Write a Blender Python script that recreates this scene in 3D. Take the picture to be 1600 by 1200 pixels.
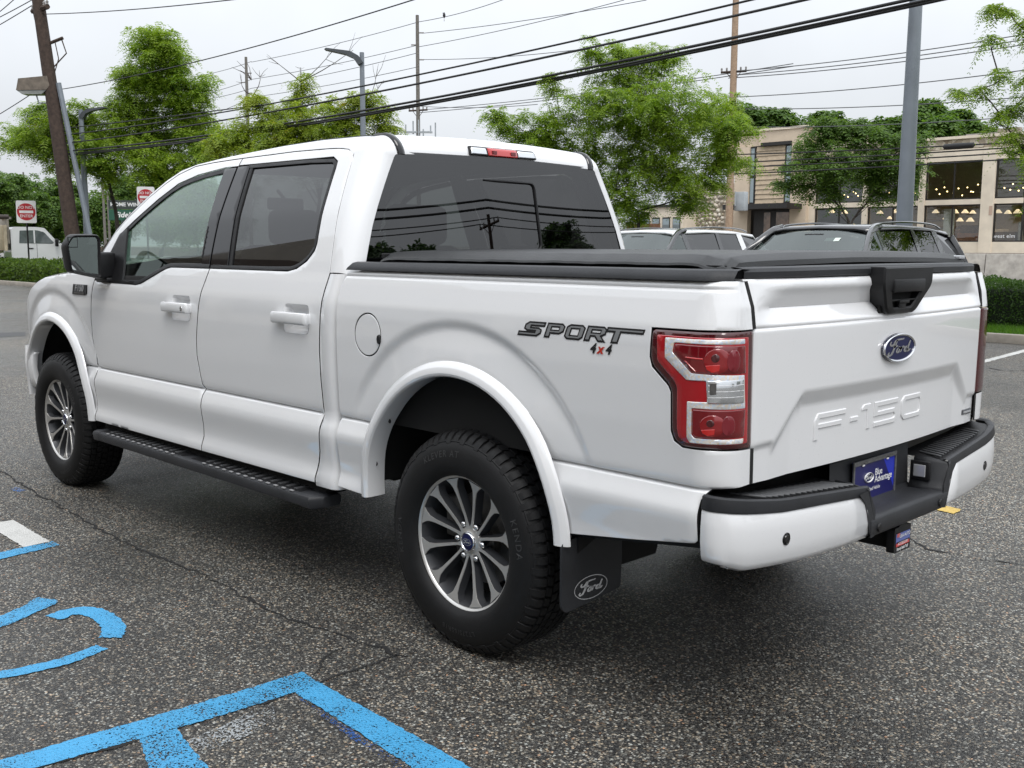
import bpy, bmesh, math, random
import numpy as np
from mathutils import Vector, Matrix
from mathutils.geometry import delaunay_2d_cdt
random.seed(7); RNG = np.random.default_rng(11)
for o in list(bpy.data.objects): bpy.data.objects.remove(o)
sc = bpy.context.scene; COL = sc.collection
R = math.radians
# ---------------------------------------------------------------- camera (truck frame: x forward, y left, z up, rear axle at x=0)
CAM = np.array([-2.700, 3.376, 1.470]); YAW, PITCH, ROLL, FPX = R(-44.64), R(-7.613), R(0.195), 1612.55
_f = np.array([math.cos(PITCH)*math.cos(YAW), math.cos(PITCH)*math.sin(YAW), math.sin(PITCH)])
_r = np.array([math.sin(YAW), -math.cos(YAW), 0]); _u = np.cross(_r, _f)
CR = math.cos(ROLL)*_r+math.sin(ROLL)*_u; CU = -math.sin(ROLL)*_r+math.cos(ROLL)*_u; CF = _f
cam = bpy.data.cameras.new('camera'); cam.sensor_width = 36; cam.lens = FPX/1600*36; cam.clip_start = .05; cam.clip_end = 4000
co = bpy.data.objects.new('camera', cam); COL.objects.link(co)
m = Matrix.Identity(4)
for i in range(3): m[i][0], m[i][1], m[i][2], m[i][3] = CR[i], CU[i], -CF[i], CAM[i]
co.matrix_world = m; sc.camera = co
# ---------------------------------------------------------------- overcast daylight
SUN_EL, SUN_AZ = R(58), R(150)          # azimuth of the veiled sun, measured from +x towards +y
w = bpy.data.worlds.new('World'); sc.world = w; w.use_nodes = True
nt = w.node_tree; nt.nodes.clear(); N = nt.nodes.new; LK = nt.links.new
out = N('ShaderNodeOutputWorld'); bg = N('ShaderNodeBackground'); bg.inputs[1].default_value = .1; LK(bg.outputs[0], out.inputs[0])
sky = N('ShaderNodeTexSky'); sky.sky_type = 'NISHITA'; sky.sun_disc = False; sky.sun_elevation = SUN_EL
sky.sun_rotation = R(90)-SUN_AZ; sky.air_density = 1.5; sky.dust_density = 4
geo = N('ShaderNodeTexCoord'); sep = N('ShaderNodeSeparateXYZ'); LK(geo.outputs['Generated'], sep.inputs[0])
ramp = N('ShaderNodeMapRange'); ramp.inputs[1].default_value = 0; ramp.inputs[2].default_value = 1      # standard overcast sky: zenith brighter than horizon
ramp.inputs[3].default_value = 1.0; ramp.inputs[4].default_value = 2.9; LK(sep.outputs[2], ramp.inputs[0])
nz = N('ShaderNodeTexNoise'); nz.inputs['Scale'].default_value = 2.2; nz.inputs['Detail'].default_value = 5; LK(geo.outputs['Generated'], nz.inputs[0])
nr = N('ShaderNodeMapRange'); nr.inputs[1].default_value = .3; nr.inputs[2].default_value = .7; nr.inputs[3].default_value = .88; nr.inputs[4].default_value = 1.12; LK(nz.outputs[0], nr.inputs[0])
mul = N('ShaderNodeMath'); mul.operation = 'MULTIPLY'; LK(ramp.outputs[0], mul.inputs[0]); LK(nr.outputs[0], mul.inputs[1])
cl = N('ShaderNodeVectorMath'); cl.operation = 'SCALE'; cl.inputs[0].default_value = (5.75, 6.0, 6.35); LK(mul.outputs[0], cl.inputs['Scale'])
mx = N('ShaderNodeMix'); mx.data_type = 'RGBA'; mx.inputs[0].default_value = .94
LK(sky.outputs[0], mx.inputs[6]); LK(cl.outputs[0], mx.inputs[7]); LK(mx.outputs[2], bg.inputs[0])
sl = bpy.data.lights.new('sun', 'SUN'); sl.energy = 1.5; sl.angle = R(28); sl.color = (1, .97, .93)
so = bpy.data.objects.new('sun', sl); COL.objects.link(so)
sd = Vector((math.cos(SUN_EL)*math.cos(SUN_AZ), math.cos(SUN_EL)*math.sin(SUN_AZ), math.sin(SUN_EL)))
so.rotation_euler = sd.to_track_quat('Z', 'Y').to_euler(); so.location = (0, 0, 30)
vs = sc.view_settings; vs.view_transform = 'Standard'; vs.look = 'None'; vs.gamma = 1; vs.use_curve_mapping = False; vs.exposure = 0.24
# ---------------------------------------------------------------- helpers
def ray(px, py): return CF+CR*(px-800)/FPX+CU*(600-py)/FPX
def at(px, py, D): return CAM+ray(px, py)*D                      # surveyed point: sight line and distance
def gnd(px, D):                                                  # foot of a thing at that bearing and distance
    p = at(px, 384, D); return np.array([p[0], p[1], 0.])
def zat(px, py, D): return float(at(px, py, D)[2])

def mobj(name, V, F, mat=None, parent=None, smooth=None, fm=None, mats=None):
    me = bpy.data.meshes.new(name); V = np.asarray(V, float)
    me.from_pydata([tuple(v) for v in V] if len(V) < 200000 else V.tolist(), [], F if isinstance(F, list) else F.tolist())
    for mm in (mats or ([mat] if mat else [])): me.materials.append(mm)
    if fm is not None: me.polygons.foreach_set('material_index', np.asarray(fm, np.int32))
    if smooth is not None:
        me.polygons.foreach_set('use_smooth', [True]*len(me.polygons))
        if smooth < 179: me.set_sharp_from_angle(angle=R(smooth))
    me.update(); o = bpy.data.objects.new(name, me); COL.objects.link(o)
    if parent: o.parent = parent
    return o
def empty(name, loc=(0, 0, 0), rz=0, label=None, cat=None, group=None):
    o = bpy.data.objects.new(name, None); COL.objects.link(o); o.location = loc; o.rotation_euler = (0, 0, rz); o.empty_display_size = .2
    return tag(o, label, cat, group)
def tag(o, label=None, cat=None, group=None, kind=None):
    for k, v in (('label', label), ('category', cat), ('group', group), ('kind', kind)):
        if v: o[k] = v
    return o
class MB:
    """collects shapes for one mesh"""
    def __init__(s): s.v = []; s.f = []; s.m = []
    def add(s, V, F, m=0):
        b = len(s.v); s.v += [tuple(map(float, p)) for p in V]; s.f += [[i+b for i in f] for f in F]; s.m += [m]*len(F); return s
    def box(s, c, d, M=None, m=0, bev=0):
        hx, hy, hz = [x/2 for x in d]; c = np.array(c, float)
        if bev <= 0:
            V = np.array([(x, y, z) for x in (-hx, hx) for y in (-hy, hy) for z in (-hz, hz)])
            F = [(0, 1, 3, 2), (4, 6, 7, 5), (0, 4, 5, 1), (2, 3, 7, 6), (0, 2, 6, 4), (1, 5, 7, 3)]
        else:
            V, F = bevbox(hx, hy, hz, bev)
        if M is not None: V = V@np.array(M).T
        return s.add(V+c, F, m)
    def tube(s, P, r, n=8, m=0, cap=True):
        V, F = tube(P, r, n, cap); return s.add(V, F, m)
    def lathe(s, prof, n=24, c=(0, 0, 0), axis=2, m=0):
        V, F = lathe(prof, n, axis); return s.add(np.array(V)+np.array(c, float), F, m)
    def prism(s, poly, z0, z1, M=None, c=(0, 0, 0), m=0):
        V, F = prism(poly, z0, z1)
        if M is not None: V = V@np.array(M).T
        return s.add(V+np.array(c, float), F, m)
    def build(s, name, mat=None, parent=None, smooth=None, mats=None):
        return mobj(name, s.v, s.f, mat, parent, smooth, s.m if mats else None, mats)
def bevbox(hx, hy, hz, b):
    b = min(b, .45*2*min(hx, hy, hz)/1.0)
    bm = bmesh.new(); bmesh.ops.create_cube(bm, size=1)
    for v in bm.verts: v.co = (v.co.x*2*hx, v.co.y*2*hy, v.co.z*2*hz)
    bmesh.ops.bevel(bm, geom=bm.edges[:], offset=b, segments=2, affect='EDGES', profile=.5)
    bm.verts.index_update(); V = np.array([v.co[:] for v in bm.verts]); F = [[v.index for v in f.verts] for f in bm.faces]; bm.free(); return V, F
def tube(P, r, n=8, cap=True):
    P = np.asarray(P, float); k = len(P); r = np.asarray(r, float); r = np.full(k, float(r)) if r.ndim == 0 else np.interp(np.linspace(0, 1, k), np.linspace(0, 1, len(r)), r)
    T = np.gradient(P, axis=0); T /= np.linalg.norm(T, axis=1)[:, None]+1e-12
    a = np.cross(T[0], (0, 0, 1)); a = a if np.linalg.norm(a) > 1e-3 else np.array([1., 0, 0]); V = []
    for i in range(k):
        a = a-T[i]*(a@T[i]); a /= np.linalg.norm(a); b = np.cross(T[i], a)
        for j in range(n):
            t = 2*math.pi*j/n; V.append(P[i]+r[i]*(math.cos(t)*a+math.sin(t)*b))
    F = [[i*n+j, i*n+(j+1) % n, (i+1)*n+(j+1) % n, (i+1)*n+j] for i in range(k-1) for j in range(n)]
    if cap: F += [list(range(n))[::-1], [(k-1)*n+j for j in range(n)]]
    return V, F
def lathe(prof, n=24, axis=2):
    V = []; k = len(prof)
    for (r, h) in prof:
        for j in range(n):
            t = 2*math.pi*j/n; c, s_ = r*math.cos(t), r*math.sin(t)
            V.append((c, s_, h) if axis == 2 else (c, h, s_) if axis == 1 else (h, c, s_))
    F = [[i*n+j, i*n+(j+1) % n, (i+1)*n+(j+1) % n, (i+1)*n+j] for i in range(k-1) for j in range(n)]
    if axis == 1: F = [f[::-1] for f in F]
    return V, F
def prism(poly, z0, z1):
    n = len(poly); P = np.array(poly, float)
    if area(P) < 0: P = P[::-1]
    V = np.vstack([np.c_[P, np.full(n, z0)], np.c_[P, np.full(n, z1)]])
    return V, [list(range(n))[::-1], [n+i for i in range(n)]]+[[i, (i+1) % n, n+(i+1) % n, n+i] for i in range(n)]
def area(P): P = np.asarray(P); return .5*np.sum(P[:, 0]*np.roll(P[:, 1], -1)-np.roll(P[:, 0], -1)*P[:, 1])
def resample(P, step, closed=True):
    P = [np.array(p, float) for p in P]; out = []; n = len(P)
    for i in range(n if closed else n-1):
        a, b = P[i], P[(i+1) % n]; k = max(1, int(math.ceil(np.linalg.norm(b-a)/step)))
        out += [a+(b-a)*j/k for j in range(k)]
    if not closed: out.append(P[-1])
    return np.array(out)
def rounded(P, r, n=4, skip=()):
    """round every corner of a closed polygon"""
    P = [np.array(p, float) for p in P]; out = []; k = len(P)
    for i in range(k):
        a, b, c = P[i-1], P[i], P[(i+1) % k]; rr = r[i] if hasattr(r, '__len__') else r
        u = a-b; v = c-b; lu, lv = np.linalg.norm(u), np.linalg.norm(v); t = min(rr, .45*lu, .45*lv)
        if t < 1e-5: out.append(b); continue
        p, q = b+u/lu*t, b+v/lv*t
        for j in range(n+1):
            s_ = j/n; out.append((1-s_)**2*p+2*s_*(1-s_)*b+s_**2*q)
    return out
def smoothpoly(P, it=2, closed=False):
    P = np.array(P, float)
    for _ in range(it):
        Q = []
        n = len(P)
        for i in range(n if closed else n-1):
            a, b = P[i], P[(i+1) % n]; Q += [.75*a+.25*b, .25*a+.75*b]
        if not closed: Q = [P[0]]+Q+[P[-1]]
        P = np.array(Q)
    return P
def inset(P, d):
    P = np.asarray(P, float); s_ = 1 if area(P) > 0 else -1
    e = np.roll(P, -1, 0)-P; e /= np.linalg.norm(e, axis=1)[:, None]+1e-12
    nrm = np.c_[-e[:, 1], e[:, 0]]*s_; m_ = nrm+np.roll(nrm, 1, 0); l = np.sum(m_*m_, 1); l[l < .5] = .5
    return P+2*m_/l[:, None]*d
def inside(Q, P):
    x, y = Q[:, 0], Q[:, 1]; r = np.zeros(len(Q), bool); j = len(P)-1
    for i in range(len(P)):
        xi, yi = P[i]; xj, yj = P[j]
        if yi != yj: r ^= ((yi > y) != (yj > y)) & (x < (xj-xi)*(y-yi)/(yj-yi)+xi)
        j = i
    return r
def edist(Q, P):
    d = np.full(len(Q), 9e9); n = len(P)
    for i in range(n):
        a = P[i]; b = P[(i+1) % n]; ab = b-a; t = np.clip(((Q-a)@ab)/(ab@ab+1e-15), 0, 1)
        d = np.minimum(d, np.linalg.norm(Q-(a+t[:, None]*ab), axis=1))
    return d
def cdt(poly, holes=(), us=None, vs_=None, step=.03):
    loops = [np.asarray(poly, float)]+[np.asarray(h, float) for h in holes]
    lo, hi = loops[0].min(0), loops[0].max(0)
    us = np.arange(lo[0], hi[0], step) if us is None else us; vs_ = np.arange(lo[1], hi[1], step) if vs_ is None else vs_
    U, W = np.meshgrid(us, vs_); Q = np.c_[U.ravel(), W.ravel()]; ok = inside(Q, loops[0])
    for h in loops[1:]: ok &= ~inside(Q, h)
    Q = Q[ok]
    for h in loops: 
        if len(Q): Q = Q[edist(Q, h) > .25*step]
    A = []; E = []
    for h in loops:
        b = len(A); A += [Vector(p) for p in h]; E += [(b+i, b+(i+1) % len(h)) for i in range(len(h))]
    A += [Vector(q) for q in Q]
    r = delaunay_2d_cdt(A, E, [], 0, 1e-7)
    V = np.array([v[:] for v in r[0]]); T = np.array([t[:] for t in r[2]]); c = V[T].mean(1); ok = inside(c, loops[0])
    for h in loops[1:]: ok &= ~inside(c, h)
    T = T[ok]; ar = [(V[t[1]]-V[t[0]])[0]*(V[t[2]]-V[t[0]])[1]-(V[t[1]]-V[t[0]])[1]*(V[t[2]]-V[t[0]])[0] for t in T]
    T = np.array([t if a_ > 0 else t[::-1] for t, a_ in zip(T, ar) if abs(a_) > 1e-12])
    return V, T, sum(len(h) for h in loops), [len(h) for h in loops]
def panel(name, poly, surf, mat, parent, step=.03, us=None, vs_=None, gap=.0036, lip=.03, roll=.004, inward=(0, -1, 0), flip=False, holes=(), mirror=False, off=0, smooth=40, lip_shade=None):
    """sheet-metal panel: outline in surface coordinates, mapped on surf(u,v), with a rolled edge"""
    P = resample(poly, step); A = inset(P, gap+roll); B = inset(P, gap)
    H = [resample(h, step) for h in holes]; HA = [inset(h, -(gap+roll)) for h in H]; HB = [inset(h, -gap) for h in H]
    V, T, nb, ls = cdt(A, HA, us, vs_, step)
    inw = np.array(inward, float)
    X = surf(V[:, 0], V[:, 1])-inw*off; vv = [X]; ff = T.tolist(); cnt = len(X); b0 = 0; fm = [0]*len(ff)
    for loop in [B]+HB:
        k = len(loop); Y0 = surf(loop[:, 0], loop[:, 1])-inw*off
        vv += [Y0+inw*roll, Y0+inw*lip]
        s_ = 1 if (area(loop) > 0) == (b0 == 0) else -1
        for i in range(k):
            j = (i+1) % k
            for p, q in ((b0, cnt), (cnt, cnt+k)):
                f = [p+i, q+i, q+j, p+j]; ff.append(f if s_ > 0 else f[::-1]); fm.append(int(p == cnt))
        cnt += 2*k; b0 += k
    V = np.vstack(vv); a_, b_, c_ = (V[T[:, i]] for i in range(3)); nn = np.cross(b_-a_, c_-a_).sum(0)
    if nn@inw > 0: ff = [f[::-1] for f in ff]                        # outside faces outwards
    kw = dict(fm=fm, mats=[mat, lip_shade]) if lip_shade else {}
    o = mobj(name, V, ff, mat, parent, smooth, **kw)
    if mirror:
        mobj(name, V*[1, -1, 1], [f[::-1] for f in ff], mat, mirror if mirror is not True else parent, smooth, **kw)
    return o
def grid(name, P, mat, parent, smooth=180, closed=False, mirror=False, flip=False, thick=0):
    """P: array (rows, cols, 3)"""
    P = np.asarray(P, float); a, b = P.shape[:2]
    F = [[i*b+j, i*b+(j+1) % b, (i+1)*b+(j+1) % b, (i+1)*b+j] for i in range(a-1) for j in range(b if closed else b-1)]
    if flip: F = [f[::-1] for f in F]
    V = P.reshape(-1, 3); o = mobj(name, V, F, mat, parent, smooth)
    if thick: sol(o, thick)
    if mirror:
        o2 = mobj(name, V*[1, -1, 1], [f[::-1] for f in F], mat, parent if mirror is True else mirror, smooth)
        if thick: sol(o2, thick)
    return o
def sol(o, t, offset=-1):
    md = o.modifiers.new('t', 'SOLIDIFY'); md.thickness = t; md.offset = offset
def mirror_y(o, parent=None):
    me = o.data.copy(); me.transform(Matrix.Diagonal((1, -1, 1, 1))); me.flip_normals()
    c = bpy.data.objects.new(o.name.split('.')[0], me); COL.objects.link(c); c.parent = parent or o.parent; c.matrix_local = o.matrix_local.copy()
    c.location.y *= -1
    for md in o.modifiers:
        n = c.modifiers.new(md.name, md.type)
        if md.type == 'SOLIDIFY': n.thickness = md.thickness; n.offset = md.offset
    return c
def copy_tree(o, parent=None):
    c = o.copy(); COL.objects.link(c)
    if parent: c.parent = parent
    for ch in list(o.children): copy_tree(ch, c)
    return c
_tc = {}
def text(s, size=1, depth=.0, shear=0, bold=0, align='CENTER', spacing=1):
    """lettering as flat/extruded mesh data, centred on the baseline height; returns V,F"""
    key = (s, shear, bold, align, spacing, depth > 0)
    if key not in _tc:
        cu = bpy.data.curves.new('t', 'FONT'); cu.body = s; cu.size = 1; cu.shear = shear; cu.offset = bold; cu.align_x = align; cu.align_y = 'CENTER'
        cu.space_character = spacing; cu.resolution_u = 3; cu.extrude = .5 if depth > 0 else 0
        o = bpy.data.objects.new('t', cu); COL.objects.link(o); dg = bpy.context.evaluated_depsgraph_get(); dg.update()
        me = o.evaluated_get(dg).to_mesh(); _tc[key] = (np.array([v.co[:] for v in me.vertices]), [list(p.vertices) for p in me.polygons])
        o.evaluated_get(dg).to_mesh_clear(); bpy.data.objects.remove(o); bpy.data.curves.remove(cu)
    V, F = _tc[key]; return V*np.array([size, size, depth or 1]), [f[:] for f in F]
def put(V, o, ex, ey, ez=None):
    ex = np.array(ex, float); ey = np.array(ey, float); ez = np.cross(ex, ey) if ez is None else np.array(ez, float)
    V = np.asarray(V, float); return np.array(o, float)+V[:, :1]*ex+V[:, 1:2]*ey+V[:, 2:3]*ez
def sstep(a, b, x): t = np.clip((np.asarray(x, float)-a)/(b-a), 0, 1); return t*t*(3-2*t)
# ---------------------------------------------------------------- materials
class Mt:
    def __init__(s, name):
        s.m = bpy.data.materials.new(name); s.m.use_nodes = True; s.t = s.m.node_tree; s.b = s.t.nodes['Principled BSDF']; s.o = s.t.nodes['Material Output']
    def n(s, t, **k):
        x = s.t.nodes.new(t)
        for a, v in k.items(): setattr(x, a, v)
        return x
    def l(s, a, b): s.t.links.new(a, b)
    def set(s, **k):
        for a, v in k.items():
            i = s.b.inputs[{'col': 'Base Color', 'rough': 'Roughness', 'metal': 'Metallic', 'coat': 'Coat Weight', 'coatr': 'Coat Roughness', 'ior': 'IOR', 'spec': 'Specular IOR Level', 'trans': 'Transmission Weight', 'alpha': 'Alpha', 'em': 'Emission Color', 'ems': 'Emission Strength', 'sheen': 'Sheen Weight', 'sss': 'Subsurface Weight'}[a]]
            i.default_value = (*v, 1) if hasattr(v, '__len__') and len(v) == 3 else v
        return s
    def coord(s, kind='Object', scale=None):
        c = s.n('ShaderNodeTexCoord').outputs[kind]
        if scale is not None:
            mp = s.n('ShaderNodeMapping'); mp.inputs['Scale'].default_value = scale if hasattr(scale, '__len__') else (scale,)*3; s.l(c, mp.inputs[0]); return mp.outputs[0]
        return c
    def noise(s, scale, detail=4, rough=.55, co=None, out=0):
        x = s.n('ShaderNodeTexNoise'); x.inputs['Scale'].default_value = scale; x.inputs['Detail'].default_value = detail; x.inputs['Roughness'].default_value = rough
        s.l(co if co is not None else s.coord(), x.inputs[0]); return x.outputs[out]
    def rng(s, v, a, b, c, d):
        x = s.n('ShaderNodeMapRange'); s.l(v, x.inputs[0])
        for i, q in enumerate((a, b, c, d)): x.inputs[i+1].default_value = q
        return x.outputs[0]
    def math(s, op, a, b):
        x = s.n('ShaderNodeMath', operation=op)
        for i, q in enumerate((a, b)):
            if hasattr(q, 'links'): s.l(q, x.inputs[i])
            else: x.inputs[i].default_value = q
        return x.outputs[0]
    def mix(s, f, a, b, mode='MIX'):
        x = s.n('ShaderNodeMix', data_type='RGBA', blend_type=mode)
        for i, q in ((0, f), (6, a), (7, b)):
            if hasattr(q, 'links'): s.l(q, x.inputs[i])
            else: x.inputs[i].default_value = q if i == 0 else (*q, 1)
        return x.outputs[2]
    def ramp(s, v, stops, const=False):
        x = s.n('ShaderNodeValToRGB'); s.l(v, x.inputs[0]); e = x.color_ramp.elements
        if const: x.color_ramp.interpolation = 'CONSTANT'
        while len(e) < len(stops): e.new(.5)
        for i, (p, c) in enumerate(stops): e[i].position = p; e[i].color = (*c, 1)
        return x.outputs[0]
    def bump(s, h, dist=.01, strength=1.0):
        x = s.n('ShaderNodeBump'); x.inputs['Strength'].default_value = strength; x.inputs['Distance'].default_value = dist; s.l(h, x.inputs['Height']); s.l(x.outputs[0], s.b.inputs['Normal']); return s
    def col(s, c): s.l(c, s.b.inputs['Base Color']); return s
    def rgh(s, c): s.l(c, s.b.inputs['Roughness']); return s
def simple(name, col, rough=.5, vary=.12, nscale=6, bump=0, bscale=200, **k):
    m_ = Mt(name).set(col=col, rough=rough, **k)
    if vary:
        v = m_.rng(m_.noise(nscale, 5), .3, .7, 1-vary, 1+vary); x = m_.n('ShaderNodeVectorMath', operation='SCALE'); x.inputs[0].default_value = col; m_.l(v, x.inputs['Scale']); m_.col(x.outputs[0])
    if bump: m_.bump(m_.noise(bscale, 2), bump)
    return m_.m
def glass(name, tint, ior=1.5, rough=0.0, refl=(1, 1, 1)):
    """thin pane: tinted see-through plus Fresnel mirror"""
    m_ = Mt(name); t = m_.t; t.nodes.remove(m_.b)
    tr = m_.n('ShaderNodeBsdfTransparent'); tr.inputs[0].default_value = (*tint, 1); gl = m_.n('ShaderNodeBsdfGlossy'); gl.inputs['Roughness'].default_value = rough; gl.inputs[0].default_value = (*refl, 1)
    ge = m_.n('ShaderNodeNewGeometry'); dp = m_.n('ShaderNodeVectorMath', operation='DOT_PRODUCT'); m_.l(ge.outputs['Normal'], dp.inputs[0]); m_.l(ge.outputs['Incoming'], dp.inputs[1])
    f0 = 2*((ior-1)/(ior+1))**2; q = m_.math('POWER', m_.math('SUBTRACT', 1.0, m_.math('ABSOLUTE', dp.outputs['Value'], 0)), 5.0); fr = m_.math('ADD', f0, m_.math('MULTIPLY', q, 1-f0)); mx_ = m_.n('ShaderNodeMixShader')
    m_.l(fr, mx_.inputs[0]); m_.l(tr.outputs[0], mx_.inputs[1]); m_.l(gl.outputs[0], mx_.inputs[2]); m_.l(mx_.outputs[0], m_.o.inputs[0]); return m_.m
# ================================================================ GROUND
def asphalt(name, tone=.96, scale=122, worn=0.0, bumpd=.0045):
    m_ = Mt(name); co_ = m_.coord()
    v = m_.n('ShaderNodeTexVoronoi'); v.inputs['Scale'].default_value = scale; m_.l(co_, v.inputs[0])
    v2 = m_.n('ShaderNodeTexVoronoi'); v2.inputs['Scale'].default_value = scale*2.3; m_.l(co_, v2.inputs[0])
    s_ = m_.n('ShaderNodeSeparateColor'); m_.l(v.outputs['Color'], s_.inputs[0]); s2 = m_.n('ShaderNodeSeparateColor'); m_.l(v2.outputs['Color'], s2.inputs[0])
    st = m_.ramp(s_.outputs[0], [(0, (.008, .008, .009)), (.30, (.020, .019, .019)), (.50, (.055, .053, .050)), (.66, (.13, .120, .105)), (.80, (.27, .247, .21)), (.92, (.42, .395, .35)), (1, (.54, .515, .47))])
    fine = m_.ramp(s2.outputs[1], [(0, (.010, .010, .011)), (.6, (.035, .034, .033)), (1, (.20, .19, .17))])
    stone = m_.rng(v.outputs['Distance'], .48, .68, 1, 0)
    c = m_.mix(stone, fine, st)
    tint = m_.ramp(s_.outputs[2], [(0, (.92, 1.0, 1.03)), (.5, (1, .99, .96)), (.88, (1.08, .98, .84)), (.97, (1.12, .95, .75)), (1, (1.25, .75, .5))]); c = m_.mix(1.0, c, tint, 'MULTIPLY')
    wet = m_.rng(m_.noise(.55, 5, .6, co_), .40, .60, 0, 1); big = m_.rng(m_.noise(.12, 3, .5, co_), .3, .7, .74, 1.2)
    k = m_.math('MULTIPLY', m_.rng(wet, 0, 1, 1.15*tone, .66*tone), big)
    x = m_.n('ShaderNodeVectorMath', operation='SCALE'); m_.l(c, x.inputs[0]); m_.l(k, x.inputs['Scale']); m_.col(x.outputs[0])
    m_.rgh(m_.math('ADD', m_.rng(wet, 0, 1, .60, .33), m_.rng(s_.outputs[1], 0, 1, -.10, .12)))
    h = m_.math('ADD', m_.math('MULTIPLY', stone, m_.rng(s_.outputs[1], 0, 1, .3, 1)), m_.math('MULTIPLY', m_.rng(v2.outputs['Distance'], 0, .6, 1, 0), .35))
    m_.bump(h, bumpd, .9); return m_.m
ASPH = asphalt('parking_lot_asphalt'); ROADM = asphalt('road_asphalt', 1.5, 60, bumpd=.003)
def sheet(name, P, z, mat, kind='structure', parent=None):
    o = mobj(name, [(x, y, z) for x, y in P], [list(range(len(P)))] if area(P) > 0 else [list(range(len(P)))[::-1]], mat, parent)
    if kind: o['kind'] = kind
    return o
sheet('ground', [(-1500, -1500), (1500, -1500), (1500, 1500), (-1500, 1500)], 0, ASPH)
sheet('road', [(-300, -46.2), (400, -46.2), (400, -17.6), (-300, -17.6)], .004, ROADM)
sheet('road', [(-300, -61), (400, -61), (400, -47.9), (-300, -47.9)], .004, ROADM)
# ---- paint on the asphalt
def paintm(name, col, wear=.5, edge=.06):
    m_ = Mt(name).set(col=col, rough=.55); co_ = m_.coord(); n1 = m_.noise(150, 3, .6, co_); n2 = m_.noise(2.5, 4, .6, co_)
    v = m_.n('ShaderNodeTexVoronoi'); v.inputs['Scale'].default_value = 105; m_.l(co_, v.inputs[0])
    a = m_.math('GREATER_THAN', m_.math('ADD', n1, m_.math('MULTIPLY', n2, .6)), wear); m_.l(a, m_.b.inputs['Alpha'])
    var = m_.rng(n2, .3, .7, .82, 1.1); x = m_.n('ShaderNodeVectorMath', operation='SCALE'); x.inputs[0].default_value = col; m_.l(var, x.inputs['Scale']); m_.col(x.outputs[0])
    m_.bump(m_.rng(v.outputs['Distance'], 0, .6, 1, 0), .003, .8); return m_.m
BLUEP = paintm('blue_bay_paint', (.042, .275, .51), .72); BLUED = paintm('old_blue_paint', (.015, .075, .26), .86); WHTP = paintm('white_line_paint', (.52, .52, .50), .58); WHTF = paintm('faded_white_paint', (.30, .32, .33), .86); YELP = paintm('yellow_paint', (.52, .36, .08), .66); BLUEF = paintm('blue_speck_paint', (.03, .16, .5), .78)
def ragged(P, amp=.004, step=.016):
    Q = resample(P, step); return [(x+random.gauss(0, amp), y+random.gauss(0, amp)) for x, y in Q]
def mark(name, P, mat, label, z=.004, amp=.0022): return tag(sheet(name, ragged(P, amp), z, mat, None), label, 'road marking')
mark('bay_line', [(.243, 1.488), (.128, 1.500), (.118, 1.60), (.125, 1.80), (.150, 2.02), (.185, 2.30), (.26, 2.90), (.37, 2.90), (.325, 2.55), (.275, 2.05), (.250, 1.70)], BLUEP, 'bright blue painted bay end line meeting the long line at a corner')
mark('bay_line', [(.126, 1.498), (-.15, 1.503), (-.65, 1.521), (-1.6, 1.56), (-1.6, 1.69), (-.65, 1.645), (-.15, 1.612), (.116, 1.602)], BLUEP, 'long bright blue bay line running past the rear wheel')
mark('old_bay_line', [(.10, 1.606), (-.15, 1.618), (-.65, 1.652), (-1.6, 1.70), (-1.6, 1.735), (-.65, 1.685), (-.15, 1.645), (.08, 1.615)], BLUED, 'thin dark blue older stripe peeping out beside the long bay line', .003)
mark('bay_line', [(.148, 2.00), (.0, 2.03), (-.6, 2.12), (-.6, 2.22), (-.02, 2.172), (.158, 2.115)], BLUEP, 'short wide blue stripe branching off the bay end line')
mark('chalky_line', [(.09, 1.70), (-.02, 1.76), (-.05, 1.90), (-.05, 2.03), (.05, 2.03), (.06, 1.90), (.09, 1.80)], WHTF, 'faded greyish white scuff inside the blue corner')
mark('bay_line', [(2.47, 1.49), (2.37, 1.495), (2.33, 1.79), (2.27, 2.3), (2.38, 2.3), (2.44, 1.79)], BLUEP, 'thin blue line across the end of the white stripe')
mark('white_stripe', [(3.02, 1.49), (2.452, 1.505), (2.46, 1.635), (3.02, 1.625)], WHTP, 'worn white painted stripe ending at the thin blue line')
# accessible-bay symbol: wheel arc and seat stroke
def band(P, w_):
    P = smoothpoly(np.array(P), 2); e = np.gradient(P, axis=0); e /= np.linalg.norm(e, axis=1)[:, None]; n = np.c_[-e[:, 1], e[:, 0]]; return [tuple(p) for p in P+n*w_/2]+[tuple(p) for p in (P-n*w_/2)[::-1]]
sheet_ = [band([(1.375, 1.905), (1.40, 1.83), (1.37, 1.775), (1.27, 1.755), (1.15, 1.765), (1.06, 1.795), (1.01, 1.835)], .085), band([(.945, 1.895), (.915, 1.98), (.905, 2.08), (.925, 2.20), (.96, 2.30), (1.04, 2.42), (1.2, 2.52)], .068), [(1.66, 1.855), (1.56, 1.812), (1.53, 1.84), (1.42, 2.05), (1.36, 2.3), (1.45, 2.3), (1.53, 2.06), (1.60, 1.93), (1.645, 1.895)]]
V = []; F = []
for P in sheet_:
    P = ragged(P, .003); P = P if area(P) > 0 else P[::-1]; b = len(V); V += [(x, y, .004) for x, y in P]; F.append([b+i for i in range(len(P))])
tag(mobj('wheelchair_symbol', V, F, BLUEP), 'blue curved strokes of a painted wheelchair symbol', 'road marking')
mark('paint_speck', [(3.80, 1.20), (3.68, 1.19), (3.66, 1.24), (3.78, 1.25)], BLUEF, 'tiny blue paint speck near the front wheel')
mark('yellow_mark', [(-.335, -2.315), (-.335, -2.45), (-.44, -2.43), (-.45, -2.30)], YELP, 'short yellow paint dab beyond the rear bumper')
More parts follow.
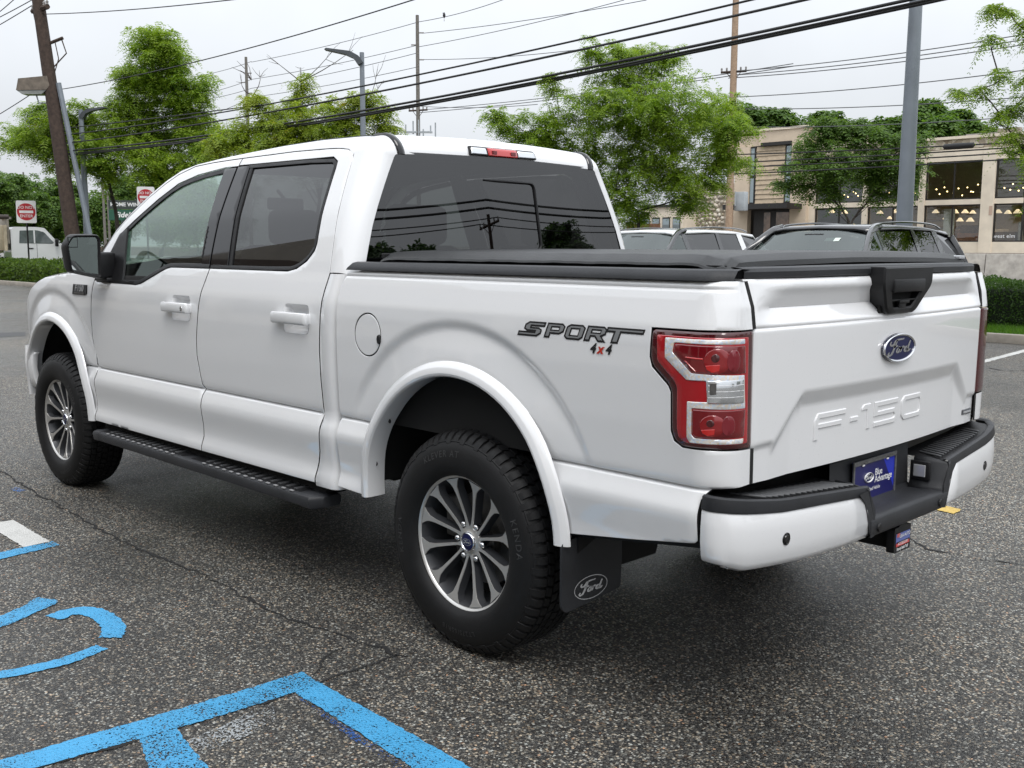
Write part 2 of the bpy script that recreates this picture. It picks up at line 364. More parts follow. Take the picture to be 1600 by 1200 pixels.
# parking lines across the lot
def gp(px, py): d = ray(px, py); t = -CAM[2]/d[2]; p = CAM+d*t; return (p[0], p[1])
a, b = gp(1500, 575), gp(1640, 538); dx_ = np.array(b)-np.array(a); nn = np.array([-dx_[1], dx_[0]])/np.linalg.norm(dx_)*.055
mark('parking_line', [tuple(np.array(a)-nn), tuple(np.array(b)-nn), tuple(np.array(b)+nn), tuple(np.array(a)+nn)], WHTP, 'thin white parking line running toward the grass strip', amp=.006)
# ---- cracks and patches: narrow jagged grooves filled with dirt
CRK = simple('crack_fill', (.008, .008, .008), .9, .3, 30)
def crack(pts, w0, label):
    P = resample([np.array(p) for p in pts], .05, False); n = len(P); off = np.cumsum(RNG.normal(0, .006, (n, 2)), 0)*.25+RNG.normal(0, .008, (n, 2)); P = P+off
    e = np.gradient(P, axis=0); e /= np.linalg.norm(e, axis=1)[:, None]+1e-9; nn = np.c_[-e[:, 1], e[:, 0]]; w_ = w0*np.clip(RNG.normal(.7, .45, n), .12, 1.6)[:, None]
    a, b = P+nn*w_, P-nn*w_; V = [(x, y, .0025) for x, y in np.vstack([a, b])]; o = mobj('pavement_crack', V, [[i, i+1, n+i+1, n+i] for i in range(n-1)], CRK); return tag(o, label, 'crack')
crack([gp(0, 735), gp(60, 775), gp(200, 852), gp(330, 905), gp(430, 960), gp(520, 990), gp(640, 1030)], .008, 'long thin crack in the asphalt beside the truck')
crack([gp(400, 1068), gp(490, 1070), gp(560, 1045), gp(620, 1025)], .006, 'short crack near the blue corner')
crack([gp(490, 1062), gp(500, 1035), gp(530, 1015)], .004, 'small crack stub pointing away from the blue corner')
crack([(.118, 1.61), (.13, 1.80), (.155, 2.02), (.19, 2.3), (.25, 2.7)], .007, 'dark crack along the inner edge of the blue bay end line')
crack([gp(1405, 832), gp(1450, 858), gp(1520, 872), gp(1600, 882), gp(1700, 890)], .010, 'crack in the asphalt running away behind the hitch cover')
crack([gp(1545, 575), gp(1570, 580), gp(1640, 578)], .014, 'short crack in the lot near the white parking line')
m_ = simple('tar_patch', (.022, .022, .023), .55, .25, 12)
sheet('tar_seam', [gp(-30, 529), gp(40, 525), gp(40, 519), gp(-30, 521)], .003, m_)
# ---- islands with kerbs
CONC = simple('kerb_concrete', (.30, .27, .23), .85, .22, 4, .003, 90); LAWN = simple('lawn_soil', (.035, .06, .015), .95, .3, 5); MULCH = simple('mulch', (.07, .045, .03), .95, .35, 20, .01, 60)
def island(name, x0, x1, y0, y1, w_=.16, h=.14, soil=LAWN):
    o = mobj(name, [(x0+w_, y0+w_, h-.02), (x1-w_, y0+w_, h-.02), (x1-w_, y1-w_, h-.02), (x0+w_, y1-w_, h-.02)], [[0, 1, 2, 3]], soil); o['kind'] = 'structure'
    m_ = MB(); L_ = 3.0; xs = np.arange(x0, x1, L_)
    for i, x in enumerate(xs):
        xe = min(x+L_, x1)
        for yy in (y0+w_/2, y1-w_/2):
            m_ = MB(); m_.box(((x+xe)/2, yy, h/2-.02), (xe-x-.012, w_, h+.04), bev=.018); m_.build('kerb_stone', CONC, o, 40)
    for xx in (x0+w_/2, x1-w_/2):
        m_ = MB(); m_.box((xx, (y0+y1)/2, h/2-.02), (w_, y1-y0-2*w_-.01, h+.04), bev=.018); m_.build('kerb_stone', CONC, o, 40)
    return o
isl1 = island('verge', -6, 25, -17.4, -13.3); isl2 = island('verge', 31.0, 62, -15.4, -10.1)
# ================================================================ PICKUP TRUCK
def paint_mat():
    m_ = Mt('white_pearl_paint').set(col=(.735, .74, .75), rough=.4, coat=1, coatr=.015, spec=.4); m_.b.inputs['Coat IOR'].default_value = 1.75
    fl = m_.n('ShaderNodeTexVoronoi'); fl.inputs['Scale'].default_value = 160; m_.l(m_.coord(), fl.inputs[0])     # rain beads: small raised lenses
    sp = m_.n('ShaderNodeSeparateColor'); m_.l(fl.outputs['Color'], sp.inputs[0]); pick = m_.math('GREATER_THAN', sp.outputs[0], .93)
    h = m_.math('MULTIPLY', m_.rng(fl.outputs['Distance'], .12, .38, 1, 0), pick)
    x = m_.n('ShaderNodeBump'); x.inputs['Strength'].default_value = 1; x.inputs['Distance'].default_value = .0012; m_.l(h, x.inputs['Height']); m_.l(x.outputs[0], m_.b.inputs['Coat Normal'])
    return m_.m
PAINT = paint_mat()
BLK = simple('black_plastic', (.010, .010, .011), .42, .25, 8, .0006, 900, spec=.28)
BLKG = Mt('gloss_black').set(col=(.004, .004, .005), rough=.04, spec=.6).m
GREYP = simple('charcoal_plastic', (.022, .023, .026), .45, .2, 5, .0008, 700, spec=.35)
VINYL = simple('black_vinyl_cover', (.020, .021, .022), .40, .3, 3, .0012, 260, spec=.35)
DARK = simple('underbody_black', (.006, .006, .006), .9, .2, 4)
RUB = simple('tyre_rubber', (.0075, .0075, .008), .58, .25, 12, .0006, 300, spec=.32)
RUBW = simple('worn_tyre_letter', (.03, .03, .031), .5, .2)
CHROME = Mt('chrome').set(col=(.75, .76, .78), rough=.07, metal=1).m
MACH = Mt('machined_alloy').set(col=(.60, .59, .57), rough=.34, metal=.72).m
GUNM = simple('dark_grey_alloy_paint', (.10, .105, .115), .35, .1, metal=.45)
STEEL = simple('worn_steel', (.16, .155, .15), .45, .3, 20, metal=.8)
RED = Mt('red_lens').set(col=(.36, .004, .010), rough=.12, coat=1, coatr=.0, spec=.6).m
REDD = Mt('dark_red_lens').set(col=(.055, .002, .004), rough=.1, coat=1, coatr=.0).m
REDB = Mt('deep_red_lens').set(col=(.15, .002, .006), rough=.08, coat=1, coatr=.0).m
REDL = Mt('bright_red_reflector').set(col=(.46, .011, .010), rough=.15, coat=1).m
def led_mat():
    m_ = Mt('led_strip_lens').set(rough=.12, coat=1)
    c = m_.ramp(m_.n('ShaderNodeTexVoronoi').outputs['Distance'], [(0, (.7, .7, .72)), (1, (.5, .5, .5))])
    v = [n for n in m_.t.nodes if n.type == 'TEX_VORONOI'][0]; v.inputs['Scale'].default_value = 170; m_.l(m_.coord(), v.inputs[0])
    s2 = m_.n('ShaderNodeSeparateColor'); m_.l(v.outputs['Color'], s2.inputs[0])
    m_.col(m_.ramp(s2.outputs[0], [(0, (.62, .61, .60)), (.3, (.66, .56, .44)), (.5, (.66, .66, .66)), (.75, (.48, .56, .68)), (1, (.75, .75, .76))])); return m_.m
LED = led_mat()
CLEAR = Mt('clear_reflector_lens').set(col=(.62, .64, .66), rough=.1, metal=.75, coat=1).m
TINT = glass('privacy_tinted_glass', (.10, .10, .098), 1.62, 0, (.85, .85, .86))
WGL = glass('clear_window_glass', (.56, .64, .60), 1.62, 0, (.92, 1.0, .96))
MIRG = Mt('mirror_glass').set(col=(.55, .58, .57), rough=.02, metal=1).m
BLUE = simple('emblem_blue', (.006, .009, .055), .3, .1, spec=.3)
SILV = Mt('silver_print').set(col=(.62, .63, .65), rough=.25, metal=.6).m
DECAL = simple('decal_charcoal', (.012, .012, .013), .35, 0); DECG = simple('decal_grey', (.19, .195, .20), .35, 0); DECR = simple('decal_red', (.45, .03, .015), .35, 0)
WHT = simple('white_print', (.75, .75, .76), .4, 0)
INT = simple('cabin_charcoal_trim', (.045, .045, .047), .6, .2, 3); SEAT = simple('grey_seat_fabric', (.11, .11, .115), .85, .2, 3, .002, 300)

truck = empty('pickup_truck', (0, 0, 0), 0, 'white crew-cab pickup truck with black bed cover and red tail lights, wet from rain', 'pickup truck')
GAPK = dict(gap=.0040, roll=.0015, lip=.008, lip_shade=DARK)  # lips coloured dark to stand for the shade inside the panel gaps
# ---- body section
_z = np.linspace(.3, 2.1, 3601)
_yb = np.interp(_z, [.30, .42, .450, .468, .498, .548, .60, .690, .715, .772, .786, .80, .95, 1.10, 1.19, 1.245, 1.275, 1.32, 1.355, 1.372, 1.60, 1.85, 2.1],
                [.86, .92, .960, .980, .984, .968, .971, .986, .986, .962, .961, .966, .9735, .976, .974, .968, .959, .945, .934, .929, .848, .735, .60])
_k = np.exp(-.5*(np.arange(-60, 61)*.0005/.007)**2); _k /= _k.sum(); _yb = np.convolve(np.pad(_yb, 60, 'edge'), _k, 'valid')
_t = np.clip((_z-1.372)/(1.85-1.372), 0, 1); _yb = _yb+4*.009*_t*(1-_t)      # barrel of the glasshouse
def yb(z): return np.interp(z, _z, _yb)
def groove(z, z0, d=.013, w=.0045): return -d*np.exp(-((z-z0)/w)**2)
RW, FW = (0.02, .51), (3.683, .51)
def bulge(x, z):
    h = 0
    for (cx, cz) in (RW, FW):
        dz = np.maximum(z-cz, 0); r = np.hypot(x-cx, dz)
        b = np.interp(r, [.50, .565, .664, .672, .698, .704], [.008, .006, -.0125, -.013, -.001, 0]); h = h+b*sstep(.70, .98, z)
    return h
def nose(x):                                                       # plan curvature ahead of the front axle
    d = np.maximum(x-3.55, 0); return -.10*d**2-.45*np.maximum(x-4.10, 0)**2
def side(x, z):
    y = yb(z)+bulge(x, z)+groove(z, .780)+nose(x)
    return np.stack([np.broadcast_to(x, np.shape(y)), y, np.broadcast_to(z, np.shape(y))], -1)
ZR = np.array(sorted(set(np.round(np.r_[np.arange(.44, 2.0, .026), .768, .773, .777, .780, .783, .787, .792, 1.342, 1.347, 1.352, 1.357, 1.362], 4))))
XR = np.arange(-1.3, 4.6, .026)
FGAP = [(3.117, .470), (3.108, .534), (3.098, .648), (3.088, .763), (3.100, .83), (3.114, .95), (3.118, 1.06), (3.105, 1.156), (3.084, 1.262)]
RG = [(3.072, 1.33), (3.061, 1.428), (2.96, 1.541), (2.842, 1.631), (2.702, 1.725), (2.577, 1.793), (2.469, 1.839), (2.32, 1.874), (2.15, 1.884), (1.985, 1.888), (1.865, 1.890)]
MG = [(1.871, 1.85), (1.822, 1.362), (1.838, 1.297), (1.869, 1.175), (1.900, 1.02), (1.903, .94), (1.885, .85), (1.866, .780), (1.860, .70), (1.866, .60), (1.876, .473)]
TG = [(1.408, 1.895), (1.15, 1.891), (1.054, 1.887), (.985, 1.879), (.940, 1.862), (.921, 1.835), (.915, 1.80)]
BG = [(.905, 1.75), (.868, 1.56), (.832, 1.36), (.842, 1.29), (.851, 1.168), (.859, 1.04), (.857, .92), (.850, .80), (.858, .70), (.872, .62), (.897, .54), (.903, .478)]
FWT = [(1.871, 1.846), (1.994, 1.846), (2.249, 1.822), (2.426, 1.784), (2.584, 1.708), (2.821, 1.568), (2.894, 1.525), (3.046, 1.268)]
FWB = [(2.560, 1.264), (2.50, 1.272), (2.27, 1.352), (2.21, 1.362), (1.822, 1.362)]
RWB = [(1.822, 1.362), (1.15, 1.362), (1.085, 1.374), (1.02, 1.406), (.980, 1.45), (.975, 1.475), (1.022, 1.795), (1.03, 1.825), (1.075, 1.846), (1.871, 1.85)]
def pocket(cx, z=1.162): return rounded([(cx-.100, z-.056), (cx+.078, z-.056), (cx+.078, z+.058), (cx-.100, z+.058)], .022, 4)
HX = (2.055, 1.037)
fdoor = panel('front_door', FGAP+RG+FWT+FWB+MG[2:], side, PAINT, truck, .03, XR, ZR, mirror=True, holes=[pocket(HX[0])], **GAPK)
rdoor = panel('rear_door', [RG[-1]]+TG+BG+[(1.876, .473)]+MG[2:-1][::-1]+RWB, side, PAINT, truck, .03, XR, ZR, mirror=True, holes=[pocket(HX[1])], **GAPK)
for s_ in (1,):
    panel('door_seal', [(4.0, 1.06), (3.1, 1.30), (.80, 1.335), (.77, .50), (1.2, .48), (3.10, .48), (3.16, .60), (3.24, .90), (3.5, 1.05)], lambda x, z: side(x, z)-np.array([0, .0085, 0]), DARK, truck, .03, XR, ZR, gap=0, roll=.001, lip=.003, mirror=True, holes=[list(inset(np.array(pocket(h_)), -.012)) for h_ in HX])
    for P_ in (RG[1:]+TG, MG[1:], [(3.118, 1.06)]+FGAP[::-1][:3]): pass
    panel('roof_seal', [(x, z-.012) for x, z in RG[2:]+TG]+[(x+.03*(z < 1.86), z+.012+.0) for x, z in (RG[2:]+TG)[::-1]], lambda x, z: side(x, z)-np.array([0, .0085, 0]), DARK, truck, .04, gap=0, roll=.001, lip=.003, mirror=True)
    panel('pillar_seal', [(x-.014, z) for x, z in TG[-1:]+BG[:4]]+[(x+.014, z) for x, z in (TG[-1:]+BG[:4])[::-1]], lambda x, z: side(x, z)-np.array([0, .0085, 0]), DARK, truck, .04, gap=0, roll=.001, lip=.003, mirror=True)
# ---- window surrounds, pillar covers and glass
def strip_poly(P, w, closed=False):                                # band of width w on the left of an open polyline
    P = smoothpoly(P, 1); e = np.gradient(P, axis=0); e /= np.linalg.norm(e, axis=1)[:, None]; n = np.c_[-e[:, 1], e[:, 0]]
    return list(P)+list((P+n*w)[::-1])
def sidep(name, poly, mat, off, parent=None, mirror=True, lip=.012, gap=.0008, roll=.0015, step=.03, srf=None):
    return panel(name, poly, srf or side, mat, parent or truck, step, gap=gap, lip=lip, roll=roll, off=off, mirror=mirror)
sidep('window_seal', strip_poly([(1.995, 1.847), (2.249, 1.823), (2.426, 1.785), (2.584, 1.709), (2.821, 1.569), (2.895, 1.526)], -.026), BLK, -.002)
sidep('window_seal', strip_poly([(3.046, 1.266), (2.560, 1.262), (2.50, 1.270), (2.27, 1.350), (2.21, 1.360), (1.826, 1.360)], -.022), BLK, .003)
sidep('window_seal', strip_poly([(1.818, 1.360), (1.15, 1.360), (1.085, 1.372), (1.02, 1.404), (.98, 1.448), (.974, 1.475), (1.02, 1.79), (1.028, 1.823), (1.075, 1.847), (1.77, 1.851)], -.018), BLK, .001)
sidep('pillar_cover', [(1.876, 1.845), (1.992, 1.845), (1.908, 1.378), (1.829, 1.378)], BLKG, .003, gap=.002)
sidep('pillar_cover', [(1.866, 1.848), (1.757, 1.850), (1.655, 1.374), (1.819, 1.374)], BLKG, .003, gap=.002)
sidep('window_channel', [(1.757, 1.850), (1.728, 1.850), (1.628, 1.374), (1.655, 1.374)], BLK, -.001)
sidep('mirror_sail', [(2.894, 1.530), (2.815, 1.562), (2.715, 1.285), (2.60, 1.272), (3.046, 1.272)], BLK, .006)
sidep('side_window', [(1.996, 1.840), (2.249, 1.816), (2.42, 1.778), (2.58, 1.70), (2.82, 1.56), (2.86, 1.52), (2.73, 1.27), (2.56, 1.27), (2.49, 1.28), (2.24, 1.368), (1.905, 1.37)], WGL, -.010, lip=.003)
sidep('side_window', [(1.735, 1.845), (1.08, 1.84), (1.035, 1.82), (1.025, 1.79), (.985, 1.48), (.99, 1.455), (1.03, 1.412), (1.09, 1.382), (1.15, 1.37), (1.63, 1.37)], TINT, -.008, lip=.003)
vent = sidep('keyless_entry_pad', [(1.925, 1.56), (1.937, 1.56), (1.918, 1.41), (1.906, 1.41)], BLK, .006, mirror=False)
# dashes on the keypad
mb = MB()
for i in range(5):
    z = 1.43+i*.026; p = side(np.array(1.914+(z-1.41)*.1), np.array(z)); mb.box(p+np.array([0, .0075, 0]), (.005, .002, .012))
mb.build('keypad_button', simple('grey_mark', (.2, .2, .2), .4, 0), vent)
# ---- roof, rails, rear corner: one rounded shell
RC = .095
def xrear(z): return .775+(z-1.844)*.1024
def zc(x): return np.interp(x, [.7, .90, 1.0, 1.2, 1.5, 1.8, 2.1, 2.3, 2.45, 2.6], [1.915, 1.932, 1.939, 1.948, 1.953, 1.949, 1.932, 1.910, 1.885, 1.83])
def slerp(a, b, t): q = a*(1-t)+b*t; return q/np.linalg.norm(q)
NS = np.array([0, .905, .425]); NRF = np.array([0, .10, .995]); NRR = np.array([-.995, 0, .10])
_RG = np.array((RG+TG)[1:][::-1]); _RGx, _RGz = _RG[:, 0], _RG[:, 1]
def zgap(x): return np.interp(x, _RGx, _RGz)
XS = np.r_[np.arange(.93, 2.30, .05), 2.32]; NA, NR_, NB = 9, 14, 9
def ztop(x): return float(np.interp(x, [.90, 1.0, 1.3, 1.6, 1.9, 2.1, 2.32], [1.930, 1.937, 1.942, 1.936, 1.922, 1.910, 1.892]))
def roofrow(x, zlow):
    top = ztop(x); P0 = np.array([x, float(yb(zlow)), zlow]); P1 = np.array([x, float(yb(top-.012)), top-.004]); P2 = np.array([x, P1[1]-.085, top+.004])
    r = [P0, P0*.92+P1*.08]+[((1-t)**2*P0+2*t*(1-t)*P1+t*t*P2) for t in np.linspace(.12, 1, NA)]
    y0, z0 = r[-1][1], r[-1][2]; cz_ = top+.022
    for t in np.linspace(0, 1, NR_)[1:]: r.append(np.array([x, y0*(1-t), z0+(cz_-z0)*(1-(1-t)**2)]))
    return r
rows = [roofrow(x, float(zgap(x))) for x in XS]
RAIL = 2+NA
grid('roof', [r[RAIL-1:] for r in rows], PAINT, truck, mirror=True, flip=True)
grid('roof_rail', [r[:RAIL] for r in rows], PAINT, truck, mirror=True, flip=True)
# rear end of the shell
x0 = .93; base = roofrow(x0, 1.86); ZL = [1.36, 1.42, 1.50, 1.58, 1.66, 1.74, 1.80]
def gapx(z): return float(np.interp(z, [.478, .54, .62, .70, .80, .92, 1.04, 1.168, 1.29, 1.36, 1.56, 1.75, 1.80, 1.835, 1.862], [.903, .897, .872, .858, .850, .857, .859, .851, .842, .832, .868, .905, .915, .921, .940]))
def rear_arc(P, n, beta):                                           # turn a shell point round the rear edge
    z = P[2]; C = P-RC*n; xr = xrear(min(z, 1.85)); C = np.array([xr+RC, C[1], C[2]])
    return C+RC*slerp(n, NRR, beta)
def shellcols():
    cols = []
    for z in ZL: cols.append((np.array([gapx(z), float(yb(z)), z]), np.array([0, .92, .39])))
    for k, P in enumerate(base):
        n = NS if k < 2 else slerp(NS, NRF, (k-2)/(NA-1)) if k < RAIL else slerp(NRF, np.array([0, 0, 1.]), (k-RAIL+1)/(NR_-1))
        cols.append((P, n))
    return cols
grd = []
for P, n in shellcols():
    c = [P]; Q0 = rear_arc(P, n, 0)
    c += [P*(1-t)+Q0*t for t in (.5,)] + [rear_arc(P, n, b) for b in np.linspace(0, 1, NB)]
    zb = c[-1][2]; grd.append(c)
grd = np.array(grd)
S0 = len(ZL)+RAIL-1
grid('cab_rear_corner', grd[:S0+1], PAINT, truck, mirror=True)
grid('roof_rear_edge', grd[S0:], PAINT, truck, mirror=True)
ditch = [p*.5+q*.5+np.array([-.0, 0, .0]) for p, q in zip(grd[S0], grd[S0])]
nrm = [slerp(NRF, NRR, b) for b in np.r_[0, 0, np.linspace(0, 1, NB)]]
tr = []
for p, n in list(zip(ditch, nrm)):
    tr.append([p+np.array([0, .019, -.003]), p+np.array([0, .016, 0])+n*.007, p+n*.009, p+np.array([0, -.016, 0])+n*.007, p+np.array([0, -.019, -.003])])
grid('roof_channel_trim', tr, BLKG, truck, mirror=True)
pre = [[r[RAIL-1]+np.array([0, .011, -.003]), r[RAIL-1]+np.array([0, .008, .0025]), r[RAIL-1]+np.array([0, -.008, .0025]), r[RAIL-1]+np.array([0, -.011, -.003])] for r in rows]
grid('roof_channel_trim', pre, BLK, truck, mirror=True, flip=True)
# lower cab corner
zs = np.r_[np.arange(.47, 1.345, .03), 1.3555]; g = []
for z in zs:
    y = float(yb(z)+groove(z, .78)); xg = gapx(z)-.0025; r = .045; xt = .752+r
    g.append([np.array([xg, y-.02, z]), np.array([xg, y-.003, z]), np.array([xg-.003, y, z])]+[np.array([xt-r*math.sin(a), y-r*(1-math.cos(a)), z]) for a in np.linspace(0, math.pi/2, 8)]+[np.array([xt-r, y-.2, z])])
grid('cab_rear_corner', g, PAINT, truck, 60, mirror=True)
# A pillar / windscreen
g = []; ap = [(x, z) for x, z in RG[:8]]
for i, (x, z) in enumerate(ap):
    tx = np.array(ap[min(i+1, 7)])-np.array(ap[max(i-1, 0)]); tx = tx/np.linalg.norm(tx); nx = np.array([-tx[1], tx[0]]); nx = nx if nx[0] > 0 else -nx
    if i == 7: q = rows[-1][:RAIL]
    else:
        h_ = float(np.interp(i, [0, 2, 4, 5, 6, 7], [.014, .026, .036, .036, .030, .02])); P0 = np.array([x, float(yb(z)), z]); zz1 = z+nx[1]*h_; P1 = np.array([x+nx[0]*h_, float(yb(zz1)), zz1]); P2 = P1+np.array([nx[0]*.012, -.075, nx[1]*.012])
        q = [P0, P0*.92+P1*.08]+[((1-t)**2*P0+2*t*(1-t)*P1+t*t*P2) for t in np.linspace(.12, 1, NA)]
    g.append(q)
AP = np.array(g); grid('windscreen_pillar', AP, PAINT, truck, mirror=True)
ws = []
for i in range(8):
    p = AP[i, -1]; ws.append([np.array([p[0]+.26*(1-t*t)*(1-i/8.5), p[1]*t, p[2]-.004+.012*(1-t*t)]) for t in np.linspace(-1, 1, 13)])
grid('windscreen', ws, WGL, truck, flip=True)
# rear window: gently bowed pane, slider seam
def rearp(y, z): return np.stack([xrear(z)+.006-.012*(1-(y/.75)**2), y, z], -1)
edge = [(.640, 1.846), (.60, 1.862), (0, 1.872), (-.60, 1.862), (-.640, 1.846), (-.845, 1.40), (-.85, 1.34), (.85, 1.34), (.845, 1.40)]
rwg = panel('rear_window', edge, rearp, TINT, truck, .05, gap=0, lip=.004, roll=.001, inward=(1, 0, 0), flip=False)
panel('window_frit', edge, rearp, BLK, rwg, .05, gap=.0, lip=.004, roll=.001, inward=(1, 0, 0), off=-.006, holes=[[(.618, 1.832), (0, 1.846), (-.618, 1.832), (-.782, 1.41), (-.79, 1.37), (.79, 1.37), (.782, 1.41)]])
sl_ = rounded([(.143, 1.765), (-.178, 1.762), (-.205, 1.455), (.02, 1.440)], [0, .03, .03, 0], 5); P = rearp(np.array([p[0] for p in sl_]), np.array([p[1] for p in sl_]))-np.array([.001, 0, 0])
g = []
pts = resample(sl_, .03, False); rad = np.interp(np.linspace(0, 1, len(pts)), [0, .08, .7, .8, 1], [.004, .007, .007, .004, .002])
mb = MB(); mb.tube(rearp(pts[:, 0], pts[:, 1])-np.array([.002, 0, 0]), rad, 6); mb.build('slider_seam', BLK, rwg, 60)
# high brake light
def chm(y, z): return np.stack([xrear(1.85)+RC-np.sqrt(np.maximum(RC**2-np.maximum(z-1.862, 0)**2, 1e-6))-.008-.010*(1-(y/.75)**2)*0, y, z], -1)
cb = panel('high_brake_light', rounded([(.224, 1.868), (.216, 1.917), (-.200, 1.917), (-.212, 1.870)], .012), chm, BLK, truck, .02, inward=(1, 0, 0), off=.004, lip=.02, flip=False)
panel('light_lens', rounded([(.217, 1.873), (.210, 1.912), (.115, 1.912), (.112, 1.873)], .008), chm, CLEAR, cb, .02, inward=(1, 0, 0), off=.008, lip=.01)
panel('light_lens', rounded([(-.205, 1.874), (-.194, 1.912), (-.083, 1.912), (-.080, 1.873)], .008), chm, CLEAR, cb, .02, inward=(1, 0, 0), off=.008, lip=.01)
panel('light_lens', rounded([(.111, 1.870), (.114, 1.914), (-.082, 1.914), (-.079, 1.870)], .006), chm, REDL, cb, .02, inward=(1, 0, 0), off=.009, lip=.01)
mb = MB()
for s_ in (.075, -.045): mb.box(chm(np.array(s_), np.array(1.890))-np.array([.011, 0, 0]), (.004, .03, .016), bev=.001)
mb.build('lens_prism', REDB, cb)
# ---- bed side with the rear corner
AX, ABY, UL = .105, .115, .173
def bed(u, z):
    u = np.asarray(u, float); z = np.asarray(z, float); ph = np.clip((u-.99)/UL, 0, 1)*math.pi/2; x = -np.minimum(u, .99)-AX*np.sin(ph)
    x = x+np.interp(z, [1.235, 1.30, 1.378], [0, .008, .032])*sstep(1.0, 1.19, u)
    y = yb(np.minimum(z, 1.372))-np.maximum(z-1.366, 0)*1.3+bulge(-u, z)+groove(z, .780)*(1-sstep(1.10, 1.16, u))+groove(z, 1.350, .005, .004)-ABY*(1-np.cos(ph))-np.maximum(u-.99-UL, 0)
    tgt = np.maximum(.826-(1.1-z)*.02, .80); k = sstep(1.06, 1.2, u); y = y*(1-k)+k*(tgt+(yb(1.1)-ABY-.035-.826)*0+np.maximum(1.198-u, 0))
    return np.stack([x, y, z], -1)
def arch(cx, cz, r, a0, a1, n=30): return [(cx+r*math.cos(a), cz+r*math.sin(a)) for a in np.linspace(a0, a1, n)]
ARF = [(.528, .485), (.524, .51)]+arch(RW[0], RW[1], .507, 0.02, math.pi-.02)+[(-.487, .51), (-.492, .53)]
LIGHT = [(.847, 1.231), (1.199, 1.233), (1.199, .895), (1.057, .900), (.965, .900), (.938, .915), (.927, .94), (.925, 1.055), (.915, 1.075), (.855, 1.125), (.846, 1.15)]
bp_ = [(-x, z) for x, z in ARF]                                   # to u = -x
out_ = [(-.738, .492)]+bp_+[(.50, .545), (.56, .552), (.8, .585), (1.02, .62), (1.03, .63), (1.033, .75), (1.05, .777), (1.20, .783), (1.20, .893)]
out_ += [(1.199, .893)]+[(u, z) for u, z in [(1.057, .898), (.965, .898), (.936, .913), (.925, .94), (.923, 1.054), (.913, 1.073), (.853, 1.123), (.844, 1.15), (.845, 1.233), (1.199, 1.235)]]
out_ += [(1.199, 1.30), (1.196, 1.376), (-.715, 1.378), (-.738, 1.30)]
fuelc = [(-.528+.082*math.cos(a), 1.128+.082*math.sin(a)) for a in np.linspace(0, 2*math.pi, 40)[:-1]]
UR = np.arange(-.80, 1.25, .010); ZB = np.array(sorted(set(np.round(np.r_[np.arange(.44, 1.4, .010), ZR[(ZR > .76) & (ZR < .80)], ZR[(ZR > 1.34) & (ZR < 1.37)]], 4))))
bs = panel('bed_side', out_, bed, PAINT, truck, .015, UR, ZB, flip=True, holes=[fuelc], mirror=True, gap=.003, roll=.0015, lip=.02, lip_shade=DARK)  # dark lip colour puts shade into the bed gaps
panel('fuel_pocket', [(u*1.0+(u+.528)*.25, z+(z-1.128)*.25) for u, z in fuelc], lambda u, z: bed(u, z)-np.array([0, .012, 0]), DARK, truck, .03, gap=0, roll=.001, lip=.003)
fd = panel('fuel_door', fuelc, bed, PAINT, truck, .02, flip=True, gap=.002, roll=.0015, lip=.01, lip_shade=DARK)  # dark lip colour puts shade round the fuel door
mb = MB(); mb.lathe([(0, .004), (.016, .004), (.018, 0), (.019, -.003)], 16, (0, 0, 0), 1); mb.v = [(v[0]*.55+.452, v[1]+yb(1.12)+.004, v[2]+1.115) for v in mb.v]; mb.build('finger_notch', BLK, fd, 60)
# inner liner so that gaps stay dark
mb = MB(); mb.box((.0-.16, 0, 1.05), (1.78, 1.80, .55)); mb.v = [(x, y*(1 if z < 1.2 else .955), z) for x, y, z in mb.v]; mb.build('bed_tub', DARK, truck)
mb = MB(); mb.box((3.05, .0, .70), (.30, 1.70, .5)); mb.box((2.0, 0, .62), (2.3, 1.80, .30)); mb.build('floor_pan', DARK, truck)
for s_ in (1, -1):
    mb = MB(); mb.box((1.40, s_*.90, .85), (1.02, .02, .75)); mb.box((2.48, s_*.90, .82), (1.18, .02, .70)); mb.build('door_trim', INT, truck)
# ---- wheel-arch mouldings
def flare(cx, lo_f, lo_b, bumper=False):
    path = []
    for z in np.linspace(lo_f, RW[1], 4)[:-1]: path.append((1, 0, z))
    for a in np.linspace(0, math.pi, 41): path.append((math.cos(a), math.sin(a), None))
    for z in np.linspace(RW[1], lo_b, 4)[1:]: path.append((-1, 0, z))
    prof = [(.558, -.008), (.555, .000), (.552, .003), (.537, .0145), (.533, .0165), (.514, .0195), (.506, .017), (.501, .009), (.4995, -.004), (.499, -.045), (.503, -.075)]
    G = []
    for (c, s_, z) in path:
        row = []
        for r, dy in prof:
            x = cx+r*c; zz = (RW[1]+r*s_) if z is None else z
            y = float(np.interp(zz, [.45, .58, .68, .76, .84, .95, 1.07], [.978, .984, .994, .995, .989, .986, .986])+nose(np.array(x)))+dy
            row.append((x, y, zz))
        G.append(row)
    return G
g = flare(RW[0], .487, .525); grid('wheel_arch_moulding', g, PAINT, truck, 24, mirror=True, flip=False)
g = flare(FW[0], .83, .468); grid('wheel_arch_moulding', g, PAINT, truck, 24, mirror=True, flip=False)
mb = MB()
for x, z in ((.508, .62), (.42, .80), (.10, 1.003)): mb.lathe([(0, 0), (.008, 0), (.009, -.002)], 10, (x, .958, z), 1)
mb.build('trim_clip', BLK, truck)
def well(cx):
    G = []
    for a in np.linspace(-.02 if cx < 1 else .30, math.pi+.30, 26):
        r = .55; G.append([(cx+r*math.cos(a)*1.0, y, RW[1]+.03+r*math.sin(a)) for y in (.925, .8, .55, .48)]+[(cx, .47, RW[1])])
    return G
for cx in (RW[0], FW[0]): grid('wheel_well_liner', well(cx), DARK, truck, 60, mirror=True)
